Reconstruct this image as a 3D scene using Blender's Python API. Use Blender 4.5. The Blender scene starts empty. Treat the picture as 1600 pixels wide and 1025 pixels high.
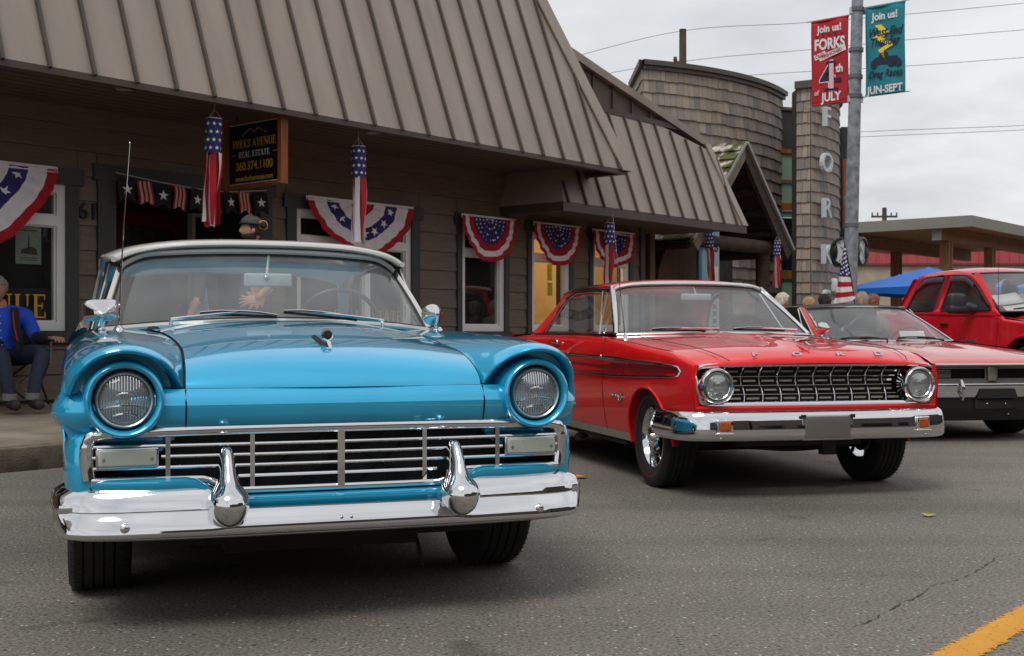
import bpy, bmesh, math, random
from mathutils import Vector, Matrix, noise as mnoise
random.seed(7)
R = math.radians
scene = bpy.context.scene
COL = scene.collection

# ---------------------------------------------------------------- camera
EYE = 0.97
cam_data = bpy.data.cameras.new('camera')
cam = bpy.data.objects.new('camera', cam_data)
COL.objects.link(cam)
cam.location = (0, 0, EYE)
cam.rotation_euler = (R(90), 0, 0)
cam_data.sensor_width = 36.0
cam_data.lens = 36.0 * 1900 / 1600
cam_data.shift_y = 7.5 / 1600
cam_data.clip_end = 2000
cam_data.dof.use_dof = True
cam_data.dof.focus_distance = 4.6
cam_data.dof.aperture_fstop = 11
scene.camera = cam

# ---------------------------------------------------------------- sky and sun (overcast)
SUN_EL, SUN_AZ = 58, 205        # degrees; azimuth measured from +Y clockwise
world = bpy.data.worlds.new('World')
scene.world = world
world.use_nodes = True
wn, wl = world.node_tree.nodes, world.node_tree.links
wn.clear()
w_out = wn.new('ShaderNodeOutputWorld')
w_bg = wn.new('ShaderNodeBackground'); w_bg.inputs['Strength'].default_value = 0.092
w_sky = wn.new('ShaderNodeTexSky'); w_sky.sky_type = 'NISHITA'; w_sky.sun_disc = False
w_sky.sun_elevation = R(SUN_EL); w_sky.sun_rotation = R(SUN_AZ)
w_tc = wn.new('ShaderNodeTexCoord')
w_sep = wn.new('ShaderNodeSeparateXYZ')
w_add = wn.new('ShaderNodeMath'); w_add.operation = 'ADD'; w_add.inputs[1].default_value = 0.16
w_max = wn.new('ShaderNodeMath'); w_max.operation = 'MAXIMUM'; w_max.inputs[1].default_value = 0.05
w_dx = wn.new('ShaderNodeMath'); w_dx.operation = 'DIVIDE'
w_dy = wn.new('ShaderNodeMath'); w_dy.operation = 'DIVIDE'
w_cmb = wn.new('ShaderNodeCombineXYZ')
w_no = wn.new('ShaderNodeTexNoise'); w_no.inputs['Scale'].default_value = 1.35
w_no.inputs['Detail'].default_value = 6; w_no.inputs['Roughness'].default_value = 0.52
w_no.inputs['Distortion'].default_value = 0.25
w_rmp = wn.new('ShaderNodeValToRGB')
w_rmp.color_ramp.elements[0].position = 0.33; w_rmp.color_ramp.elements[0].color = (6.1, 6.3, 6.6, 1)
w_rmp.color_ramp.elements[1].position = 0.62; w_rmp.color_ramp.elements[1].color = (8.6, 8.7, 8.8, 1)
w_mix = wn.new('ShaderNodeMix'); w_mix.data_type = 'RGBA'; w_mix.inputs['Factor'].default_value = 0.95
wl.new(w_tc.outputs['Generated'], w_sep.inputs[0])
wl.new(w_sep.outputs['Z'], w_add.inputs[0]); wl.new(w_add.outputs[0], w_max.inputs[0])
wl.new(w_sep.outputs['X'], w_dx.inputs[0]); wl.new(w_max.outputs[0], w_dx.inputs[1])
wl.new(w_sep.outputs['Y'], w_dy.inputs[0]); wl.new(w_max.outputs[0], w_dy.inputs[1])
wl.new(w_dx.outputs[0], w_cmb.inputs[0]); wl.new(w_dy.outputs[0], w_cmb.inputs[1])
wl.new(w_cmb.outputs[0], w_no.inputs['Vector']); wl.new(w_no.outputs['Fac'], w_rmp.inputs[0])
wl.new(w_sky.outputs[0], w_mix.inputs['A']); wl.new(w_rmp.outputs[0], w_mix.inputs['B'])
wl.new(w_mix.outputs['Result'], w_bg.inputs['Color']); wl.new(w_bg.outputs[0], w_out.inputs['Surface'])

sun_data = bpy.data.lights.new('sun', 'SUN')
sun_data.energy = 1.4; sun_data.angle = R(26); sun_data.color = (1.0, 0.97, 0.93)
sun = bpy.data.objects.new('sun', sun_data); COL.objects.link(sun)
_d = Vector((math.sin(R(SUN_AZ)) * math.cos(R(SUN_EL)), math.cos(R(SUN_AZ)) * math.cos(R(SUN_EL)), math.sin(R(SUN_EL))))
sun.rotation_euler = _d.to_track_quat('Z', 'Y').to_euler()
sun.location = _d * 60

scene.view_settings.view_transform = 'Standard'
scene.view_settings.look = 'None'
scene.view_settings.exposure = 0.15
scene.view_settings.gamma = 1.0
scene.cycles.max_bounces = 8
scene.cycles.transparent_max_bounces = 14
scene.cycles.caustics_reflective = False
scene.cycles.caustics_refractive = False

# ---------------------------------------------------------------- materials
def S(r, g, b):
    def c(v):
        v /= 255.0
        return v / 12.92 if v <= 0.04045 else ((v + 0.055) / 1.055) ** 2.4
    return (c(r), c(g), c(b), 1.0)

MATS = {}
def mat(name, col=(0.5, 0.5, 0.5, 1), rough=0.6, metal=0.0, coat=0.0, var=0.12, scale=6.0, bump=0.0, bscale=80.0,
        emit=0.0, spec=0.5, stretch=None, coat_rough=0.03, detail=4.0, coat_ior=1.5):
    """principled surface whose colour varies with a noise in object space"""
    if name in MATS: return MATS[name]
    m = bpy.data.materials.new(name); m.use_nodes = True
    n, l = m.node_tree.nodes, m.node_tree.links
    b = n['Principled BSDF']
    b.inputs['Roughness'].default_value = rough
    b.inputs['Metallic'].default_value = metal
    b.inputs['Specular IOR Level'].default_value = spec
    b.inputs['Coat Weight'].default_value = coat
    b.inputs['Coat Roughness'].default_value = coat_rough
    b.inputs['Coat IOR'].default_value = coat_ior
    tc = n.new('ShaderNodeTexCoord')
    src = tc.outputs['Object']
    if stretch:
        mp = n.new('ShaderNodeMapping'); mp.inputs['Scale'].default_value = stretch
        l.new(src, mp.inputs[0]); src = mp.outputs[0]
    if var > 0:
        t = n.new('ShaderNodeTexNoise'); t.inputs['Scale'].default_value = scale; t.inputs['Detail'].default_value = detail
        l.new(src, t.inputs['Vector'])
        r = n.new('ShaderNodeValToRGB')
        r.color_ramp.elements[0].position = 0.3; r.color_ramp.elements[1].position = 0.7
        r.color_ramp.elements[0].color = tuple(c * (1 - var) for c in col[:3]) + (1,)
        r.color_ramp.elements[1].color = tuple(min(1, c * (1 + var)) for c in col[:3]) + (1,)
        l.new(t.outputs['Fac'], r.inputs[0]); l.new(r.outputs[0], b.inputs['Base Color'])
        if emit: l.new(r.outputs[0], b.inputs['Emission Color'])
    else:
        b.inputs['Base Color'].default_value = col
        b.inputs['Emission Color'].default_value = col
    if emit: b.inputs['Emission Strength'].default_value = emit
    if bump:
        t2 = n.new('ShaderNodeTexNoise'); t2.inputs['Scale'].default_value = bscale; t2.inputs['Detail'].default_value = 5
        l.new(src, t2.inputs['Vector'])
        bp = n.new('ShaderNodeBump'); bp.inputs['Strength'].default_value = min(1, bump); bp.inputs['Distance'].default_value = 0.01
        l.new(t2.outputs['Fac'], bp.inputs['Height']); l.new(bp.outputs[0], b.inputs['Normal'])
    MATS[name] = m
    return m

def glass_mat(name, tint=(0.8, 0.83, 0.82, 1), ior=1.5, haze=0.0):
    if name in MATS: return MATS[name]
    m = bpy.data.materials.new(name); m.use_nodes = True
    n, l = m.node_tree.nodes, m.node_tree.links
    n.clear()
    o = n.new('ShaderNodeOutputMaterial'); mx = n.new('ShaderNodeMixShader')
    tr = n.new('ShaderNodeBsdfTransparent'); tr.inputs[0].default_value = tint
    gl = n.new('ShaderNodeBsdfGlossy'); gl.inputs['Roughness'].default_value = 0.0
    # Schlick reflectance, the same from both sides of a thin pane
    ge = n.new('ShaderNodeNewGeometry'); dt = n.new('ShaderNodeVectorMath'); dt.operation = 'DOT_PRODUCT'
    l.new(ge.outputs['Normal'], dt.inputs[0]); l.new(ge.outputs['Incoming'], dt.inputs[1])
    def op(kind, a, b):
        q = n.new('ShaderNodeMath'); q.operation = kind
        for i, v in enumerate((a, b)):
            if v is None: continue
            if isinstance(v, float): q.inputs[i].default_value = v
            else: l.new(v, q.inputs[i])
        return q.outputs[0]
    f0 = ((ior - 1) / (ior + 1)) ** 2
    c = op('ABSOLUTE', dt.outputs['Value'], None); c = op('SUBTRACT', 1.0, c); c = op('POWER', c, 5.0)
    c = op('MULTIPLY', c, 1.0 - f0); c = op('ADD', c, f0)
    l.new(c, mx.inputs[0]); l.new(tr.outputs[0], mx.inputs[1]); l.new(gl.outputs[0], mx.inputs[2])
    last = mx.outputs[0]
    if haze:
        df = n.new('ShaderNodeBsdfDiffuse'); df.inputs[0].default_value = (0.6, 0.62, 0.62, 1)  # pale uneven film painted on, standing in for sky glare and lens brightness
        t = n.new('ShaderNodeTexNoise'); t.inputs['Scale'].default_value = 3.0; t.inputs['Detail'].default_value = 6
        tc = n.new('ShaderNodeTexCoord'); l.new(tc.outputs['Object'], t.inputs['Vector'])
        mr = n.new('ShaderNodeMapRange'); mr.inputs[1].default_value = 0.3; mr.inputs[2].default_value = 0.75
        mr.inputs[3].default_value = haze * 0.5; mr.inputs[4].default_value = haze * 1.4
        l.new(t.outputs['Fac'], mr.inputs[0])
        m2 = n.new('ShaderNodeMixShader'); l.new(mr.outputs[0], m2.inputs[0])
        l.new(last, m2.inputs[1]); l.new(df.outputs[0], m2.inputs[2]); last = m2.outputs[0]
    l.new(last, o.inputs[0])
    MATS[name] = m
    return m

def ramp_mat(name, stops, scale=3.0, rough=0.8, stretch=None, bump=0.0, bscale=60, detail=6, spec=0.3, tex='noise'):
    """principled surface with a noise or voronoi driven colour ramp; stops = [(pos, colour), ...]"""
    if name in MATS: return MATS[name]
    m = bpy.data.materials.new(name); m.use_nodes = True
    n, l = m.node_tree.nodes, m.node_tree.links
    b = n['Principled BSDF']; b.inputs['Roughness'].default_value = rough; b.inputs['Specular IOR Level'].default_value = spec
    tc = n.new('ShaderNodeTexCoord'); mp = n.new('ShaderNodeMapping')
    if stretch: mp.inputs['Scale'].default_value = stretch
    l.new(tc.outputs['Object'], mp.inputs[0])
    t = n.new('ShaderNodeTexNoise'); t.inputs['Scale'].default_value = scale; t.inputs['Detail'].default_value = detail
    l.new(mp.outputs[0], t.inputs['Vector'])
    r = n.new('ShaderNodeValToRGB'); e = r.color_ramp.elements
    while len(e) < len(stops): e.new(0.5)
    for i, (p, c) in enumerate(stops): e[i].position = p; e[i].color = c
    l.new(t.outputs['Fac'], r.inputs[0]); l.new(r.outputs[0], b.inputs['Base Color'])
    if bump:
        t2 = n.new('ShaderNodeTexNoise'); t2.inputs['Scale'].default_value = bscale; t2.inputs['Detail'].default_value = 6
        l.new(mp.outputs[0], t2.inputs['Vector'])
        bp = n.new('ShaderNodeBump'); bp.inputs['Strength'].default_value = bump; bp.inputs['Distance'].default_value = 0.01
        l.new(t2.outputs['Fac'], bp.inputs['Height']); l.new(bp.outputs[0], b.inputs['Normal'])
    MATS[name] = m
    return m

# ---------------------------------------------------------------- object helpers
def link(o, parent=None):
    COL.objects.link(o)
    if parent is not None: o.parent = parent
    return o

def thing(name, label, cat, loc=(0, 0, 0), rz=0.0, group=None):
    o = bpy.data.objects.new(name, None); o.empty_display_size = 0.2
    link(o); o.location = loc; o.rotation_euler = (0, 0, rz)
    o['label'] = label; o['category'] = cat
    if group: o['group'] = group
    return o

def tag(o, label, cat, group=None):
    o['label'] = label; o['category'] = cat
    if group: o['group'] = group
    return o

def stuff(o):
    o['kind'] = 'stuff'; return o

class MB:
    """collects shapes, build() links them as one mesh object"""
    def __init__(s): s.v = []; s.f = []; s.m = []; s.mi = 0
    def add(s, vs, fs):
        k = len(s.v); s.v += [tuple(p) for p in vs]
        s.f += [tuple(i + k for i in q) for q in fs]; s.m += [s.mi] * len(fs)
        return s
    def box(s, c, d, rot=None):
        x, y, z = d[0] / 2, d[1] / 2, d[2] / 2
        vs = [Vector((a * x, b * y, e * z)) for a in (-1, 1) for b in (-1, 1) for e in (-1, 1)]
        if rot is not None: vs = [rot @ p for p in vs]
        vs = [p + Vector(c) for p in vs]
        return s.add(vs, [(0, 1, 3, 2), (4, 6, 7, 5), (0, 4, 5, 1), (2, 3, 7, 6), (0, 2, 6, 4), (1, 5, 7, 3)])
    def box2(s, a, b):
        return s.box([(p + q) / 2 for p, q in zip(a, b)], [abs(q - p) for p, q in zip(a, b)])
    def rbox(s, c, d, r, rot=None, seg=3):
        bm = bmesh.new(); bmesh.ops.create_cube(bm, size=1.0)
        bmesh.ops.scale(bm, vec=d, verts=bm.verts)
        bmesh.ops.bevel(bm, geom=list(bm.edges), offset=r, segments=seg, profile=0.5, affect='EDGES')
        if rot is not None: bmesh.ops.rotate(bm, verts=bm.verts, cent=(0, 0, 0), matrix=rot)
        bmesh.ops.translate(bm, verts=bm.verts, vec=c)
        bm.verts.ensure_lookup_table(); bm.verts.index_update()
        s.add([v.co[:] for v in bm.verts], [[v.index for v in f.verts] for f in bm.faces]); bm.free()
        return s
    def grid(s, rows, close_u=False, close_v=False):
        nr, nc = len(rows), len(rows[0]); vs = [p for r in rows for p in r]; fs = []
        for i in range(nr if close_u else nr - 1):
            for j in range(nc if close_v else nc - 1):
                i2, j2 = (i + 1) % nr, (j + 1) % nc
                fs.append((i * nc + j, i * nc + j2, i2 * nc + j2, i2 * nc + j))
        return s.add(vs, fs)
    def tube(s, path, r, n=8, closed=False, cap=True):
        """round bar along a path; r is a number or one radius for each point"""
        P = [Vector(p) for p in path]; N = len(P)
        rr = r if isinstance(r, (list, tuple)) else [r] * N
        rings = []; up = None
        for i in range(N):
            a = P[(i - 1) % N] if (closed or i > 0) else P[i]
            b = P[(i + 1) % N] if (closed or i < N - 1) else P[i]
            t = (b - a)
            if t.length < 1e-9: t = Vector((0, 0, 1))
            t.normalize()
            if up is None:
                up = Vector((0, 0, 1)) if abs(t.z) < 0.9 else Vector((1, 0, 0))
            x = up - t * up.dot(t)
            if x.length < 1e-6: x = t.orthogonal()
            x.normalize(); y = t.cross(x); up = x
            rings.append([P[i] + (x * math.cos(2 * math.pi * k / n) + y * math.sin(2 * math.pi * k / n)) * rr[i] for k in range(n)])
        k0 = len(s.v)
        s.grid(rings, close_u=closed, close_v=True)
        if cap and not closed:
            s.add([], []); s.f.append(tuple(k0 + k for k in range(n))[::-1]); s.m.append(s.mi)
            s.f.append(tuple(k0 + (N - 1) * n + k for k in range(n))); s.m.append(s.mi)
        return s
    def lathe(s, prof, c=(0, 0, 0), axis='z', n=32, sx=1.0, sz=1.0):
        """prof = [(radius, along axis)]"""
        rows = []
        for r, a in prof:
            row = []
            for k in range(n):
                t = 2 * math.pi * k / n; p, q = r * math.cos(t) * sx, r * math.sin(t) * sz
                if axis == 'z': row.append((c[0] + p, c[1] + q, c[2] + a))
                elif axis == 'y': row.append((c[0] + p, c[1] + a, c[2] + q))
                else: row.append((c[0] + a, c[1] + p, c[2] + q))
            rows.append(row)
        return s.grid(rows, close_v=True)
    def prism(s, poly, a, b):
        """poly = 3-D points of one face; swept by vector b-a"""
        o = Vector(b) - Vector(a); n = len(poly)
        vs = [Vector(p) + Vector(a) for p in poly] + [Vector(p) + Vector(a) + o for p in poly]
        fs = [tuple(range(n))[::-1], tuple(range(n, 2 * n))] + [(i, (i + 1) % n, n + (i + 1) % n, n + i) for i in range(n)]
        return s.add(vs, fs)
    def ball(s, c, r, n=12, m=8):
        rx, ry, rz = r if isinstance(r, (list, tuple)) else (r, r, r)
        rows = []
        for i in range(m + 1):
            a = math.pi * i / m
            rows.append([(c[0] + rx * math.sin(a) * math.cos(2 * math.pi * k / n), c[1] + ry * math.sin(a) * math.sin(2 * math.pi * k / n), c[2] + rz * math.cos(a)) for k in range(n)])
        return s.grid(rows, close_v=True)
    def mirror(s):
        """adds the x -> -x copy of everything so far"""
        k = len(s.v); s.v += [(-x, y, z) for x, y, z in s.v[:k]]
        nf = len(s.f); s.f += [tuple(i + k for i in q)[::-1] for q in s.f[:nf]]; s.m += s.m[:nf]
        return s
    def shift(s, d):
        s.v = [(p[0] + d[0], p[1] + d[1], p[2] + d[2]) for p in s.v]; return s
    def build(s, name, material, parent=None, smooth=40, loc=None, rot=None, weld=True):
        me = bpy.data.meshes.new(name); me.from_pydata([tuple(p) for p in s.v], [], s.f)
        ms = material if isinstance(material, (list, tuple)) else [material]
        for q in ms: me.materials.append(q)
        if len(ms) > 1: me.polygons.foreach_set('material_index', s.m)
        if weld:
            bm = bmesh.new(); bm.from_mesh(me)
            bmesh.ops.remove_doubles(bm, verts=bm.verts, dist=1e-5)
            bmesh.ops.recalc_face_normals(bm, faces=bm.faces)
            bm.to_mesh(me); bm.free()
        if smooth:
            me.polygons.foreach_set('use_smooth', [True] * len(me.polygons)); me.set_sharp_from_angle(angle=R(smooth))
        me.update()
        o = link(bpy.data.objects.new(name, me), parent)
        if loc is not None: o.location = loc
        if rot is not None: o.rotation_euler = rot
        return o

def part(name, material, parent, fn, *a, smooth=40, **k):
    m = MB(); getattr(m, fn)(*a, **k); return m.build(name, material, parent, smooth=smooth)

def hermite(pts, n):
    """n samples for each span of a smooth curve through pts (any dimension)"""
    P = [tuple(p) for p in pts]; D = len(P[0]); N = len(P)
    if N == 2: return [tuple(P[0][d] + (P[1][d] - P[0][d]) * k / n for d in range(D)) for k in range(n + 1)]
    t = [0.0]
    for i in range(1, N): t.append(t[-1] + max(1e-6, math.sqrt(sum((P[i][d] - P[i - 1][d]) ** 2 for d in range(D))) ** 0.6))
    T = []
    for i in range(N):
        if i == 0: T.append([(P[1][d] - P[0][d]) / (t[1] - t[0]) for d in range(D)])
        elif i == N - 1: T.append([(P[i][d] - P[i - 1][d]) / (t[i] - t[i - 1]) for d in range(D)])
        else:
            a, b = t[i] - t[i - 1], t[i + 1] - t[i]
            T.append([((P[i][d] - P[i - 1][d]) / a * b + (P[i + 1][d] - P[i][d]) / b * a) / (a + b) for d in range(D)])
    out = []
    for i in range(N - 1):
        hh = t[i + 1] - t[i]
        for k in range(n):
            u = k / n; u2 = u * u; u3 = u2 * u
            c0, c1, c2, c3 = 2 * u3 - 3 * u2 + 1, u3 - 2 * u2 + u, -2 * u3 + 3 * u2, u3 - u2
            out.append(tuple(c0 * P[i][d] + c1 * hh * T[i][d] + c2 * P[i + 1][d] + c3 * hh * T[i + 1][d] for d in range(D)))
    out.append(P[-1])
    return out

def patch(ctrl, nu=4, nv=4):
    """dense grid through a net of control points"""
    cols = [hermite(r, nv) for r in ctrl]
    return [list(r) for r in zip(*[hermite(c, nu) for c in zip(*cols)])]

def itp(pts):
    """smooth 1-D interpolation (monotone slopes)"""
    xs = [p[0] for p in pts]; ys = [p[1] for p in pts]; n = len(xs)
    d = [(ys[i + 1] - ys[i]) / (xs[i + 1] - xs[i]) for i in range(n - 1)]
    m = [d[0]] + [0 if d[i - 1] * d[i] <= 0 else 2 * d[i - 1] * d[i] / (d[i - 1] + d[i]) for i in range(1, n - 1)] + [d[-1]]
    def f(x):
        if x <= xs[0]: return ys[0]
        if x >= xs[-1]: return ys[-1]
        i = max(k for k in range(n - 1) if xs[k] <= x); h = xs[i + 1] - xs[i]; u = (x - xs[i]) / h
        return ((2 * u ** 3 - 3 * u * u + 1) * ys[i] + (u ** 3 - 2 * u * u + u) * h * m[i] + (-2 * u ** 3 + 3 * u * u) * ys[i + 1] + (u ** 3 - u * u) * h * m[i + 1])
    return f

def lin(a, b, n): return [a + (b - a) * i / n for i in range(n + 1)]

_txt = {}
def text_mesh(s, size=1.0, extrude=0.01, shear=0.0, offset=0.0, sx=1.0, align='CENTER', bevel=0.0):
    """lettering as vertices and faces in the x-z plane facing -y, base line at z=0"""
    key = (s, size, extrude, shear, offset, sx, align)
    if key in _txt: return _txt[key]
    cu = bpy.data.curves.new('lettering', 'FONT'); cu.body = s; cu.size = size; cu.extrude = extrude; cu.shear = shear
    cu.offset = offset; cu.align_x = align; cu.resolution_u = 4; cu.bevel_depth = bevel
    o = bpy.data.objects.new('lettering', cu); COL.objects.link(o)
    dg = bpy.context.evaluated_depsgraph_get(); dg.update()
    me = bpy.data.meshes.new_from_object(o.evaluated_get(dg))
    vs = [(v.co.x * sx, -v.co.z, v.co.y) for v in me.vertices]; fs = [tuple(p.vertices) for p in me.polygons]
    bpy.data.objects.remove(o); bpy.data.curves.remove(cu); bpy.data.meshes.remove(me)
    _txt[key] = (vs, fs)
    return _txt[key]

def text(mb, s, M, **k):
    """adds lettering to a builder through matrix M (local x right, z up, faces -y)"""
    vs, fs = text_mesh(s, **k)
    mb.add([M @ Vector(p) for p in vs], fs); return mb

SERIF = {   # strokes (x0, z0, x1, z1, width) on a unit-high body, then the advance
 'A': ([(.06, 0, .36, 1, .07), (.34, 1, .66, 0, .15), (.18, .34, .52, .34, .06), (-.02, .02, .16, .02, .05), (.54, .02, .78, .02, .05)], .80),
 'V': ([(.10, 1, .38, 0, .15), (.36, 0, .66, 1, .07), (-.02, .98, .24, .98, .05), (.56, .98, .74, .98, .05)], .76),
 'E': ([(.16, 0, .16, 1, .15), (.04, .025, .62, .025, .06), (.2, .52, .46, .52, .06), (.04, .975, .60, .975, .06), (.61, 0, .61, .24, .05), (.59, .78, .59, 1, .05), (.47, .40, .47, .64, .05)], .70),
 'F': ([(.16, 0, .16, 1, .15), (.04, .025, .32, .025, .05), (.2, .50, .44, .50, .06), (.04, .975, .58, .975, .06), (.57, .76, .57, 1, .05), (.45, .38, .45, .62, .05)], .64),
 'N': ([(.13, 0, .13, 1, .07), (.12, .97, .66, .03, .16), (.67, 0, .67, 1, .07), (.02, .025, .26, .025, .05), (.0, .975, .18, .975, .05), (.54, .975, .80, .975, .05)], .84),
 'U': ([(.16, .28, .16, 1, .15), (.16, .30, .24, .10, .13), (.22, .11, .40, .03, .09), (.38, .03, .56, .10, .07), (.55, .09, .63, .30, .07), (.63, .28, .63, 1, .07), (.04, .975, .30, .975, .05), (.53, .975, .74, .975, .05)], .80),
 'R': ([(.16, 0, .16, 1, .15), (.04, .025, .30, .025, .05), (.04, .975, .44, .975, .06), (.42, .97, .56, .86, .09), (.56, .88, .56, .64, .13), (.56, .66, .42, .54, .09), (.2, .53, .44, .53, .06), (.36, .52, .62, .02, .14), (.56, .025, .76, .025, .05)], .78),
 'O': ([(.12, .30, .12, .70, .15), (.12, .30, .24, .07, .11), (.24, .07, .50, .07, .08), (.50, .07, .62, .30, .11), (.62, .30, .62, .70, .15), (.62, .70, .50, .93, .11), (.50, .93, .24, .93, .08), (.24, .93, .12, .70, .11)], .78),
 'K': ([(.16, 0, .16, 1, .15), (.04, .025, .30, .025, .05), (.04, .975, .30, .975, .05), (.20, .40, .62, .96, .07), (.34, .56, .66, .03, .15), (.50, .975, .74, .975, .05), (.56, .025, .78, .025, .05)], .80),
 'S': ([(.54, .78, .40, .95, .08), (.42, .95, .20, .94, .08), (.20, .94, .11, .74, .10), (.11, .74, .22, .58, .13), (.20, .60, .48, .44, .15), (.48, .46, .56, .26, .13), (.56, .28, .46, .07, .10), (.46, .06, .22, .05, .08), (.22, .05, .10, .24, .08), (.09, .0, .09, .28, .05), (.55, .74, .55, 1, .05)], .66),
 'T': ([(.32, 0, .32, 1, .15), (.18, .025, .46, .025, .05), (.02, .97, .62, .97, .06), (.03, .72, .03, 1, .05), (.61, .72, .61, 1, .05)], .66),
 'L': ([(.16, 0, .16, 1, .15), (.04, .975, .30, .975, .05), (.04, .025, .58, .025, .06), (.57, 0, .57, .26, .05)], .64), ' ': ([], .34)}
def serif_text(mb, s, M, size, width=None, align='CENTER'):
    """serifed capitals built from strokes, base line at z=0, facing -y; width squeezes the line to that length"""
    tot = sum(SERIF[c][1] + .06 for c in s) - .06; kx = size if width is None else width / tot
    x = {'CENTER': -tot / 2, 'RIGHT': -tot, 'LEFT': 0}[align]; k = 0
    for c in s:
        for x0, z0, x1, z1, w in SERIF[c][0]:
            a, b = Vector(((x + x0) * kx, 0, z0 * size)), Vector(((x + x1) * kx, 0, z1 * size)); d = b - a; q = Vector((-d.z, 0, d.x)).normalized() * (w * (kx if abs(d.z) > abs(d.x) * 1.2 else size) / 2)
            y = -.0004 * (k % 11); k += 1; vs = [a - q, b - q, b + q, a + q]
            mb.add([M @ (p + Vector((0, y, 0))) for p in vs] + [M @ (p + Vector((0, y + .003, 0))) for p in vs], [(0, 1, 2, 3), (0, 4, 5, 1), (1, 5, 6, 2), (2, 6, 7, 3), (3, 7, 4, 0)])
        x += SERIF[c][1] + .06
    return mb

def star2(r, rot=0.0):
    return [(r * (1 if i % 2 == 0 else 0.4) * math.sin(rot + i * math.pi / 5), r * (1 if i % 2 == 0 else 0.4) * math.cos(rot + i * math.pi / 5)) for i in range(10)]

def star(mb, fn, u, v, r, rot=0.0):
    """flat star print laid on the surface fn(u, v)"""
    pts = [fn(u, v)] + [fn(u + a, v + b) for a, b in star2(r, rot)]
    mb.add(pts, [(0, 1 + i, 1 + (i + 1) % 10) for i in range(10)])

# street frame: s runs along the shop front, N away from the camera across the pavement
ANG = R(50)
UX, UY = math.cos(ANG), math.sin(ANG)
def fac(s, N, z=0.0): return Vector((s * UX - N * UY, s * UY + N * UX, z))

# ================================================================ shared materials
CHROME = mat('chrome', (0.74, 0.74, 0.75, 1), rough=0.045, metal=1.0, var=0.03, scale=4, bump=0.03, bscale=5)
CHROME_D = mat('worn_chrome', (0.55, 0.55, 0.55, 1), rough=0.16, metal=1.0, var=0.12, scale=9, bump=0.05, bscale=20)
STEEL = mat('brushed_metal', (0.5, 0.5, 0.5, 1), rough=0.3, metal=1.0, var=0.1)
RUBBER = mat('tyre_rubber', (0.012, 0.012, 0.012, 1), rough=0.75, var=0.35, scale=14, bump=0.25, bscale=60)
BLACK = mat('flat_black', (0.008, 0.008, 0.008, 1), rough=0.7, var=0.2)
DARK = mat('dark_underbody', (0.014, 0.013, 0.012, 1), rough=0.85, var=0.4, scale=5)
GASKET = mat('black_gasket', (0.012, 0.012, 0.013, 1), rough=0.5, var=0.1)
GLASS = glass_mat('windscreen_glass', (0.90, 0.93, 0.92, 1), 1.9, haze=0.14)  # film imitates the grey sky reflected in the windscreens
GLASS_S = glass_mat('side_glass', (0.94, 0.96, 0.95, 1), 1.5, haze=0.03)
GLASS_W = glass_mat('window_glass', (0.90, 0.92, 0.91, 1), 1.5, haze=0.01)
LENS = glass_mat('lamp_glass', (0.93, 0.95, 0.95, 1), 1.5, haze=0.16)  # film whitens the lenses in place of light caught in the lamp
REFL = mat('lamp_reflector', (0.90, 0.90, 0.89, 1), rough=0.45, metal=0.35, var=0.05)
WHITE = mat('white_paint', (0.72, 0.71, 0.68, 1), rough=0.45, var=0.04, scale=8)
RED_C = mat('red_cloth', S(176, 22, 34), rough=0.85, var=0.12, scale=12, bump=0.1, bscale=300)
WHT_C = mat('white_cloth', (0.80, 0.78, 0.80, 1), rough=0.85, var=0.08, scale=12, bump=0.1, bscale=300)
BLU_C = mat('blue_cloth', S(48, 46, 104), rough=0.85, var=0.12, scale=12, bump=0.1, bscale=300)
STAR_C = mat('star_print', (0.84, 0.84, 0.86, 1), rough=0.85, var=0.03)
BLACK_C = mat('black_cloth', (0.012, 0.012, 0.014, 1), rough=0.9, var=0.2)
STRING = mat('string', (0.45, 0.42, 0.36, 1), rough=0.9, var=0.1)
GOLD = mat('gold_lettering', S(190, 138, 42), rough=0.55, var=0.06)

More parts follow.
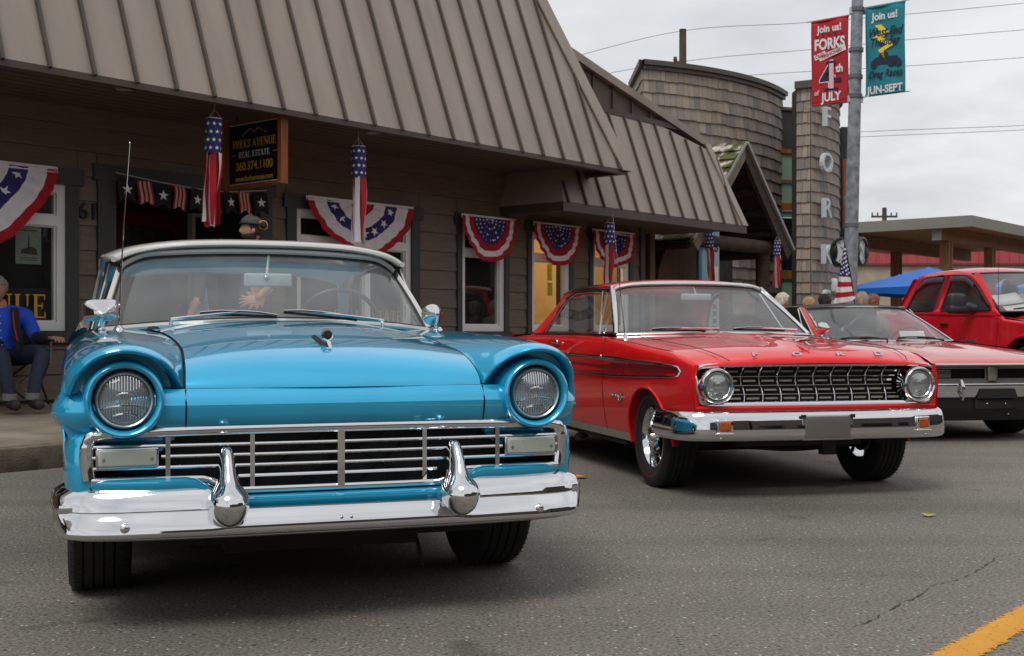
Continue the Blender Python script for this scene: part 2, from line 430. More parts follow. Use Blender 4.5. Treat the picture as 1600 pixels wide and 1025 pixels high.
# asphalt: fine light and dark aggregate, broad wear patches
def asphalt():
    m = bpy.data.materials.new('asphalt'); m.use_nodes = True
    n, l = m.node_tree.nodes, m.node_tree.links
    b = n['Principled BSDF']; b.inputs['Roughness'].default_value = 0.82; b.inputs['Specular IOR Level'].default_value = 0.35
    tc = n.new('ShaderNodeTexCoord')
    def noise_(sc, d=4): 
        t = n.new('ShaderNodeTexNoise'); t.inputs['Scale'].default_value = sc; t.inputs['Detail'].default_value = d
        l.new(tc.outputs['Object'], t.inputs['Vector']); return t.outputs['Fac']
    def ramp(fac, st):
        r = n.new('ShaderNodeValToRGB'); e = r.color_ramp.elements
        while len(e) < len(st): e.new(0.5)
        for i, (p, c) in enumerate(st): e[i].position = p; e[i].color = (c[0], c[1], c[2], 1) if isinstance(c, tuple) else (c, c, c, 1)
        l.new(fac, r.inputs[0]); return r.outputs[0]
    def mix(kind, f, a, bb):
        x = n.new('ShaderNodeMix'); x.data_type = 'RGBA'; x.blend_type = kind
        if isinstance(f, float): x.inputs['Factor'].default_value = f
        else: l.new(f, x.inputs['Factor'])
        l.new(a, x.inputs['A']); l.new(bb, x.inputs['B']); return x.outputs['Result']
    base = ramp(noise_(0.55, 5), [(0.3, (0.146, 0.133, 0.112)), (0.7, (0.205, 0.188, 0.160))])
    grit = ramp(noise_(80, 3), [(0.32, 0.24), (0.5, 0.5), (0.68, 0.76)])
    c = mix('OVERLAY', 1.0, base, grit)
    v = n.new('ShaderNodeTexVoronoi'); v.inputs['Scale'].default_value = 56; l.new(tc.outputs['Object'], v.inputs['Vector'])
    sepc = n.new('ShaderNodeSeparateColor'); l.new(v.outputs['Color'], sepc.inputs[0])
    pick = ramp(sepc.outputs[0], [(0.74, 0.0), (0.80, 1.0)])
    dot = ramp(v.outputs['Distance'], [(0.22, 1.0), (0.36, 0.0)])
    fm = mix('MULTIPLY', 1.0, pick, dot)
    stone = ramp(sepc.outputs[1], [(0.0, (0.16, 0.15, 0.13)), (0.7, (0.34, 0.32, 0.28)), (1.0, (0.62, 0.60, 0.55))])
    c = mix('MIX', fm, c, stone)
    v2 = n.new('ShaderNodeTexVoronoi'); v2.inputs['Scale'].default_value = 40; l.new(tc.outputs['Object'], v2.inputs['Vector'])
    sp2 = n.new('ShaderNodeSeparateColor'); l.new(v2.outputs['Color'], sp2.inputs[0])
    pit = mix('MULTIPLY', 1.0, ramp(sp2.outputs[0], [(0.90, 0.0), (0.94, 0.8)]), ramp(v2.outputs['Distance'], [(0.2, 1.0), (0.4, 0.0)]))
    dk = n.new('ShaderNodeRGB'); dk.outputs[0].default_value = (0.03, 0.028, 0.026, 1)
    c = mix('MIX', pit, c, dk.outputs[0])
    oil = ramp(noise_(0.28, 3), [(0.36, 0.62), (0.52, 1.0)])
    c = mix('MULTIPLY', 0.55, c, oil)
    # faint wheel tracks along the street, drips and smears
    mp = n.new('ShaderNodeMapping'); mp.inputs['Rotation'].default_value = (0, 0, -ANG); mp.inputs['Scale'].default_value = (0.12, 1.6, 1)
    l.new(tc.outputs['Object'], mp.inputs[0])
    tk = n.new('ShaderNodeTexNoise'); tk.inputs['Scale'].default_value = 1.0; tk.inputs['Detail'].default_value = 3; l.new(mp.outputs[0], tk.inputs['Vector'])
    c = mix('MULTIPLY', 0.7, c, ramp(tk.outputs['Fac'], [(0.38, 0.78), (0.5, 1.0), (0.66, 1.0)]))
    sp_ = n.new('ShaderNodeTexNoise'); sp_.inputs['Scale'].default_value = 2.3; sp_.inputs['Detail'].default_value = 2; l.new(tc.outputs['Object'], sp_.inputs['Vector'])
    c = mix('MULTIPLY', 0.8, c, ramp(sp_.outputs['Fac'], [(0.27, 0.55), (0.33, 1.0)]))
    l.new(c, b.inputs['Base Color'])
    bp = n.new('ShaderNodeBump'); bp.inputs['Strength'].default_value = 0.55; bp.inputs['Distance'].default_value = 0.006
    l.new(noise_(120, 4), bp.inputs['Height']); l.new(bp.outputs[0], b.inputs['Normal'])
    return m
ASPHALT = asphalt()

def worn_paint():
    m = bpy.data.materials.new('worn_yellow_paint'); m.use_nodes = True
    n, l = m.node_tree.nodes, m.node_tree.links
    b = n['Principled BSDF']; b.inputs['Roughness'].default_value = 0.7
    tc = n.new('ShaderNodeTexCoord')
    t = n.new('ShaderNodeTexNoise'); t.inputs['Scale'].default_value = 55; t.inputs['Detail'].default_value = 6; t.inputs['Roughness'].default_value = 0.65
    l.new(tc.outputs['Object'], t.inputs['Vector'])
    # wear grows toward the two edges of the stripe (object y runs across it)
    sp = n.new('ShaderNodeSeparateXYZ'); l.new(tc.outputs['Object'], sp.inputs[0])
    ab = n.new('ShaderNodeMath'); ab.operation = 'ABSOLUTE'; l.new(sp.outputs['Y'], ab.inputs[0])
    mr = n.new('ShaderNodeMapRange'); mr.inputs[1].default_value = 0.045; mr.inputs[2].default_value = 0.078; mr.inputs[3].default_value = 0.0; mr.inputs[4].default_value = 0.30
    l.new(ab.outputs[0], mr.inputs[0])
    ad = n.new('ShaderNodeMath'); ad.operation = 'ADD'; l.new(t.outputs['Fac'], ad.inputs[0]); l.new(mr.outputs[0], ad.inputs[1])
    rp = n.new('ShaderNodeValToRGB'); rp.color_ramp.elements[0].position = 0.60; rp.color_ramp.elements[1].position = 0.68
    l.new(ad.outputs[0], rp.inputs[0])
    t2 = n.new('ShaderNodeTexNoise'); t2.inputs['Scale'].default_value = 9; l.new(tc.outputs['Object'], t2.inputs['Vector'])
    yl = n.new('ShaderNodeValToRGB'); yl.color_ramp.elements[0].color = S(196, 130, 28); yl.color_ramp.elements[1].color = S(222, 160, 48)
    l.new(t2.outputs['Fac'], yl.inputs[0]); l.new(yl.outputs[0], b.inputs['Base Color'])
    bp = n.new('ShaderNodeBump'); bp.inputs['Strength'].default_value = 0.5; bp.inputs['Distance'].default_value = 0.005
    t3 = n.new('ShaderNodeTexNoise'); t3.inputs['Scale'].default_value = 120; l.new(tc.outputs['Object'], t3.inputs['Vector'])
    l.new(t3.outputs['Fac'], bp.inputs['Height']); l.new(bp.outputs[0], b.inputs['Normal'])
    tr = n.new('ShaderNodeBsdfTransparent'); mx = n.new('ShaderNodeMixShader')
    l.new(rp.outputs[0], mx.inputs[0]); l.new(b.outputs[0], mx.inputs[1]); l.new(tr.outputs[0], mx.inputs[2])
    l.new(mx.outputs[0], n['Material Output'].inputs['Surface'])
    return m

CONC = ramp_mat('pavement_concrete', [(0.3, S(118, 108, 95)), (0.5, S(138, 127, 112)), (0.72, S(156, 145, 130))], scale=2.2, rough=0.9, bump=0.3, bscale=140)
KERB_M = ramp_mat('kerb_concrete', [(0.3, S(88, 78, 66)), (0.55, S(120, 108, 92)), (0.75, S(136, 124, 106))], scale=6, rough=0.92, bump=0.6, bscale=70)

# ================================================================ ground
def structure(o): o['kind'] = 'structure'; return o
structure(part('road', ASPHALT, None, 'grid', [[(-400, -300, 0), (500, -300, 0)], [(-400, 700, 0), (500, 700, 0)]], smooth=0))
line = structure(part('road_marking', worn_paint(), None, 'grid', [[(-12, -0.078, 0), (40, -0.078, 0)], [(-12, 0.078, 0), (40, 0.078, 0)]], smooth=0))
line.location = fac(0, 1.325, 0.004); line.rotation_euler = (0, 0, ANG)
# hairline crack beside the marking, and a second one on its far side
def crack(name, a, b, wid, seed, wob):
    rnd = random.Random(seed); m = MB(); n = 60; rows = []
    A, B = Vector(a), Vector(b); d = (B - A).normalized(); q = Vector((-d.y, d.x, 0)); off = 0
    for i in range(n + 1):
        off = off * 0.85 + rnd.uniform(-wob, wob)
        w = wid * rnd.choice((0.05, 0.3, 0.6, 1.0)) * min(1, i / 6, (n - i) / 6)
        p = A.lerp(B, i / n) + q * off
        rows.append([p + q * w + Vector((0, 0, 0.003)), p - q * w + Vector((0, 0, 0.003))])
    m.grid(rows); o = m.build(name, mat('crack_fill', (0.045, 0.042, 0.038, 1), rough=0.95, var=0.2), None, smooth=0)
    return structure(o)
crack('road_crack', (1.08, 3.95, 0), (2.2, 5.35, 0), 0.0032, 3, 0.012)
crack('road_crack', (1.42, 3.52, 0), (2.3, 4.35, 0), 0.007, 5, 0.015)

walk = structure(thing('pavement', 'x', 'x')); del walk['label']; del walk['category']
walk.location = fac(0, 0, 0); walk.rotation_euler = (0, 0, ANG)
def wz(N): return 0.16 + 0.14 * min(1, max(0, (N - 8.25) / 2.4))
rnd = random.Random(4)
for i in range(26):
    s0 = -4 + i * 1.55
    for N0, N1 in ((8.262, 9.75), (9.756, 11.4)) if s0 < 15.5 else ((8.262, 9.75), (9.756, 11.4), (11.406, 13.2)):
        m = MB(); e = 0.005; dz = rnd.uniform(-0.003, 0.003)
        za, zb = wz(N0) + dz, wz(N1) + dz
        a, b = s0 + e, s0 + 1.55 - e
        top = [(a, N0 + e, za), (b, N0 + e, za), (b, N1 - e, zb), (a, N1 - e, zb)]
        m.add(top + [(x, y, -0.05) for x, y, z in top], [(0, 1, 2, 3), (0, 4, 5, 1), (1, 5, 6, 2), (2, 6, 7, 3), (3, 7, 4, 0)])
        m.build('paving_slab', CONC, walk, smooth=0)
kerb = structure(thing('kerb', 'x', 'x')); del kerb['label']; del kerb['category']
kerb.location = fac(0, 0, 0); kerb.rotation_euler = (0, 0, ANG)
for i in range(14):
    s0 = -4 + i * 3.0
    m = MB(); m.rbox((s0 + 1.5, 8.18, 0.055), (2.99, 0.155, 0.23), 0.018, seg=2); m.build('kerb_stone', KERB_M, kerb)

# fallen leaves on the road
def leaf(loc, size, col, label, rz):
    rows = []
    for i in range(9):
        t = i / 8; w = size * 0.42 * math.sin(math.pi * t ** 0.8) * (1 + 0.35 * math.sin(t * 19))
        zz = 0.006 + 0.008 * math.sin(t * 3.0) * size / 0.09
        rows.append([(size * (t - 0.5), w * k, zz + 0.12 * w * abs(k)) for k in (-1, -0.5, 0, 0.5, 1)])
    m = MB(); m.grid(rows); m.tube([(size * 0.5, 0, 0.012), (size * 0.75, 0.01, 0.006)], 0.0015, n=5)
    o = m.build('fallen_leaf', mat('leaf_' + label[:6], col, rough=0.6, var=0.3, scale=40), None)
    o.location = loc; o.rotation_euler = (0, 0, rz); tag(o, label, 'leaf', 'dry leaves on the road'); return o
leaf((0.46, 8.1, 0), 0.10, S(214, 140, 36), 'orange dry leaf on asphalt beside the blue car bumper', 0.4)
leaf((2.2, 6.42, 0), 0.075, S(186, 160, 64), 'small green and yellow leaf lying on open asphalt', 1.2)

# ================================================================ shop building with mansard roof
SIDING = ramp_mat('brown_siding', [(0.3, S(108, 96, 81)), (0.7, S(124, 111, 96))], scale=3, rough=0.7, stretch=(1, 1, 8), bump=0.12, bscale=40)
SLATE = mat('slate_trim', S(62, 64, 63), rough=0.6, var=0.1, scale=5, bump=0.06, bscale=40)
ROOFM = ramp_mat('brown_roof_metal', [(0.3, S(139, 127, 116)), (0.7, S(155, 142, 131))], scale=0.9, rough=0.42, spec=0.5, bump=0.05, bscale=3, stretch=(5, 1, 1))
SEAMM = mat('roof_seam', S(74, 62, 54), rough=0.45, var=0.1)
SOFFIT = ramp_mat('soffit_boards', [(0.3, S(92, 80, 68)), (0.7, S(104, 90, 77))], scale=2.5, rough=0.75, stretch=(8, 1, 1))
VINYL = mat('white_window_frame', (0.84, 0.84, 0.82, 1), rough=0.4, var=0.03)
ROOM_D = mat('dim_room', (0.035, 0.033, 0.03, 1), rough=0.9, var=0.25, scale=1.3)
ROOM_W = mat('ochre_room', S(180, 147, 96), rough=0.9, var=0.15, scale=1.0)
OFF = (-10, -11, -0.30)
shop = thing('shop_building', 'low brown shop building with steep standing-seam metal roof over the pavement', 'building', fac(10, 11, 0.30), ANG)
def sp(name, material, m, parent=None, smooth=40):
    m.shift(OFF); return m.build(name, material, parent or shop, smooth=smooth)

# --- wall core behind the boards, with openings
WALLN = 11.03
opens = [(4.0, 6.31, 0.99, 2.42), (6.85, 8.67, 0.30, 2.50), (9.2, 11.1, 0.99, 2.42), (12.05, 12.94, 0.99, 2.42), (13.53, 14.44, 0.99, 2.42), (15.02, 16.0, 0.99, 2.42)]
edges = [(-6, 4.0)] + [(opens[i][1], opens[i + 1][0]) for i in range(5)] + [(16.0, 16.34)]
m = MB()
for a, b in edges: m.box2((a, WALLN, -0.1), (b, WALLN + 0.2, 3.5))
for a, b, z0, z1 in opens:
    if z0 > 0.5: m.box2((a, WALLN, -0.1), (b, WALLN + 0.2, z0))
    m.box2((a, WALLN, z1), (b, WALLN + 0.2, 3.5))
m.box2((16.34, WALLN + 0.2, -0.1), (16.14, 16.5, 3.4))
sp('wall', mat('wall_core', S(70, 61, 52), rough=0.9), m, smooth=0)
# --- lap siding, every board a piece
rows_z = [0.32 + 0.245 * i for i in range(12)]
def boards(a, b, z_lo, z_hi):
    for z in rows_z:
        z0, z1 = max(z, z_lo), min(z + 0.245, z_hi)
        if z1 - z0 < 0.03: continue
        m = MB(); q = 0.004
        prof = [(WALLN, z0 + 0.002), (WALLN - 0.034, z0 + 0.002), (WALLN - 0.014, z1 - 0.002), (WALLN, z1 - 0.002)]
        m.prism([(a + q, p[0], p[1]) for p in prof], (0, 0, 0), (b - a - 2 * q, 0, 0))
        sp('siding_board', SIDING, m, smooth=0)
TRIM = [(3.86, 6.44, 0.87, 2.58), (6.65, 8.84, 0.30, 2.66), (9.06, 11.24, 0.87, 2.58), (11.96, 13.03, 0.87, 2.58), (13.44, 14.53, 0.87, 2.58), (14.93, 16.09, 0.87, 2.58)]
pe = [(-3, 3.86)] + [(TRIM[i][1], TRIM[i + 1][0]) for i in range(5)] + [(16.09, 16.34)]
for a, b in pe: boards(a, b, 0.32, 2.77)
for a, b, z0, z1 in TRIM:
    if z0 > 0.5: boards(a, b, 0.32, z0)
    boards(a, b, z1, 2.77)
boards(-3, 16.34, 2.77, 3.26)
# --- slate coloured trim round every opening
def trim(a, b, z0, z1, oa, ob, oz1, sill=True):
    m = MB(); f = WALLN - 0.055
    m.box2((a, f, z0), (oa, WALLN + 0.05, oz1 - 0.001)); sp('trim_board', SLATE, m, smooth=0)
    m = MB(); m.box2((ob, f, z0), (b, WALLN + 0.05, oz1 - 0.001)); sp('trim_board', SLATE, m, smooth=0)
    m = MB(); m.box2((a - 0.05, f - 0.012, oz1), (b + 0.05, WALLN + 0.05, z1)); sp('trim_head', SLATE, m, smooth=0)
    if sill:
        m = MB(); m.box2((a - 0.03, f - 0.02, z0), (b + 0.03, WALLN + 0.05, 0.985)); sp('sill', SLATE, m, smooth=0)
for (a, b, z0, z1), (oa, ob, w0, w1) in zip(TRIM, opens): trim(a, b, z0, z1, oa, ob, w1, sill=z0 > 0.5)
m = MB(); m.box2((16.30, WALLN - 0.06, 0.3), (16.42, WALLN + 0.2, 3.3)); sp('trim_board', SLATE, m, smooth=0)

# --- windows: white frames, transom, panes, room behind
def window(a, b, z0, z1, tr, mull, room, gold=None):
    n0, n1 = WALLN - 0.02, WALLN + 0.06; w = 0.085
    m = MB()
    m.box2((a, n0, z0), (a + w, n1, z1)); m.box2((b - w, n0, z0), (b, n1, z1))
    m.box2((a + w, n0, z0), (b - w, n1, z0 + w)); m.box2((a + w, n0, z1 - w), (b - w, n1, z1))
    m.box2((a + w, n0, tr - 0.05), (b - w, n1, tr + 0.05))
    xs = [a + w] + mull + [b - w]
    for q in mull: m.box2((q - 0.045, n0 + 0.002, z0 + w), (q + 0.045, n1 - 0.002, tr - 0.05)); m.box2((q - 0.045, n0 + 0.002, tr + 0.05), (q + 0.045, n1 - 0.002, z1 - w))
    fr = sp('window_frame', VINYL, m, smooth=0)
    m = MB()   # raised inner bead
    for za, zb in ((z0 + w, tr - 0.05), (tr + 0.05, z1 - w)):
        for i in range(len(xs) - 1):
            xa = xs[i] + (0.045 if i else 0); xb = xs[i + 1] - (0.045 if i < len(xs) - 2 else 0)
            m.box2((xa, n0 + 0.03, za), (xa + 0.016, n1, zb)); m.box2((xb - 0.016, n0 + 0.03, za), (xb, n1, zb))
            m.box2((xa + 0.016, n0 + 0.03, za), (xb - 0.016, n1, za + 0.016)); m.box2((xa + 0.016, n0 + 0.03, zb - 0.016), (xb - 0.016, n1, zb))
    m.shift(OFF); m.build('glazing_bead', VINYL, fr, smooth=0)
    for za, zb in ((z0 + w, tr - 0.05), (tr + 0.05, z1 - w)):
        for i in range(len(xs) - 1):
            m = MB(); m.box2((xs[i] + 0.002, n0 + 0.045, za + 0.002), (xs[i + 1] - 0.002, n0 + 0.051, zb - 0.002))
            m.shift(OFF); m.build('pane', GLASS_W, fr, smooth=0)
window(4.0, 6.31, 0.99, 2.42, 2.06, [5.15], ROOM_D)
window(9.2, 11.1, 0.99, 2.42, 2.06, [10.35], ROOM_D)
for a, b in ((12.05, 12.94), (13.53, 14.44), (15.02, 16.0)): window(a, b, 0.99, 2.42, 2.06, [], ROOM_D)
# rooms behind the glass
def room(a, b, depth, wallm, floorz=0.3):
    m = MB(); y0, y1 = WALLN + 0.21, WALLN + depth; z0, z1 = floorz, 3.0
    m.add([(a, y0, z0), (b, y0, z0), (b, y1, z0), (a, y1, z0), (a, y0, z1), (b, y0, z1), (b, y1, z1), (a, y1, z1)],
          [(0, 1, 2, 3), (4, 7, 6, 5), (0, 3, 7, 4), (1, 5, 6, 2), (3, 2, 6, 7)])
    return sp('room', wallm, m, smooth=0)
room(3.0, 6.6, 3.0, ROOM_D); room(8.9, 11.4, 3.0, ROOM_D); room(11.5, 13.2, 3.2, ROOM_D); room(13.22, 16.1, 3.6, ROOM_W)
# inner divisions and furniture that show through the lit windows
m = MB(); m.box2((14.76, 11.24, 0.3), (14.80, 11.50, 2.6)); sp('inner_partition', mat('dark_door', S(40, 34, 28), rough=0.7), m, smooth=0)
m = MB(); m.box2((14.215, 11.24, 1.75), (14.33, 11.245, 2.0)); m.box2((14.22, 11.24, 1.52), (14.34, 11.245, 1.72)); sp('window_notice', mat('yellow_paper', S(226, 200, 40), rough=0.7, var=0.05), m, smooth=0)
m = MB()
for q in range(7): m.rbox((15.1 + q * 0.13, 13.4, 0.8 + 0.1 * (q % 3)), (0.11, 0.3, 0.5), 0.03)
sp('shelf_goods', mat('shelf_goods', S(120, 60, 40), rough=0.6, var=0.6, scale=8), m)
lamp_d = bpy.data.lights.new('room_lamp', 'POINT'); lamp_d.energy = 75; lamp_d.color = (1.0, 0.86, 0.64); lamp_d.shadow_soft_size = 0.2
lamp = link(bpy.data.objects.new('room_lamp', lamp_d), shop); lamp.location = (14.7 - 10, 12.6 - 11, 2.45 - 0.3)
m = MB(); m.lathe([(0.02, 0.5), (0.02, 0.22), (0.18, 0.2), (0.19, 0.12), (0.0, 0.1)], (14.7, 12.6, 2.5), n=20); sp('ceiling_lamp', mat('lamp_shade', (0.9, 0.8, 0.6, 1), rough=0.5, var=0.05, emit=1.2), m)
# curtains in the first transom, poster, gold lettering on the panes
m = MB()
for k, (s0, w) in enumerate(((5.75, 0.16), (5.95, 0.14), (6.1, 0.12))):
    m.grid([[(s0 + w * i / 10, 11.32 + 0.02 * math.sin(i * 1.9), z) for i in range(11)] for z in (2.0, 2.4)])
sp('curtain', mat('dull_red_curtain', S(92, 38, 40), rough=0.95, var=0.4, scale=14), m)
m = MB(); m.box2((5.83, WALLN + 0.032, 1.63), (6.09, WALLN + 0.035, 1.99)); pst = sp('poster', mat('poster_paper', S(150, 162, 148), rough=0.8, var=0.12, scale=20), m, smooth=0)
m = MB()
m.prism([(5.88, WALLN + 0.031, 1.73), (6.05, WALLN + 0.031, 1.72), (6.04, WALLN + 0.031, 1.78), (5.97, WALLN + 0.031, 1.80), (5.965, WALLN + 0.031, 1.92), (5.958, WALLN + 0.031, 1.92), (5.955, WALLN + 0.031, 1.79), (5.89, WALLN + 0.031, 1.77)], (0, 0, 0), (0, -0.0015, 0))
for zz in (1.665, 1.685, 1.95): m.box2((5.87, WALLN + 0.0295, zz), (6.05, WALLN + 0.031, zz + 0.007))
m.shift(OFF); m.build('print', mat('poster_ink', S(70, 58, 46), rough=0.8), pst, smooth=0)
m = MB(); m.box2((4.1, WALLN + 0.055, 1.08), (6.22, WALLN + 0.06, 1.40)); sp('window_sign', mat('black_film', (0.006, 0.006, 0.007, 1), rough=0.35), m, smooth=0)
m = MB(); serif_text(m, 'AVENUE', Matrix.Translation((6.14, WALLN + 0.016, 1.115)), .225, 1.05, 'RIGHT')
sp('lettering', mat('yellow_lettering', S(214, 164, 44), rough=0.5, var=0.05), m, smooth=0)
m = MB(); serif_text(m, 'REAL ESTATE', Matrix.Translation((10.98, WALLN + 0.016, 1.10)), .15, 1.15, 'RIGHT')
sp('lettering', GOLD, m, smooth=0)
# house number
m = MB(); text(m, '61', Matrix.Translation((6.545, WALLN - 0.045, 2.10)), size=0.235, extrude=0.012, sx=0.95)
sp('house_number', BLACK, m, smooth=0)

# --- entrance recess with door, side light
m = MB(); y0, y1 = WALLN + 0.2, 12.35
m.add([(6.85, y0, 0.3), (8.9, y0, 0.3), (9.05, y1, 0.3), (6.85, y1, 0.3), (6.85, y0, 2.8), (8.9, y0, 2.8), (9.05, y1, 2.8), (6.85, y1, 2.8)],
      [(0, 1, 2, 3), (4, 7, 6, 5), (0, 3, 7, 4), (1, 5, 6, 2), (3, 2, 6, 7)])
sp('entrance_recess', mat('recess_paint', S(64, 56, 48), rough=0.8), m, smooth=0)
DRED = mat('dark_red_paint', S(84, 22, 22), rough=0.4, var=0.12)
m = MB()
m.box2((7.62, 12.25, 0.3), (7.78, 12.34, 2.36)); m.box2((8.40, 12.25, 0.3), (8.56, 12.34, 2.36)); m.box2((7.78, 12.25, 2.2), (8.40, 12.34, 2.36)); m.box2((7.78, 12.25, 0.3), (8.40, 12.34, 0.75)); m.box2((7.78, 12.25, 1.2), (8.40, 12.34, 1.32))
dr = sp('door', DRED, m, smooth=0)
m = MB(); m.box2((7.785, 12.29, 1.325), (8.395, 12.296, 2.195)); m.shift(OFF); m.build('pane', GLASS_W, dr, smooth=0)
m = MB(); m.ball((8.46, 12.22, 1.3), 0.03); m.shift(OFF); m.build('handle', GOLD, dr)
m = MB(); m.lathe([(0.0, 0), (0.20, 0), (0.20, 0.01), (0, 0.01)], (8.02, 12.31, 2.02), axis='y', n=24)
for k in range(24):
    a = k * 0.7; m.ball((7.85 + 0.022 * k + 0.03 * math.sin(k * 3), 12.40, 1.85 + 0.14 * math.sin(k * 2.1)), (0.05, 0.02, 0.04), n=6, m=4)
sp('inside_plant', mat('dim_leaves', S(56, 74, 58), rough=0.6, var=0.5, scale=15), m)
m = MB()
for a, b, c, d in ((8.66, 8.70, 1.0, 2.40), (8.95, 8.99, 1.0, 2.40), (8.70, 8.95, 2.36, 2.40), (8.70, 8.95, 1.0, 1.05)): m.box2((a, 12.24, c), (b, 12.34, d))
sl = sp('side_light', VINYL, m, smooth=0)
m = MB(); m.box2((8.70, 12.30, 1.05), (8.95, 12.305, 2.36)); m.shift(OFF); m.build('pane', GLASS_W, sl, smooth=0)

# --- soffit, fascia
m = MB(); m.box2((-8, 9.46, 3.20), (13.55, 11.6, 3.26)); sp('soffit', SOFFIT, m, smooth=0)
m = MB()
for k in range(10): m.box2((-7.99, 9.62 + 0.16 * k, 3.196), (13.54, 9.628 + 0.16 * k, 3.20))
sp('soffit_joint', SEAMM, m, smooth=0)
for s0, N0 in ((6.2, 9.8), (9.35, 9.85), (3.2, 9.9)):
    m = MB(); m.lathe([(0.0, 0.0), (0.07, 0.0), (0.08, -0.012), (0.085, 0.0)], (s0, N0, 3.194), n=20); sp('downlight', mat('downlight_rim', (0.3, 0.28, 0.26, 1), rough=0.4), m)

# --- main mansard: panels and seams one by one, hip at the far end
SL = 2.75; NE, ZE, ZTOP = 9.40, 3.17, 6.3
s_end = 13.63; k_top = (ZTOP - ZE) / SL
def roof_pt(s, k): return (s, NE + k, ZE + SL * k)
step = 0.4093; s_seam = [s_end - 0.20 - step * i for i in range(52)]
xs = [s_end] + s_seam
rnd = random.Random(11)
nrm = Vector((0, -SL, 1)).normalized()
def thick(m, pts, n, t):
    """slab of thickness t below the polygon pts"""
    V = [Vector(p) for p in pts]; c = len(V)
    m.add(V + [p - n * t for p in V], [tuple(range(c)), tuple(range(2 * c - 1, c - 1, -1))] + [(i, c + i, c + (i + 1) % c, (i + 1) % c) for i in range(c)])
for i in range(len(xs) - 1):
    b, a = xs[i] - 0.004, xs[i + 1] + 0.004
    ka, kb = min(k_top, s_end - a), min(k_top, s_end - b)
    m = MB(); w = nrm * rnd.uniform(-0.0015, 0.0015)
    P = [roof_pt(a, 0), roof_pt(b, 0)] + ([roof_pt(b, kb)] if kb > 0.01 else []) + ([roof_pt(s_end - k_top, k_top)] if ka >= k_top > kb else []) + [roof_pt(a, ka)]
    thick(m, [Vector(p) + w for p in P], nrm, 0.02)
    sp('roof_panel', ROOFM, m, smooth=0)
for s in s_seam:
    k1 = min(k_top, s_end - s) - 0.02
    if k1 < 0.05: continue
    m = MB(); A, B = Vector(roof_pt(s, -0.005)), Vector(roof_pt(s, k1))
    P = [A + Vector((-0.014, 0, 0)), A + Vector((0.014, 0, 0)), A + Vector((0.014, 0, 0)) + nrm * 0.038, A + Vector((-0.014, 0, 0)) + nrm * 0.038]
    m.prism(P, (0, 0, 0), B - A); sp('roof_seam', SEAMM, m, smooth=0)
m = MB(); hipd = Vector((-1, 1, SL)); A = Vector(roof_pt(s_end, 0)) + Vector((0.02, -0.02, -0.02)); B = A + hipd * k_top
out = Vector((1, -1, 0)).normalized(); 
P = [A + Vector((-0.17, -0.012, 0)), A + Vector((-0.17, -0.012, 0)) + nrm * 0.02, A + out * 0.05 + nrm * 0.02, A + Vector((0.03, 0.17, 0))]
m.prism(P, (0, 0, 0), B - A); sp('hip_cap', ROOFM, m, smooth=0)
m = MB()   # end face of the mansard, turned away
thick(m, [roof_pt(s_end, 0), (s_end, 14, ZE), (s_end - k_top, 14, ZTOP), (s_end - k_top, NE + k_top, ZTOP)], Vector((SL, 0, 1)).normalized(), 0.02)
m.box2((-8, NE + k_top, ZTOP - 0.1), (s_end - k_top, 16, ZTOP)); sp('roof_end', ROOFM, m, smooth=0)
m = MB(); m.box2((-8, NE - 0.004, ZE - 0.055), (s_end + 0.01, NE + 0.07, ZE + 0.004)); sp('drip_edge', SEAMM, m, smooth=0)
m = MB(); m.box2((s_end - 0.09, NE + 0.075, ZE - 0.055), (s_end + 0.008, 12.5, ZE + 0.0)); sp('drip_edge', SEAMM, m, smooth=0)

# --- lower mansard beyond it
NE2, ZE2 = 9.90, 2.72; s_l, s_r = 12.86, 17.78; zt2 = 4.23; kt2 = (zt2 - ZE2) / 2.8
def roof2(s, k): return (s, NE2 + k, ZE2 + 2.8 * k)
seam2 = [s_l + 0.1 + 0.41 * i for i in range(12)]
nrm2 = Vector((0, -2.8, 1)).normalized()
def ktop2(s): return min(kt2 if s < 15.9 else kt2 - 0.1 * (s - 15.9) / 1.5, (s_r - s) / 0.75, (s - s_l) / 0.9 + 0.0)
xs2 = [s_l] + seam2 + [s_r]
for i in range(len(xs2) - 1):
    a, b = xs2[i] + 0.004, xs2[i + 1] - 0.004
    m = MB(); top = [roof2(q, max(0.005, ktop2(q))) for q in lin(b, a, 6)]
    thick(m, [roof2(a, 0), roof2(b, 0)] + top, nrm2, 0.02); sp('roof_panel', ROOFM, m, smooth=0)
for s in seam2:
    k1 = ktop2(s) - 0.01
    if k1 < 0.06: continue
    m = MB(); A, B = Vector(roof2(s, -0.005)), Vector(roof2(s, k1))
    P = [A + Vector((-0.014, 0, 0)), A + Vector((0.014, 0, 0)), A + Vector((0.014, 0, 0)) + nrm2 * 0.038, A + Vector((-0.014, 0, 0)) + nrm2 * 0.038]
    m.prism(P, (0, 0, 0), B - A); sp('roof_seam', SEAMM, m, smooth=0)
m = MB()   # dark near end of the lower roof, its far end, soffit and fascia
thick(m, [roof2(s_l, 0), (s_l + kt2 * 0.9, NE2 + kt2, zt2), (s_l + kt2 * 0.9, 11.4, zt2), (s_l, 11.4, ZE2)], Vector((-2.8, 0, 1)).normalized(), 0.02)
sp('roof_end', ROOFM, m, smooth=0); m = MB()
thick(m, [roof2(s_r, 0), (s_r, 13.5, ZE2), (s_r - 0.4, 13.5, 4.05), (s_r - 0.4, NE2 + 0.48, 4.05)], Vector((2.8, 0, 1)).normalized(), 0.02)
sp('roof_end', ROOFM, m, smooth=0)
m = MB(); m.box2((s_l + 0.005, NE2 + 0.06, 2.66), (s_r - 0.005, 11.5, 2.70)); sp('soffit', SOFFIT, m, smooth=0)
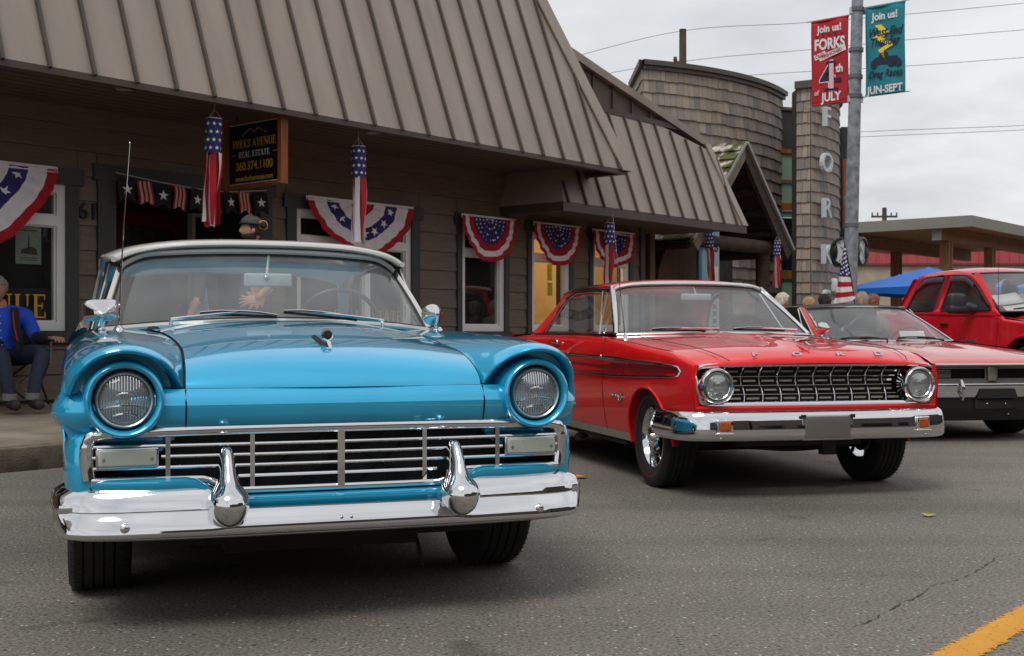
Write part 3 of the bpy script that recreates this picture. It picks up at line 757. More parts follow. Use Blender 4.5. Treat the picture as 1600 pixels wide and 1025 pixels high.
m = MB(); m.box2((s_l - 0.01, NE2 - 0.01, 2.60), (s_r + 0.01, NE2 + 0.055, 2.725)); m.box2((s_l - 0.012, NE2 + 0.056, 2.60), (s_l + 0.05, 11.4, 2.72)); sp('fascia', SEAMM, m, smooth=0)
m = MB(); A = Vector(roof2(s_r, 0)); B = Vector((s_r - 0.40, NE2 + 0.48, 4.06))
m.prism([A + Vector((-0.13, -0.012, 0)), A + Vector((-0.13, -0.012, 0)) + nrm2 * 0.02, A + Vector((0.03, -0.03, 0.01)), A + Vector((0.02, 0.15, 0))], (0, 0, 0), B - A); sp('hip_cap', ROOFM, m, smooth=0)
# raked parapet above the lower roof: panels, battens, cap
NP = NE2 + kt2 + 0.04
def rake(s): return 4.86 - (s - 14.0) * (4.86 - 4.08) / (17.36 - 14.0)
for i in range(6):
    a, b = 13.3 + 0.5 * i, 13.3 + 0.5 * (i + 1)
    za, zb = max(zt2, rake(a)), max(zt2, rake(b))
    m = MB(); m.prism([(a + 0.003, NP, 4.1), (b - 0.003, NP, 4.1), (b - 0.003, NP, zb), (a + 0.003, NP, za)], (0, 0, 0), (0, 0.05, 0)); sp('parapet_panel', mat('parapet_metal', S(84, 70, 60), rough=0.5), m, smooth=0)
    m = MB(); m.box2((b - 0.016, NP - 0.03, 4.1), (b + 0.016, NP, zb)); sp('batten', SEAMM, m, smooth=0)
m = MB(); m.box2((13.3, NP - 0.06, zt2 - 0.03), (16.6, NP - 0.002, zt2 + 0.05)); sp('flashing', SEAMM, m, smooth=0)
m = MB(); A, B = Vector((12.6, NP, rake(12.6))), Vector((17.42, NP, rake(17.42)))
m.prism([A + Vector((0, -0.09, -0.05)), A + Vector((0, 0.2, -0.05)), A + Vector((0, 0.2, 0.07)), A + Vector((0, -0.09, 0.07))], (0, 0, 0), B - A); sp('parapet_cap', ROOFM, m, smooth=0)
m = MB(); thick(m, [(12.6, NP + 0.2, rake(12.6) + 0.03), (17.4, NP + 0.2, rake(17.4) + 0.03), (17.4, 16, 4.0), (12.6, 16, 4.6)], Vector((0, 0, 1)), 0.03); sp('roof_back', ROOFM, m, smooth=0)

# --- covered passage under the lower roof: post, big slab of a felled tree, height chart
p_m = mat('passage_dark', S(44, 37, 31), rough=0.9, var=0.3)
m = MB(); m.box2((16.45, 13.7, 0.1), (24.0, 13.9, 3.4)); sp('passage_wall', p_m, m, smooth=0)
m = MB(); m.box2((17.36, 11.5, 0.3), (17.52, 11.66, 2.66)); sp('passage_post', ramp_mat('weathered_post', [(0.3, S(96, 84, 62)), (0.7, S(128, 112, 84))], scale=5, stretch=(1, 1, 0.2), rough=0.9), m, smooth=0)
slab = []
for k in range(25):
    t = k / 24 * math.pi
    slab.append((18.75 + (0.86 + 0.03 * math.sin(5 * t)) * math.cos(t) * (1.0 if t < 1.6 else 0.9), 11.75, 1.35 + 1.36 * math.sin(t) ** 0.7))
slab = slab + [(17.82, 11.75, 0.3), (19.72, 11.75, 0.3)]
m = MB(); m.prism(slab, (0, 0, 0), (0, 0.25, 0))
tree_slab = m.shift((-18.75, -11.75, -0.3)).build('tree_slab', ramp_mat('tree_slab', [(0.25, S(84, 66, 52)), (0.5, S(108, 86, 68)), (0.75, S(126, 102, 80))], scale=4, stretch=(1, 1, 0.25), rough=0.85, bump=0.4, bscale=25), None, smooth=30)
tree_slab.location = fac(18.75, 11.75, 0.3); tree_slab.rotation_euler = (0, 0, ANG)
tag(tree_slab, 'huge rounded slab of old tree trunk standing under the lower roof', 'tree slab')
ch = thing('height_chart', 'narrow pale blue board with dark lettering leaning under the lower roof', 'sign', fac(18.80, 11.20, 0.3), ANG - R(8))
part('board', mat('pale_blue_board', S(150, 178, 190), rough=0.6, var=0.1), ch, 'box2', (-0.28, 0, 0.0), (0.28, 0.05, 2.55), smooth=0)
part('edge_strip', mat('blue_edge', S(74, 122, 152), rough=0.6), ch, 'box2', (-0.30, -0.01, 0.0), (-0.22, 0.052, 2.55), smooth=0)
part('notice', WHITE, ch, 'box2', (0.02, -0.008, 1.40), (0.24, -0.001, 1.85), smooth=0)
m = MB()
text(m, 'FORKS', Matrix.Translation((0.02, -0.003, 2.12)), size=0.2, extrude=0.002, offset=0.005, sx=0.75)
for i in range(8):
    for q in (-0.17, 0.10): m.box2((q, -0.006, 1.10 - 0.13 * i), (q + 0.09, -0.001, 1.18 - 0.13 * i))
m.build('lettering', mat('navy_ink', S(36, 52, 74), rough=0.7), ch, smooth=0)

# ================================================================ log porch with mossy shake roof
porch = thing('gable_porch', 'dark timber gable porch with mossy shake roof beside the brown roof end', 'porch', fac(19.7, 11.0, 0.25), ANG)
BARK = ramp_mat('dark_timber', [(0.3, S(52, 43, 36)), (0.7, S(78, 65, 54))], scale=4, rough=0.85, stretch=(1, 1, 6), bump=0.3, bscale=20)
GREYW = ramp_mat('grey_timber', [(0.3, S(112, 100, 88)), (0.7, S(146, 132, 117))], scale=5, rough=0.8, stretch=(1, 6, 1))
hw, za, zf = 1.82, 4.16, 2.30   # half width, apex and foot heights above the base
sl = Vector((hw, 0, za - zf)).normalized(); per = Vector((-sl.z, 0, sl.x))
for sgn in (-1, 1):
    m = MB(); A, B = Vector((0, -0.02, za)), Vector((sgn * hw, -0.02, zf)); d = (B - A).normalized(); q = Vector((d.z, 0, -d.x)) * (-1 if sgn > 0 else 1)
    if q.z < 0: q = -q
    m.prism([A, B, B - q * 0.24, A - Vector((0, 0, 0.28))], (0, 0, 0), (0, 0.08, 0)); m.build('bargeboard', GREYW if sgn < 0 else BARK, porch, smooth=0)
    m = MB(); m.prism([A + q * 0.01, B + q * 0.01, B + q * 0.06, A + q * 0.06], (0, -0.05, 0), (0, 0.03, 0)); m.build('drip_trim', mat('gutter_grey', S(150, 150, 146), rough=0.5), porch, smooth=0)
    m = MB(); m.prism([A, B, B - q * 0.05, A - q * 0.05], (0, 0.09, 0), (0, 2.9, 0)); m.build('roof_deck', BARK, porch, smooth=0)
MOSS = ramp_mat('mossy_shake', [(0.36, S(58, 62, 26)), (0.45, S(92, 90, 48)), (0.52, S(96, 88, 76)), (0.57, S(170, 160, 146)), (0.72, S(204, 198, 186))], scale=4.5, rough=0.9, bump=0.5, bscale=40)
rnd = random.Random(21)
for sgn in (-1, 1):
    A, B = Vector((0, 0, za)), Vector((sgn * hw, 0, zf)); d = (B - A); q = Vector((-d.z, 0, d.x)).normalized()
    if q.z < 0: q = -q
    nrow = 11
    for i in range(nrow):
        y = -0.05
        while y < 2.85:
            w = rnd.uniform(0.16, 0.32); t0, t1 = i / nrow, min(1.02, (i + 1.25) / nrow)
            if sgn > 0: w = 2.95
            m = MB(); e = rnd.uniform(0, 0.012)
            p = [A + d * t0 + q * 0.065, A + d * t1 + q * (0.10 + e)]
            pts = [p[0] + Vector((0, y, 0)), p[1] + Vector((0, y, 0)), p[1] + Vector((0, min(2.9, y + w - 0.008), 0)), p[0] + Vector((0, min(2.9, y + w - 0.008), 0))]
            thick(m, pts, q, 0.028); m.build('shake', MOSS, porch, smooth=0)
            y += w
for k in range(5):   # purlins under the roof
    for sgn in (-1, 1):
        t = 0.15 + 0.2 * k; m = MB(); m.tube([(sgn * hw * t, 0.12, za - (za - zf) * t - 0.16), (sgn * hw * t, 2.9, za - (za - zf) * t - 0.16)], 0.07, n=10); m.build('log_purlin', BARK, porch)
m = MB(); m.tube([(-hw * 0.8, 0.25, zf + 0.05), (hw * 0.95, 0.25, zf + 0.05)], 0.13, n=12); m.build('tie_log', BARK, porch)
for sgn in (1,):
    m = MB(); m.tube([(sgn * 1.25, 0.3, 0), (sgn * 1.25, 0.3, zf)], 0.14, n=14); m.build('log_post', BARK, porch)
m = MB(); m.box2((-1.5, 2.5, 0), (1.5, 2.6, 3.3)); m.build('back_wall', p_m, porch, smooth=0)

# ================================================================ curved shingled hall, sign wall
SHK = [ramp_mat('cedar_shingle_%d' % i, [(0.25, S(*a)), (0.75, S(*b))], scale=9, rough=0.85, stretch=(6, 6, 1), bump=0.25, bscale=60)
       for i, (a, b) in enumerate([((128, 116, 106), (150, 137, 126)), ((142, 126, 113), (164, 147, 133)), ((112, 107, 104), (134, 128, 124)), ((148, 133, 120), (170, 154, 140)), ((134, 124, 115), (156, 145, 134))])]
SHCORE = mat('shingle_shadow', S(52, 45, 40), rough=0.9)
def arc_pts(A, B, sag):
    """returns f(t) -> point, outward normal for an arc from A to B bulging by sag to the right of A->B"""
    A, B = Vector(A), Vector(B); c = (B - A); L = c.length; d = c / L; n = Vector((d.y, -d.x))
    r = (L * L / 4 + sag * sag) / (2 * sag); ctr = (A + B) / 2 + n * (sag - r); a0 = math.asin(L / 2 / r)
    def f(t):
        a = -a0 + 2 * a0 * t; p = ctr + n * (r * math.cos(a)) + d * (r * math.sin(a)); return p, (p - ctr).normalized(), 2 * a0 * r
    return f
def shingle_wall(root, base, f, z0, z1, row, wid, n_parts, seed, tt=(0, 1)):
    rnd = random.Random(seed); meshes = []; L = f(0)[2]; nrow = int((z1 - z0) / row); count = 0; rest = [MB() for _ in SHK]
    b2 = Vector(base[:2])
    core = MB(); core.grid([[(f(t)[0] - b2).to_3d() + Vector((0, 0, z - base[2])) for t in lin(tt[0], tt[1], 24)] for z in (0.0, z1)]); core.build('wall_core', SHCORE, root)
    for i in range(nrow):
        zt = z1 - i * row; t = tt[0]
        while t < tt[1] - 1e-4:
            w = rnd.uniform(0.7, 1.3) * wid / L; t2 = min(tt[1], t + w)
            if tt[1] - t2 < 0.4 * wid / L: t2 = tt[1]
            pa, na, _ = f(t + 0.004 / L); pb, nb, _ = f(t2 - 0.004 / L)
            e = rnd.uniform(0, 0.006); lo = zt - row - 0.012 + rnd.uniform(-0.014, 0.010)
            A0, B0 = (pa + na * 0.006 - b2), (pb + nb * 0.006 - b2); A1, B1 = (pa + na * (0.034 + e) - b2), (pb + nb * (0.034 + e) - b2)
            A2, B2 = pa - b2, pb - b2
            vs = [(A1.x, A1.y, lo), (B1.x, B1.y, lo), (B0.x, B0.y, zt), (A0.x, A0.y, zt), (A2.x, A2.y, lo), (B2.x, B2.y, lo)]
            vs = [(x, y, z - base[2]) for x, y, z in vs]
            fs = [(0, 1, 2, 3), (0, 4, 5, 1), (0, 3, 4), (1, 5, 2)]
            k = rnd.choice([0, 0, 1, 2, 3, 4, 4])
            if count < n_parts: MB().add(vs, fs).build('shingle', SHK[k], root, smooth=0)
            else: rest[k].add(vs, fs)
            count += 1; t = t2
    for k, m in enumerate(rest):
        if m.v: stuff(m.build('shingle_rows', SHK[k], root, smooth=0))
CAPM = mat('dark_coping', S(78, 70, 62), rough=0.6)
ZH = 6.86
hall = thing('shingled_hall', 'tall curved hall clad in weathered cedar shingles behind the mossy porch', 'building', (4.4, 29.6, 0))
fh = arc_pts((2.90, 26.9), (6.76, 30.45), 0.52)
shingle_wall(hall, (4.4, 29.6, 0), fh, 1.2, ZH, 0.272, 0.165, 300, 31)
m = MB()
for a, b, c, d in ((-0.02, 0.13, 0.03, 0.14), (-0.02, 0.07, -0.06, 0.03)):
    rows = []
    for t in lin(-0.008, 1.008, 30):
        p, n, _ = fh(min(1, max(0, t))); p = p + (fh(1)[0] - fh(0)[0]).normalized() * (t - min(1, max(0, t))) * 5 - Vector((4.4, 29.6))
        rows.append([(p + n * a).to_3d() + Vector((0, 0, ZH + c)), (p + n * b).to_3d() + Vector((0, 0, ZH + c)), (p + n * b).to_3d() + Vector((0, 0, ZH + d)), (p + n * a).to_3d() + Vector((0, 0, ZH + d))])
    m.grid(rows, close_v=True)
m.build('coping', CAPM, hall)
# left return of the hall, woven corner
P0 = fh(0)[0]; dr0 = Vector((0.0, 1.0))
fl = lambda t: (P0 + dr0 * (2.4 * (1 - t)), Vector((-1.0, 0.0)), 2.4)
shingle_wall(hall, (4.4, 29.6, 0), fl, 2.0, ZH, 0.272, 0.22, 0, 33)
m = MB(); p = P0 - Vector((4.4, 29.6)); q = p + dr0 * 2.5
m.prism([(p.x - 0.1, p.y - 0.12, ZH + 0.0), (q.x - 0.1, q.y - 0.12, ZH + 0.0), (q.x - 0.1, q.y - 0.12, ZH + 0.14), (p.x - 0.1, p.y - 0.12, ZH + 0.14)], (0, 0, 0), (0.12, 0.14, 0)); m.build('coping', CAPM, hall, smooth=0)

# link bay with tall timber window between hall and sign wall
bay = thing('window_bay', 'narrow dark bay with tall orange timber window between two shingled walls', 'building', (6.95, 30.4, 0), R(18))
m = MB(); m.box2((-0.75, 0.02, 5.55), (0.8, 0.3, 6.52)); m.build('wall_panel', mat('dark_cladding', S(56, 52, 48), rough=0.7), bay, smooth=0)
m = MB(); m.box2((-0.75, -0.05, 6.52), (0.8, 0.32, 6.60)); m.build('coping', CAPM, bay, smooth=0)
WOODO = ramp_mat('orange_timber', [(0.3, S(132, 78, 34)), (0.7, S(164, 102, 48))], scale=4, rough=0.5, stretch=(6, 6, 1))
m = MB()
for a, b, z0, z1 in ((-0.42, -0.34, 1.0, 5.5), (-0.34, 0.8, 5.45, 5.55), (-0.34, 0.8, 4.02, 4.20), (-0.34, 0.8, 2.32, 2.52), (-0.34, 0.8, 4.74, 4.79)): m.box2((a, -0.06, z0), (b, 0.06, z1))
m.build('window_frame', WOODO, bay, smooth=0)
PGRN = mat('green_blind', S(140, 168, 146), rough=0.35, var=0.06)
for z0, z1, mm in ((4.8, 5.44, PGRN), (4.21, 4.73, PGRN), (3.85, 4.01, PGRN), (2.53, 3.84, mat('dark_pane', (0.012, 0.014, 0.016, 1), rough=0.1, var=0.1)), (1.0, 2.31, PGRN)):
    m = MB(); m.box2((-0.33, 0.0, z0), (0.8, 0.03, z1)); m.build('pane', mm, bay, smooth=0)

ZS = 6.40
sgn_w = thing('sign_wall', 'curved shingled fin wall carrying tall white vertical letters', 'building', (6.7, 27.3, 0))
fs_ = arc_pts((6.62, 26.95), (7.85, 29.9), 0.36)
shingle_wall(sgn_w, (6.7, 27.3, 0), fs_, 1.2, ZS, 0.252, 0.16, 290, 41)
ff = lambda t: (Vector((6.35, 27.12)).lerp(Vector((6.62, 26.95)), t), Vector((-0.53, -0.85)), 0.32)
shingle_wall(sgn_w, (6.7, 27.3, 0), ff, 1.2, ZS, 0.252, 0.15, 10, 43)
m = MB(); m.box2((-0.36, -0.16, 0), (-0.30, 0.25, ZS)); m.build('wall_side', SHCORE, sgn_w, smooth=0)
m = MB(); rows = []
for t in lin(0, 1, 20):
    p, n, _ = fs_(t); p = p - Vector((6.7, 27.3))
    rows.append([(p - n * 0.03).to_3d() + Vector((0, 0, ZS)), (p + n * 0.1).to_3d() + Vector((0, 0, ZS)), (p + n * 0.1).to_3d() + Vector((0, 0, ZS + 0.16)), (p - n * 0.03).to_3d() + Vector((0, 0, ZS + 0.16))])
m.grid(rows, close_v=True)
m.prism([(-0.42, -0.26, ZS), (-0.08, -0.46, ZS), (-0.08, -0.46, ZS + 0.16), (-0.42, -0.26, ZS + 0.16)], (0, 0, 0), (0.05, 0.12, 0)); m.build('coping', CAPM, sgn_w, smooth=0)
LET = mat('letter_enamel', S(192, 200, 205), rough=0.35, var=0.04)
LTS = mat('letter_side', S(96, 112, 124), rough=0.4, var=0.05)
for ch_, zz in zip('FORKS', (5.57, 4.55, 3.54, 2.51, 1.5)):
    p, n, _ = fs_(0.11); p = p - Vector((6.7, 27.3)); ang = math.atan2(n.y, n.x) + math.pi / 2 - R(6)
    M4 = Matrix.Translation((p.x + n.x * 0.17, p.y + n.y * 0.17, zz)) @ Matrix.Rotation(ang, 4, 'Z')
    m = MB(); text(m, ch_, M4, size=0.62, extrude=0.05, offset=0.004, sx=0.85)
    m.build('letter', [LET], sgn_w, smooth=0)
m = MB(); m.box2((1.35, 2.4, 0), (1.6, 5.5, 6.0)); m.build('side_wing', mat('dark_cladding', S(56, 52, 48)), sgn_w, smooth=0)
m = MB(); m.box2((1.36, 2.28, 3.3), (1.46, 2.4, 5.2)); m.build('timber_strip', WOODO, sgn_w, smooth=0)
m = MB(); m.rbox((1.43, 2.0, 4.15), (0.22, 0.2, 0.26), 0.04); m.build('wall_lamp', WHITE, sgn_w)
m = MB(); m.rbox((0.62, 0.42, 2.05), (0.2, 0.12, 0.32), 0.05); m.build('alarm_box', WHITE, sgn_w)

# ================================================================ lamp pole with banners
GALV = ramp_mat('galvanised_steel', [(0.3, S(96, 104, 110)), (0.5, S(126, 134, 140)), (0.72, S(152, 160, 165))], scale=9, rough=0.5, spec=0.5)
PP = Vector((5.24, 19.0, 0.14))
pole = thing('lamp_pole', 'galvanised street lamp pole carrying two event banners', 'lamp pole', PP)
pole.rotation_euler = (0, R(1.5), 0)
part('shaft', GALV, pole, 'lathe', [(0.118, 0), (0.104, 2.5), (0.088, 6.0), (0.075, 8.8)], n=24)
part('base_flange', GALV, pole, 'lathe', [(0, 0.03), (0.2, 0.03), (0.2, 0.0), (0, 0)], n=24)
part('lamp_arm', GALV, pole, 'tube', hermite([(0, 0, 8.4), (0.3, -0.25, 8.9), (1.2, -1.0, 9.15)], 8), 0.035, n=10)
part('lamp_head', mat('lamp_head', (0.3, 0.3, 0.3, 1), rough=0.4), pole, 'rbox', (1.45, -1.2, 9.14), (0.6, 0.3, 0.14), 0.05)
def zat(py, Y=19.0): return EYE + (520 - py) * Y / 1900 - 0.14
for zz in (zat(15), zat(78), zat(120), zat(150), zat(352)):
    part('pole_band', mat('band_steel', S(92, 98, 102), rough=0.5), pole, 'lathe', [(0.092, -0.03), (0.112, -0.03), (0.112, 0.03), (0.092, 0.03)], (0, 0, zz), n=20)
for zz in (zat(17), zat(155)):
    m = MB(); m.box((-0.1, -0.02, zz), (0.05, 0.05, 0.10)); m.box((0.1, 0.0, zz), (0.05, 0.05, 0.10)); m.build('arm_bracket', STEEL, pole, smooth=0)
def banner(side, name, label, colm, zt, zb, draw):
    b = thing(name, label, 'banner', PP + Vector((0.052 * zt * 0.5, 0, 0)), R(-40), 'event banners on the lamp pole')
    w = 0.63; x0 = 0.14 if side > 0 else -0.14 - w
    rows = [[(x0 + w * i / 12, 0.012 * math.sin(i * 0.6 + k * 0.35), zb + (zt - zb) * k / 16) for i in range(13)] for k in range(17)]
    m = MB(); m.grid(rows); o = m.build('cloth', colm, b); md = o.modifiers.new('thickness', 'SOLIDIFY'); md.thickness = 0.003; md.offset = 1
    for zz in (zt, zb): part('arm', STEEL, b, 'tube', [(side * 0.09, 0.0, zz), (side * (0.14 + w + 0.07), 0.0, zz)], 0.009, n=8)
    for zz in (zt - 0.02, zb + 0.02): part('sleeve', colm, b, 'tube', [(x0, 0, zz), (x0 + w, 0, zz)], 0.018, n=8)
    draw(b, x0, w); return b
PRW = mat('banner_white', (0.72, 0.72, 0.72, 1), rough=0.7, var=0.03); PRN = mat('banner_navy', S(26, 34, 60), rough=0.7, var=0.05); PRY = mat('banner_yellow', S(236, 208, 32), rough=0.7, var=0.03); PRP = mat('banner_pink', S(226, 178, 178), rough=0.7, var=0.03)
def tline(b, s, x, z, size, m_, off=0.004, shear=0.0, sx=1.0, rot=0.0, y=-0.017, nm='lettering'):
    sx *= 0.86; mm = MB(); text(mm, s, Matrix.Translation((x, y, z)) @ Matrix.Rotation(rot, 4, 'Y'), size=size, extrude=0.001, offset=off, shear=shear, sx=sx); return mm.build(nm, m_, b, smooth=0)
def draw_red(b, x0, w):
    c = x0 + w / 2
    tline(b, 'Join us!', c, ZR1 - 0.21, 0.16, PRW, 0.005)
    tline(b, 'FORKS', c, ZR1 - 0.48, 0.235, PRW, 0.009, sx=0.85)
    for k in range(5):
        m = MB(); star(m, lambda u, v: (c - 0.21 + 0.105 * k + u, -0.019, ZR1 - 0.265 + v), 0, 0, 0.03); m.build('star', PRN, b, smooth=0)
    m = MB(); rr = R(-18); 
    for (a, z, l_) in ((-0.16, ZR1 - 0.575, 0.2), (0.05, ZR1 - 0.56, 0.46)):
        m.box((c + a, -0.0165, z), (l_, 0.001, 0.085), Matrix.Rotation(R(-16), 3, 'Y'))
    m.build('ribbon', PRW, b, smooth=0)
    tline(b, "OLD", c - 0.16, ZR1 - 0.60, 0.085, mat('banner_red', S(176, 26, 36)), 0.002, rot=R(-16), y=-0.019)
    tline(b, "FASHIONED", c + 0.05, ZR1 - 0.585, 0.078, mat('banner_red', S(176, 26, 36)), 0.002, rot=R(-16), y=-0.019, sx=0.95)
    tline(b, '4', c - 0.03, ZR1 - 1.14, 0.66, PRW, 0.022, y=-0.016, sx=0.92)
    tline(b, '4', c - 0.03, ZR1 - 1.14, 0.66, PRN, 0.006, y=-0.0185, sx=0.92)
    m = MB(); m.box((c + 0.035, -0.0205, ZR1 - 0.92), (0.075, 0.001, 0.40)); m.build('numeral_bar', PRP, b, smooth=0)
    m = MB(); m.box((c + 0.035, -0.019, ZR1 - 1.13), (0.23, 0.001, 0.05)); m.box((c + 0.14, -0.019, ZR1 - 0.99), (0.12, 0.001, 0.06)); m.box((c + 0.03, -0.019, ZR1 - 0.71), (0.17, 0.001, 0.05)); m.build('numeral_serif', PRN, b, smooth=0)
    tline(b, 'th', c + 0.17, ZR1 - 0.87, 0.17, PRW, 0.006)
    tline(b, 'of', c - 0.22, ZR1 - 1.20, 0.11, PRP, 0.004)
    tline(b, 'JULY', c + 0.03, ZR1 - 1.31, 0.19, PRW, 0.007, sx=0.95)
def draw_teal(b, x0, w):
    c = x0 + w / 2
    tline(b, 'Join us!', c, ZT1 - 0.23, 0.16, PRW, 0.005)
    m = MB(); bolt = [(-0.16, -0.31), (-0.06, -0.31), (0.07, -0.44), (-0.02, -0.46), (0.0, -0.50), (-0.06, -0.50), (0.10, -0.60), (0.13, -0.65), (-0.02, -0.72), (0.0, -0.84), (-0.11, -0.70), (0.03, -0.63), (-0.20, -0.50), (-0.11, -0.46), (-0.08, -0.42)]
    m.prism([(c + a, -0.0165, ZT1 + z) for a, z in bolt], (0, 0, 0), (0, -0.001, 0)); m.build('lightning_bolt', PRY, b, smooth=0)
    tline(b, 'West End', c, ZT1 - 0.485, 0.185, PRN, 0.004, shear=0.3, sx=0.85, y=-0.0195)
    tline(b, 'Thunder', c - 0.01, ZT1 - 0.635, 0.185, PRN, 0.004, shear=0.3, sx=0.85, y=-0.0195)
    m = MB()
    for pts in ([(-0.22, -0.87), (-0.16, -0.82), (-0.10, -0.80), (-0.07, -0.74), (0.04, -0.74), (0.06, -0.81), (0.20, -0.82), (0.23, -0.90), (0.10, -0.93), (-0.18, -0.93)],): m.prism([(c + a, -0.0165, ZT1 + z) for a, z in pts], (0, 0, 0), (0, -0.001, 0))
    for a in (-0.17, 0.10, 0.21): m.lathe([(0, 0), (0.055, 0), (0.055, 0.001), (0, 0.001)], (c + a, -0.019, ZT1 - 0.92), axis='y', n=16)
    m.build('car_print', PRN, b, smooth=0)
    tline(b, 'Drag Races', c, ZT1 - 1.12, 0.16, PRN, 0.003, shear=0.3, sx=0.85)
    tline(b, 'JUN-SEPT', c, ZT1 - 1.36, 0.16, PRW, 0.005, sx=0.98)
ZR1, ZT1 = zat(21), zat(14)
banner(-1, 'street_banner', 'red street banner with big navy 4th of July print', mat('banner_red', S(176, 26, 36), rough=0.7, var=0.06), ZR1, zat(158), draw_red)
banner(1, 'street_banner', 'teal street banner with yellow lightning bolt and drag races lettering', mat('banner_teal', S(24, 124, 136), rough=0.7, var=0.06), ZT1, zat(153), draw_teal)

# ================================================================ street clock behind the pole
CGREEN = mat('clock_green', S(30, 44, 40), rough=0.4, var=0.1)
clk = thing('street_clock', 'dark green street clock with round white dials half hidden by the lamp pole', 'clock', (5.94, 21.4, 0.24), R(8))
part('post', CGREEN, clk, 'lathe', [(0.16, 0), (0.16, 0.5), (0.08, 0.6), (0.07, 1.7), (0.11, 1.9), (0.11, 1.94)], n=16)
part('finial', CGREEN, clk, 'lathe', [(0.10, 2.36), (0.12, 2.44), (0.14, 2.54), (0.10, 2.62), (0.03, 2.66), (0.03, 2.74), (0, 2.76)], n=16)
m = MB(); m.rbox((0, 0, 2.15), (0.26, 0.26, 0.40), 0.05); m.build('housing', CGREEN, clk)
for a in (45, 135, 225, 315):
    Mz = Matrix.Rotation(R(a), 4, 'Z') @ Matrix.Translation((0, -0.21, 2.15))
    def fwd(mb): mb.v = [tuple(Mz @ Vector(p)) for p in mb.v]; return mb
    fwd(MB().lathe([(0.20, 0.1), (0.26, 0.06), (0.26, -0.04), (0.225, -0.05), (0.215, -0.01)], axis='y', n=32)).build('dial_rim', CGREEN, clk)
    dl = fwd(MB().lathe([(0.0, -0.012), (0.22, -0.010)], axis='y', n=32)).build('dial', mat('dial_white', S(214, 222, 222), rough=0.3, var=0.03), clk)
    m = MB()
    for k in range(12):
        t = R(30 * k); m.box((0.175 * math.sin(t), -0.016, 0.175 * math.cos(t)), (0.012, 0.002, 0.045), Matrix.Rotation(t, 3, 'Y'))
    fwd(m).build('hour_marks', BLACK, dl, smooth=0)
    m = MB(); m.box((-0.035, -0.019, 0.04), (0.014, 0.002, 0.12), Matrix.Rotation(R(-40), 3, 'Y')); m.box((0.04, -0.021, -0.05), (0.01, 0.002, 0.17), Matrix.Rotation(R(140), 3, 'Y')); fwd(m).build('hands', BLACK, dl, smooth=0)

# ================================================================ open timber canopy, red building, tent
can = thing('timber_canopy', 'flat roofed canopy on brown timber posts with grey fascia', 'canopy', (12.48, 33.0, 0), ANG)
FAS = mat('grey_fascia', S(134, 130, 122), rough=0.6, var=0.06, scale=3)
TIMB = ramp_mat('brown_timber', [(0.3, S(122, 84, 54)), (0.7, S(150, 106, 70))], scale=3, rough=0.6, stretch=(6, 6, 1))
m = MB(); m.box2((0, 0.0, 3.86), (12, 0.06, 4.06)); m.box2((0.05, 0.02, 4.061), (12, 0.09, 4.17)); m.box2((0, 0.061, 3.86), (0.06, 7, 4.06)); m.box2((0.05, 0.091, 4.061), (0.10, 7, 4.17)); m.build('fascia', FAS, can, smooth=0)
m = MB(); m.box2((0.06, 0.06, 3.95), (12, 7, 4.0)); m.build('ceiling', ramp_mat('ceiling_boards', [(0.3, S(156, 116, 88)), (0.7, S(178, 136, 104))], scale=2, stretch=(1, 8, 1)), can, smooth=0)
m = MB(); m.box2((0.1, 0.1, 4.0), (12, 7, 4.12)); m.build('roof', mat('roof_felt', S(110, 108, 104), rough=0.9), can, smooth=0)
for y in (1.05, 4.0):
    m = MB(); m.box2((0.25, y - 0.12, 3.56), (11, y + 0.12, 3.94)); m.build('beam', TIMB, can, smooth=0)
    m = MB(); m.box2((0.22, y - 0.13, 3.55), (0.25, y + 0.13, 3.95)); m.build('beam_cap', mat('zinc_cap', S(150, 152, 150), rough=0.4), can, smooth=0)
    for x in (0.8, 4.4, 8.6):
        m = MB(); m.box2((x, y - 0.13, 0), (x + 0.12, y + 0.13, 3.555)); m.box2((x + 0.2, y - 0.13, 0), (x + 0.32, y + 0.13, 3.555)); m.box2((x + 0.121, y - 0.08, 0), (x + 0.199, y + 0.08, 3.3)); m.build('post', TIMB, can, smooth=0)
m = MB(); m.box2((-0.4, 5.2, 0), (1.2, 8.5, 3.84)); m.build('side_room', mat('dark_cladding', S(56, 52, 48)), can, smooth=0)
m = MB(); m.lathe([(0.0, 0.0), (0.05, 0.0), (0.05, 0.12), (0.03, 0.14), (0.03, 0.3), (0.06, 0.32), (0.0, 0.42)], (3.0, 5.0, 4.12), n=10); m.build('roof_vent', mat('zinc_cap', S(150, 152, 150)), can)

redb = thing('red_building', 'long low building with ribbed red metal band above a beige wall', 'building', (24, 60, 0), R(-2))
m = MB(); m.box2((-8, 0, 0), (40, 9, 4.4)); m.build('wall', ramp_mat('beige_wall', [(0.3, S(164, 148, 126)), (0.7, S(180, 164, 142))], scale=1.5), redb, smooth=0)
REDM = mat('red_metal', S(176, 74, 78), rough=0.5, var=0.06)
m = MB(); m.box2((-8.1, -0.12, 4.4), (40, 9.1, 5.75)); m.build('metal_band', REDM, redb, smooth=0)
for i in range(60):
    m = MB(); m.box2((-8 + i * 0.5, -0.17, 4.4), (-7.93 + i * 0.5, -0.121, 5.75)); m.build('rib', REDM, redb, smooth=0)
m = MB(); m.box2((-8.1, -0.18, 4.3), (40, 0.0, 4.399)); m.build('drip_trim', mat('red_trim', S(110, 48, 50)), redb, smooth=0)

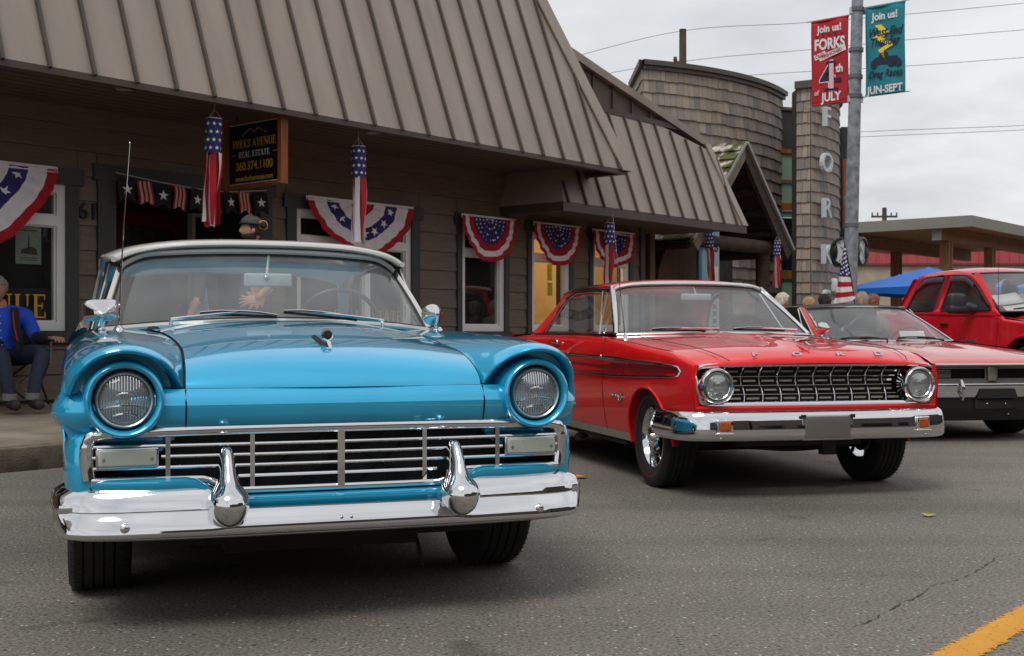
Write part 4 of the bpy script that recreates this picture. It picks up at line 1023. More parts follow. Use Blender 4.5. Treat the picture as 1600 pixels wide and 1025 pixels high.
TENT = mat('blue_tent_cloth', S(26, 106, 196), rough=0.6, var=0.06, scale=3)
tent = thing('canopy_tent', 'bright blue pop-up canopy tent behind the red pickup', 'tent', (9.46, 27.6, 0.1), R(24))
def tent_pt(u, v):   # u, v in -1..1
    k = max(abs(u), abs(v)); z = 1.87 + (1 - k) ** 1.1 * 0.50
    return (1.5 * u, 1.5 * v, z)
rows = [[tent_pt(-1 + i / 10, -1 + j / 10) for i in range(21)] for j in range(21)]
m = MB(); m.grid(rows); m.build('roof_cloth', TENT, tent, smooth=12)
m = MB(); ring = [(-1.5, -1.5), (1.5, -1.5), (1.5, 1.5), (-1.5, 1.5)]
for i in range(4):
    a, b = Vector(ring[i]), Vector(ring[(i + 1) % 4])
    m.grid([[(a.lerp(b, t).x, a.lerp(b, t).y, z + (0.02 * math.sin(t * 14) if z < 1.8 else 0)) for t in lin(0, 1, 14)] for z in (1.87, 1.72)])
m.build('valance', TENT, tent)
for x in (-1.45, 1.45):
    for y in (-1.45, 1.45): part('leg', mat('tent_leg', S(180, 182, 184), rough=0.4, metal=0.5), tent, 'box2', (x - 0.02, y - 0.02, 0), (x + 0.02, y + 0.02, 1.86), smooth=0)

# ================================================================ utility poles and wires
UW = ramp_mat('creosote_pole', [(0.3, S(66, 58, 50)), (0.7, S(96, 86, 74))], scale=3, stretch=(4, 4, 0.4), rough=0.9)
up = thing('utility_pole', 'bare brown utility pole rising behind the shingled hall', 'utility pole', (6.32, 45, 0))
part('shaft', UW, up, 'lathe', [(0.19, 0), (0.13, 12.2), (0, 12.22)], n=14)
part('insulator_bracket', UW, up, 'box2', (-0.3, -0.05, 10.9), (0.0, 0.05, 11.02), smooth=0)
part('insulator', mat('porcelain', S(70, 66, 64), rough=0.3), up, 'lathe', [(0.0, 0.2), (0.06, 0.18), (0.08, 0.05), (0.05, 0), (0, 0)], (-0.28, 0, 11.0), n=10)
up2 = thing('utility_pole', 'distant utility pole with a cross arm above the canopy roof', 'utility pole', (24.5, 80, 0))
part('shaft', UW, up2, 'lathe', [(0.2, 0), (0.15, 9.2), (0, 9.22)], n=12)
part('cross_arm', UW, up2, 'box2', (-0.85, -0.06, 8.55), (0.85, 0.06, 8.68), smooth=0)
for x in (-0.8, -0.45, 0.45, 0.8): part('insulator', mat('porcelain', S(70, 66, 64)), up2, 'lathe', [(0, 0.22), (0.05, 0.2), (0.05, 0.0), (0, 0)], (x, 0, 8.68), n=8)
def px3(px, py, Y): return Vector(((px - 800) / 1900 * Y, Y, EYE + (520 - py) * Y / 1900))
WIRE = mat('wire', S(120, 122, 126), rough=0.6, var=0.05)
wire_n = ['running from the bare pole top past the banners', 'below the bare pole top', 'passing behind the banners low', 'upper of the close pair above the canopy', 'lower of the close pair above the canopy']
for i, (pts, Y) in enumerate([([(700, 150), (893, 90), (1067, 48), (1250, 36), (1420, 22), (1900, -25)], 45), ([(700, 185), (940, 117), (1100, 92), (1260, 78), (1420, 62), (1900, 22)], 46), ([(700, 190), (960, 138), (1180, 117), (1420, 103), (1900, 66)], 47), ([(900, 232), (1345, 206), (1600, 196), (1900, 180)], 60), ([(900, 238), (1345, 214), (1600, 203), (1900, 188)], 60)]):
    m = MB(); m.tube(hermite([px3(a, b, Y) for a, b in pts], 6), 0.011 if Y < 50 else 0.014, n=5); o = m.build('overhead_wire', WIRE, None)
    tag(o, 'thin overhead wire ' + wire_n[i], 'wire', 'overhead wires')

# ================================================================ far side of the street (seen in glass and chrome only)
for i, (s0, w, hh, colr) in enumerate(((-16, 15, 7.4, (84, 74, 64)), (-0.5, 12, 6.2, (90, 84, 78)), (12, 18, 8.0, (72, 66, 60)), (31, 66, 6.6, (70, 62, 55)))):
    b = thing('opposite_shop', ['plain brown shop opposite the parked cars', 'low grey shop opposite the parked cars', 'tall dark brown hall opposite the parked cars', 'tan shop opposite far end of the street'][i], 'building', fac(s0, -17, 0), ANG, 'shops across the street')
    wm = mat('opposite_wall_%d' % i, S(*colr), rough=0.85, var=0.12)
    m = MB(); m.box2((0, -8, 0), (w, 0, hh)); m.build('wall', wm, b, smooth=0)
    m = MB(); m.box2((-0.1, -8.1, hh), (w + 0.1, 0.15, hh + 0.25)); m.build('coping', CAPM, b, smooth=0)
    k = 0.8
    while k < w - 2.2:
        m = MB(); m.box2((k, 0.002, 0.6), (k + 1.7, 0.05, 2.6)); m.build('window', mat('dark_pane', (0.012, 0.014, 0.016, 1)), b, smooth=0); k += 2.5

# ================================================================ hanging sign
sg = thing('hanging_sign', 'black wooden hanging sign with gold real estate lettering under the soffit', 'sign', fac(7.80, 9.95, 3.19), R(-40))
# local x runs toward the street, -y faces along the pavement
SW, SH = 0.80, 0.60; x0 = -0.40
part('panel', mat('sign_black', (0.006, 0.006, 0.006, 1), rough=0.4, var=0.1), sg, 'box2', (x0, -0.02, -0.70), (x0 + SW, 0.02, -0.08), smooth=0)
SWOOD = ramp_mat('stained_frame', [(0.3, S(112, 62, 30)), (0.7, S(150, 88, 44))], scale=5, rough=0.5, stretch=(4, 4, 0.5))
part('frame_rail', SWOOD, sg, 'box2', (x0 - 0.02, -0.035, -0.08), (x0 + SW, 0.035, -0.045), smooth=0)
part('frame_rail', SWOOD, sg, 'box2', (x0 - 0.02, -0.035, -0.735), (x0 + SW, 0.035, -0.70), smooth=0)
part('frame_post', SWOOD, sg, 'box2', (x0 + SW, -0.045, -0.735), (x0 + SW + 0.06, 0.04, -0.03), smooth=0)
part('frame_post', SWOOD, sg, 'box2', (x0 - 0.07, -0.045, -0.735), (x0 - 0.021, 0.04, -0.03), smooth=0)
for x in (x0 + 0.1, x0 + SW - 0.1): part('hook', BLACK, sg, 'tube', [(x, 0, -0.05), (x, 0, 0.0)], 0.008, n=6)
m = MB(); c = x0 + SW / 2
for q in (-0.085, -0.692): MB().box((c, -0.022, q), (SW - 0.01, 0.003, 0.008)).build('border_line', mat('sign_grey', S(190, 190, 186), rough=0.5), sg, smooth=0)
def sline(s, z, size, mm, sx=1.0, off=0.0015):
    m = MB(); text(m, s, Matrix.Translation((c, -0.022, z)), size=size, extrude=0.001, offset=off, sx=sx); m.build('lettering', mm, sg, smooth=0)
m = MB(); serif_text(m, 'FORKS AVENUE', Matrix.Translation((c, -0.022, -0.325)), .085, .70); m.build('lettering', GOLD, sg, smooth=0)
m = MB(); serif_text(m, 'REAL ESTATE', Matrix.Translation((c, -0.022, -0.425)), .062, .50); m.build('lettering', mat('sign_grey', S(190, 190, 186)), sg, smooth=0)
sline('360.374.1100', -0.555, 0.122, GOLD, 0.90); sline('www.forksavenue.com', -0.665, 0.078, GOLD, 0.84)
m = MB(); m.tube([(c - 0.19, -0.022, -0.205), (c - 0.06, -0.022, -0.135), (c + 0.0, -0.022, -0.175), (c + 0.07, -0.022, -0.14), (c + 0.2, -0.022, -0.20)], 0.005, n=5); m.build('mountain_line', GOLD, sg, smooth=0); m = MB()
m.box((c - 0.34, -0.022, -0.395), (0.07, 0.002, 0.007)); m.build('dash', GOLD, sg, smooth=0); m = MB(); m.box((c + 0.34, -0.022, -0.395), (0.07, 0.002, 0.007)); m.build('dash', GOLD, sg, smooth=0)

# ================================================================ fan buntings
def bunting(s0, s1, z1, drop, kind, label, seed):
    b = thing('fan_bunting', label, 'bunting', fac((s0 + s1) / 2, 10.93, z1), ANG, 'fan buntings over the shop windows')
    W = (s1 - s0) / 2; rnd = random.Random(seed); ph = rnd.uniform(0, 6)
    npl = 15 if kind == 'big' else 11
    def fn(r, a):     # r 0..1, a 0..pi (left to right, hanging down)
        ripple = 0.040 * r * math.sin(a * npl + ph) * (0.35 + 0.65 * math.sin(a)) + 0.01 * math.sin(3 * a + ph)
        sag = (0.035 * math.sin(a * 2.3 + ph) + 0.016 * math.sin(a * 7.1 + ph * 2)) * r
        # pleats gather: superellipse outline with square shoulders
        ca, sa = math.cos(a), math.sin(a); e = 1.28 if kind == 'big' else 0.98
        x = -W * r * math.copysign(abs(ca) ** e, ca); z = -drop * r * abs(sa) ** e
        return (x + 0.01 * math.sin(a * npl * 0.5) * r, -0.03 - abs(ripple) - 0.03 * r * sa, z + sag * sa)
    rings = {'big': [(0.0, 0.22, RED_C), (0.22, 0.44, WHT_C), (0.44, 0.66, BLU_C), (0.66, 0.88, WHT_C), (0.88, 1.0, RED_C)],
             'small': [(0.0, 0.60, BLU_C), (0.60, 0.76, RED_C), (0.76, 0.89, WHT_C), (0.89, 1.0, RED_C)]}[kind]
    nA = 96
    for r0, r1, mm in rings:
        nr = max(2, int((r1 - r0) * 14)); m = MB()
        m.grid([[fn(r, math.pi * k / nA) for k in range(nA + 1)] for r in lin(r0, r1, nr)]); m.build('cloth_band', mm, b, smooth=60)
    m = MB(); m.grid([[(-W + 2 * W * k / 20, -0.034 - 0.004 * (k % 2), z) for k in range(21)] for z in (0.03, -0.028)]); m.build('header_tape', WHT_C, b)
    for sx in (-1, 1): part('grommet', STEEL, b, 'lathe', [(0.006, 0), (0.016, 0), (0.016, -0.004), (0.006, -0.004)], (sx * (W - 0.03), -0.04, 0.0), axis='y', n=12)
    def onf(r, a, rad):
        P = Vector(fn(r, a)); du = (Vector(fn(r, a + 0.02)) - P); dv = (Vector(fn(r + 0.02, a)) - P); du.normalize(); dv = (dv - du * dv.dot(du)).normalized(); nn = du.cross(dv)
        if nn.y > 0: nn = -nn
        return lambda u, v: tuple(P + du * u + dv * v + nn * 0.006)
    if kind == 'big':
        for k in range(7):
            a = math.pi * (0.09 + 0.82 * k / 6); m = MB(); star(m, onf(0.55, a, 0), 0, 0, 0.062, rnd.uniform(0, 1)); m.build('star', STAR_C, b, smooth=0)
    else:
        m = MB()
        for r in (0.12, 0.25, 0.38, 0.51):
            n = int(3 + r * 22)
            for k in range(n):
                a = math.pi * (k + 0.5) / n; star(m, onf(r, a, 0), 0, 0, 0.021, rnd.uniform(0, 6))
        stuff(m.build('star_print', STAR_C, b, smooth=0))
    return b
bunting(4.42, 6.17, 2.54, 0.80, 'big', 'big pleated white bunting with blue star band beside the house number', 1)
bunting(9.27, 11.04, 2.54, 0.66, 'big', 'big pleated white bunting with blue star band behind the hanging windsock', 2)
bunting(11.94, 13.08, 2.53, 0.57, 'small', 'small red rimmed starry bunting over window with dark interior', 3)
bunting(13.46, 14.59, 2.53, 0.56, 'small', 'small red rimmed starry bunting over lit window with yellow notice', 4)
bunting(14.88, 16.02, 2.52, 0.56, 'small', 'small red rimmed starry bunting over lit window at wall end', 5)

# ================================================================ pennant string over the door
ps = thing('pennant_string', 'string of striped and black star pennants across the shop entrance', 'pennants', fac(7.75, 10.90, 2.55), ANG)
part('cord', STRING, ps, 'tube', hermite([(-0.95, 0, 0.03), (-0.3, -0.02, -0.03), (0.3, -0.02, -0.05), (0.95, 0, 0.02)], 8), 0.006, n=6)
STRIPE = mat('stripe_cream', S(196, 166, 152), rough=0.9, var=0.06); SRED = mat('stripe_red', S(150, 30, 34), rough=0.9, var=0.1)
for k in range(9):
    cx = -0.84 + 0.21 * k; zt = -0.035 - 0.045 * math.cos((k - 4) / 4 * 1.4) + 0.03; w, hgt = 0.175, 0.255
    striped = k % 2 == 1
    m = MB(); n = 7
    for i in range(n):
        xa, xb = -w / 2 + w * i / n, -w / 2 + w * (i + 1) / n
        za = -hgt + 0.05 * (1 - abs(2 * (xa / w))); zb = -hgt + 0.05 * (1 - abs(2 * (xb / w)))
        m.mi = (i % 2) if striped else 0
        m.grid([[(xa, 0.012 * math.sin(t * 5 + k), t * za), (xb, 0.012 * math.sin(t * 5 + k), t * zb)] for t in lin(0, 1, 6)])
    o = m.build('pennant', [SRED, STRIPE] if striped else [BLACK_C], ps, smooth=0, loc=(cx, -0.02, zt)); o.rotation_euler = (R(-4), R(rnd.uniform(-5, 5)), R(rnd.uniform(-12, 12)))
    if not striped:
        m = MB(); star(m, lambda u, v: (u, -0.016, v - 0.12), 0, 0, 0.058); m.build('star', STAR_C, o, smooth=0)

# ================================================================ flag windsocks
def windsock(s, N, ztop, scale, label, tilt=0.0, twist=0.0, seed=0):
    b = thing('flag_windsock', label, 'windsock', fac(s, N, ztop), ANG + twist, 'flag windsocks hanging from the eaves')
    b.rotation_euler = (0, tilt, ANG + twist); rnd = random.Random(seed)
    r, L = 0.073 * scale, 0.335 * scale; rib = 0.72 * scale
    def fn(u, v):   # u arc length, v down
        a = u / r; q = 1 + 0.06 * math.sin(3 * a + v * 9); return (r * q * math.sin(a), -r * q * math.cos(a), -v)
    m = MB(); m.grid([[fn(2 * math.pi * r * k / 28, L * j / 8) for k in range(29)] for j in range(9)]); m.build('tube', BLU_C, b)
    m = MB()
    for j in range(4):
        for k in range(8):
            u, v = (k + 0.5 * (j % 2)) * 2 * math.pi * r / 8, L * (0.16 + 0.23 * j); star(m, lambda uu, vv: tuple(Vector(fn(uu, vv)) + Vector((math.sin(uu / r), -math.cos(uu / r), 0)) * 0.004), u, v, 0.021 * scale, math.pi)
    stuff(m.build('star_print', STAR_C, b, smooth=0))
    for k in range(6):
        a = 2 * math.pi * (k + 0.25) / 6; w = 0.032 * scale; sw = rnd.uniform(-0.05, 0.05); le = rib * rnd.uniform(0.92, 1.0); rows = []
        for t in lin(0, 1, 12):
            rr = r * (1 - 0.25 * t) + 0.01 * math.sin(7 * t + k); tx, ty = math.cos(a), math.sin(a)
            p = Vector((rr * math.sin(a) + sw * t * t, -rr * math.cos(a), -L + 0.01 - le * t)); tw = 0.5 * math.sin(2.5 * t + k)
            d = Vector((math.cos(a + tw), math.sin(a + tw), 0)); rows.append([p - d * w, p, p + d * w])
        m = MB(); m.grid(rows); m.build('streamer', RED_C if k % 2 else WHT_C, b)
    part('hoop', WHITE, b, 'tube', [(r * math.sin(t), -r * math.cos(t), 0) for t in lin(0, 2 * math.pi, 24)[:-1]], 0.004, n=5, closed=True)
    top = 0.155 * scale
    m = MB()
    for k in range(3):
        a = 2 * math.pi * k / 3 + 0.5; m.tube([(r * math.sin(a), -r * math.cos(a), 0), (0, 0, top * 0.62)], 0.0035, n=5)
    m.tube([(0, 0, top * 0.6), (0.004, 0, top * 1.15)], 0.0045, n=5); m.build('cord', STRING, b)
    return b
windsock(7.05, 9.62, 3.005, 1.0, 'star spangled windsock hanging in front of the black sign', R(2.5), 0.2, 1)
windsock(8.91, 9.62, 2.96, 1.0, 'star spangled windsock hanging in front of the wide pleated bunting', R(0.5), 0.9, 2)
windsock(14.06, 10.0, 2.52, 0.92, 'star spangled windsock hanging above the red coupe roof', R(1), 0.4, 3)
windsock(18.28, 10.9, 2.72, 0.86, 'wind twisted star windsock hanging before the pale blue board', R(-9), 0.1, 4)
windsock(20.95, 11.0, 2.72, 0.86, 'star spangled windsock hanging from the porch gable end', R(0), 0.0, 5)

# ================================================================ vehicles: shared builders
def car_root(name, label, cat, ox, oy, yaw, group='vehicles parked at an angle to the kerb'):
    return thing(name, label, cat, (ox, oy, 0), R(yaw), group)

def paint(name, col, coat=1.0, rough=0.35, metal=0.0, ior=1.42):
    m = mat(name, col, spec=0.12, rough=rough, metal=metal, coat=coat, var=0.05, scale=3, coat_rough=0.025, coat_ior=ior)
    return m

def wheel(root, x, y, rad, width, rim_r, style, side, redline=False, treads=4):
    """tyre and rim; side = -1 when the outer face looks to -x"""
    n = 48; hw = width / 2
    w = bpy.data.objects.new('wheel', None); link(w, root); w.location = (x, y, rad)
    # tyre cross-section: sidewall bulge, shoulder, grooved tread
    prof = [(rim_r - 0.012, -hw * 0.62), (rim_r + 0.012, -hw * 0.80), (rim_r + (rad - rim_r) * 0.5, -hw), (rad - 0.022, -hw * 0.97), (rad - 0.006, -hw * 0.86)]
    tread = []
    for k in range(treads + 1):
        a = -hw * 0.80 + 2 * hw * 0.80 * k / (treads + 1); b = -hw * 0.80 + 2 * hw * 0.80 * (k + 1) / (treads + 1)
        tread += [(rad, a + 0.001), (rad, b - 0.008)]
        if k < treads: tread += [(rad - 0.009, b - 0.006), (rad - 0.009, b - 0.001)]
    prof = prof + tread + [(r, -a) for r, a in prof[::-1]]
    m = MB(); m.lathe(prof, axis='x', n=n); t = m.build('tyre', RUBBER, w, smooth=35)
    m = MB()   # sipes across the shoulders
    for k in range(70):
        a = 2 * math.pi * k / 70
        for q in (-1, 1):
            m.box((q * hw * 0.72, (rad + 0.0008) * math.cos(a), (rad + 0.0008) * math.sin(a)), (hw * 0.34, 0.004, 0.002), Matrix.Rotation(a - math.pi / 2, 3, 'X'))
    stuff(m.build('tread_sipe', BLACK, w, smooth=0))
    if redline:
        m = MB(); rr = rim_r + (rad - rim_r) * 0.45; m.lathe([(rr - 0.004, side * (hw + 0.0005)), (rr + 0.004, side * (hw + 0.0008))], axis='x', n=n); m.build('red_line', mat('redline', S(120, 34, 28), rough=0.7), w)
    xo = side * hw * 0.55
    m = MB(); m.lathe([(rim_r, side * hw * 0.78), (rim_r - 0.008, side * hw * 0.80), (rim_r - 0.02, side * hw * 0.6), (rim_r - 0.03, side * hw * 0.2), (rim_r - 0.035, -side * hw * 0.7)], axis='x', n=n); m.build('rim', CHROME if style != 'steel' else STEEL, w)
    if style == 'mag':
        for k in range(5):
            a = 2 * math.pi * k / 5 + 0.3; m = MB(); rows = []
            for rr, wd, dx in ((0.035, 0.030, 0.02), (0.07, 0.026, 0.025), (0.11, 0.024, 0.018), (rim_r - 0.022, 0.034, 0.0)):
                c_, s_ = math.cos(a), math.sin(a); rows.append([(xo + side * (dx - abs(q) * 0.012), rr * c_ - q * wd * s_, rr * s_ + q * wd * c_) for q in (-1, -0.55, 0, 0.55, 1)])
            m.grid(rows); m.build('spoke', CHROME, w)
        m = MB(); m.lathe([(0.0, xo + side * 0.05), (0.028, xo + side * 0.045), (0.036, xo + side * 0.02), (0.045, xo)], axis='x', n=20); m.build('hub_cap', CHROME, w)
        for k in range(5):
            a = 2 * math.pi * (k + 0.5) / 5 + 0.3; m = MB(); m.lathe([(0, side * 0.02), (0.009, side * 0.018), (0.009, 0)], (xo, 0.055 * math.cos(a), 0.055 * math.sin(a)), axis='x', n=6); m.build('wheel_nut', CHROME, w)
    else:
        m = MB(); m.lathe([(0, xo + side * 0.02), (0.05, xo + side * 0.018), (0.10, xo), (rim_r - 0.02, xo - side * 0.02)], axis='x', n=32); m.build('wheel_disc', CHROME_D if style == 'steel' else CHROME, w)
    m = MB(); m.lathe([(0.0, -side * hw * 0.2), (0.11, -side * hw * 0.2), (0.12, -side * hw * 0.6), (0.0, -side * hw * 0.62)], axis='x', n=24); m.build('brake_drum', DARK, w)
    return w

def side_shell(root, name, matl, X, zt, zb0, inset, y0, y1, arches, r_sh=0.05, nv=12, lip=0.010, extra_y=()):
    """both flanks of a body: half width X(y), shoulder height zt(y), sill zb0(y), inset(z) pulls inward; wheel openings are cut as arches"""
    ys = set(lin(y0, y1, int((y1 - y0) / 0.06)))
    for yc, rr, zc in arches:
        for k in range(33): ys.add(yc - rr * math.cos(math.pi * k / 32))
        ys.add(yc - rr - 0.001); ys.add(yc + rr + 0.001)
    for q in extra_y: ys.add(q)
    ys = sorted(q for q in ys if y0 - 1e-9 <= q <= y1 + 1e-9)
    def zb(y):
        z = zb0(y)
        for yc, rr, zc in arches:
            if abs(y - yc) <= rr: z = max(z, zc + math.sqrt(max(0, rr * rr - (y - yc) ** 2)))
        return z
    def sec(y):
        top, bot, x = zt(y), zb(y), X(y); r = r_sh; out = []
        for k in range(5):
            a = math.pi / 2 * k / 4; out.append((x - inset(top - r * (1 - math.cos(a))) - r * (1 - math.sin(a)), y, top - r * (1 - math.cos(a))))
        for k in range(1, nv + 1):
            z = top - r + (bot - top + r) * k / nv; out.append((x - inset(z), y, z))
        return out
    m = MB(); m.grid([[(-x, y, z) for x, y, z in sec(y_)] for y_ in ys]); m.build(name, matl, root, smooth=50)
    m = MB(); m.grid([sec(y) for y in ys]); o = m.build(name, matl, root, smooth=50)
    for yc, rr, zc in arches:
        for sgn in (-1, 1):
            path = []; inn = []
            for k in range(37):
                a = math.pi * k / 36; y, z = yc - rr * math.cos(a), zc + rr * math.sin(a)
                path.append((sgn * (X(y) - inset(z) + 0.002), y, z)); inn.append((sgn * (X(y) - inset(z) - 0.09), y, z))
            y, z = yc - rr, zb0(yc - rr); path.insert(0, (sgn * (X(y) - inset(z) + 0.002), y, z)); inn.insert(0, (sgn * (X(y) - 0.09), y, z))
            y, z = yc + rr, zb0(yc + rr); path.append((sgn * (X(y) - inset(z) + 0.002), y, z)); inn.append((sgn * (X(y) - 0.09), y, z))
            m = MB(); m.tube(path, lip, n=8); m.grid([path, inn]); m.build('wheel_arch_lip', matl, o)
            m = MB(); rows = []
            for dx in (-0.08, -0.30):
                rows.append([(sgn * (X(yc) + dx), yc - (rr + 0.03) * math.cos(math.pi * k / 24), max(0.15, zc + (rr + 0.03) * math.sin(math.pi * k / 24))) for k in range(25)])
            rows.append([(sgn * (X(yc) - 0.30), yc, zc)] * 25)
            m.grid(rows); m.build('wheel_well', DARK, o)
    return o, sec

def strip_on(root, name, matl, pts, r, n=8):
    m = MB(); m.tube(hermite(pts, 6), r, n=n); return m.build(name, matl, root)

def headlamp(root, x, y, z, r, ring=CHROME, ribs=True):
    """reflector bowl, bulb shield, ribbed lens, rim; faces -y"""
    h = bpy.data.objects.new('headlight', None); link(h, root); h.location = (x, y, z)
    m = MB(); m.lathe([(r, 0.0), (r * 0.9, 0.03), (r * 0.6, 0.06), (r * 0.2, 0.078), (0, 0.08)], axis='y', n=32); m.build('reflector', REFL, h)
    m = MB(); m.lathe([(0, -0.004), (r * 0.18, -0.002), (r * 0.2, 0.03), (0, 0.04)], axis='y', n=16); m.build('bulb_shield', STEEL, h)
    m = MB()
    for k in range(-8, 9):
        xx = k * r / 9.2; hh = math.sqrt(max(0, (r * 0.93) ** 2 - xx * xx)); d = -0.02 * (1 - (xx / r) ** 2)
        if ribs: m.tube([(xx, d * (1 - (q * hh / r) ** 2) + 0.002, q * hh) for q in lin(-1, 1, 8)], r * 0.030, n=6)
    if ribs:
        stuff(m.build('lens_rib', mat('lens_flute', (0.9, 0.92, 0.92, 1), rough=0.12, metal=1.0, var=0.05), h))
    if ribs:
        for zz, ww in ((-.30, .72), (.18, .30), (-.62, .45)):
            mq = MB(); mq.tube([(r * ww * q, -.021 + .012 * q * q, r * (zz + .10 * (1 - q * q))) for q in lin(-1, 1, 10)], r * .045, n=6); mq.build('lens_block', mat('lens_flute', (0.9, 0.92, 0.92, 1)), h)
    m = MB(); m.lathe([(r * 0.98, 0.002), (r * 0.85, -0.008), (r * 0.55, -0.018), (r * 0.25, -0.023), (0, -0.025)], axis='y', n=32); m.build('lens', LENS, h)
    m = MB(); m.lathe([(r * 0.97, 0.004), (r * 0.99, -0.008), (r * 1.05, -0.012), (r * 1.12, -0.006), (r * 1.14, 0.012)], axis='y', n=40); m.build('rim', ring, h)
    return h

def wiper(root, a, b, c, matl=CHROME, blade_half=0.19):
    """arm from pivot a to b; blade centred at b along direction c"""
    w = bpy.data.objects.new('wiper', None); link(w, root)
    m = MB(); A, B = Vector(a), Vector(b); m.tube([A, A + Vector((0, -0.005, 0.025)), A.lerp(B, 0.5) + Vector((0, -0.02, 0.018)), B + Vector((0, -0.012, 0.008))], [0.011, 0.010, 0.007, 0.005], n=8); m.build('arm', matl, w)
    d = Vector(c).normalized(); m = MB(); m.tube([B - d * blade_half, B - d * blade_half * 0.5 + Vector((0, -0.008, 0.01)), B + Vector((0, -0.012, 0.012)), B + d * blade_half * 0.5 + Vector((0, -0.008, 0.01)), B + d * blade_half], 0.0055, n=6); m.build('blade_frame', matl, w)
    m = MB(); m.tube([B - d * blade_half + Vector((0, 0.004, -0.006)), B + Vector((0, 0.0, -0.004)), B + d * blade_half + Vector((0, 0.004, -0.006))], 0.006, n=6); m.build('blade_rubber', BLACK, w)
    return w

def steering(root, c, r, tilt, matl):
    s = bpy.data.objects.new('steering_wheel', None); link(s, root); s.location = c; s.rotation_euler = (tilt, 0, 0)
    m = MB(); m.tube([(r * math.cos(t), 0, r * math.sin(t)) for t in lin(0, 2 * math.pi, 40)[:-1]], 0.012, n=8, closed=True); m.build('rim', matl, s)
    m = MB()
    for a in (0.2, math.pi - 0.2, -math.pi / 2): m.tube([(0, -0.03, 0), (r * math.cos(a), 0, r * math.sin(a))], 0.009, n=6)
    m.build('spoke', CHROME, s); m = MB(); m.lathe([(0, 0.02), (0.05, 0.02), (0.06, -0.02), (0.02, -0.04), (0.02, -0.5)], axis='y', n=16); m.build('column', matl, s)
    return s

def seat(root, x, y, w, matl, zb=0.38, zt=0.92, rake=0.18):
    s = bpy.data.objects.new('seat', None); link(s, root); s.location = (x, y, 0)
    m = MB(); m.rbox((0, 0, zb), (w, 0.55, 0.16), 0.05); m.build('cushion', matl, s)
    m = MB(); m.rbox((0, 0, 0), (w, 0.14, zt - zb), 0.06); m.build('backrest', matl, s, loc=(0, 0.27 + rake * 0.5, (zt + zb) / 2), rot=(-rake, 0, 0))
    return s

def side_mirror_round(root, x, y, z, h, r, lean, matl=CHROME, name='door_mirror'):
    """cone-backed round mirror on a stalk; cone point looks forward (-y)"""
    s = bpy.data.objects.new(name, None); link(s, root); s.location = (x, y, z)
    m = MB(); m.lathe([(0, -0.085), (0.012, -0.08), (r * 0.55, -0.04), (r * 0.97, 0.0), (r, 0.015), (r * 0.96, 0.03), (0, 0.03)], (lean, 0, h), axis='y', n=28); m.build('shell', matl, s)
    m = MB(); m.tube([(0, 0, 0), (lean * 0.3, 0, h * 0.4), (lean, -0.05, h - 0.01)], [0.009, 0.007, 0.007], n=8); m.build('stalk', matl, s)
    m = MB(); m.lathe([(0, 0.02), (0.02, 0.017), (0.028, 0.006), (0.03, 0)], n=16, sx=1.0, sz=1.6); m.build('foot', matl, s)
    return s

# ================================================================ blue 1950s hardtop
BLUE = paint('sky_blue_paint', (0.014, 0.45, 0.76, 1), rough=0.17, metal=0.35, ior=1.75)
CREAM = paint('cream_white_paint', (0.60, 0.585, 0.54, 1), rough=0.35)
bc = car_root('blue_sedan', 'sky blue 1950s hardtop with white roof and heavy chrome bumper', 'car', -0.567, 4.088, 19.1)
def sstep(a, b, x): t = min(1, max(0, (x - a) / (b - a))); return t * t * (3 - 2 * t)

# hood
tabh = [(.045, .075, .507, .787, .787), (.048, .078, .507, .797, .796), (.066, .096, .506, .826, .819), (.115, .14, .503, .868, .849), (.21, .23, .50, .908, .882), (.36, .37, .496, .940, .909), (.7, .7, .50, .980, .941), (1.1, 1.1, .52, 1.010, .969), (1.44, 1.56, .56, 1.032, .987)]
def hood_row(t, n=(-1, -.9, -.66, -.33, 0, .33, .66, .9, 1)):
    ym, ye, xe, zm, ze = t
    return [(xe * q, ym + (ye - ym) * q * q, zm + (ze - zm) * abs(q) ** 2.6) for q in n]
m = MB(); m.grid(patch([hood_row(t) for t in tabh], 6, 5)); hood = m.build('hood', BLUE, bc, smooth=60)
m = MB(); low = [(x, y + 0.01, z - 0.012) for x, y, z in hermite([hood_row(t)[0] for t in tabh], 5)]
m.tube(low, 0.007, n=6); m.mirror(); m.build('hood_gap', BLACK, hood)
m = MB(); m.tube([(x, y + 0.012, z - 0.006) for x, y, z in hermite(hood_row(tabh[0]), 5)], 0.006, n=6); m.build('hood_lip_gap', BLACK, hood)

# front panel with its crease, running out into the pods under the lamps
def plan_norm(P):
    out = []
    for i, p in enumerate(P):
        a, b = P[max(0, i - 1)], P[min(len(P) - 1, i + 1)]; d = Vector((b[0] - a[0], b[1] - a[1])).normalized(); out.append(Vector((-d.y, d.x)))   # inward for a path going +x then +y
    return out
crest = hermite([(0, .02), (.25, .022), (.507, .034), (.62, .044), (.72, .055), (.815, .066), (.882, .115), (.920, .20), (.928, .33), (.912, .52)], 5)
nr = plan_norm(crest); rows = []
flat = [(.786, .032), (.779, .022), (.757, .009), (.735, .0005), (.730, .0), (.724, .0008), (.70, .006), (.668, .016), (.655, .034)]
pod = [(.792, .090), (.780, .055), (.760, .022), (.730, .004), (.715, .0), (.700, .002), (.675, .014), (.650, .038), (.640, .062)]
for p, n in zip(crest, nr):
    k = sstep(.62, .86, p[0]); fade = 1 - 0.6 * sstep(.25, .52, p[1])
    row = []
    for (z0, o0), (z1, o1) in zip(flat, pod):
        z, o = z0 + (z1 - z0) * k, (o0 + (o1 - o0) * k) * fade; row.append((p[0] + n.x * o, p[1] + n.y * o, z))
    row.append((row[-1][0] + n.x * 0.01, row[-1][1] + n.y * 0.03, row[-1][2] - 0.004)); rows.append(row)
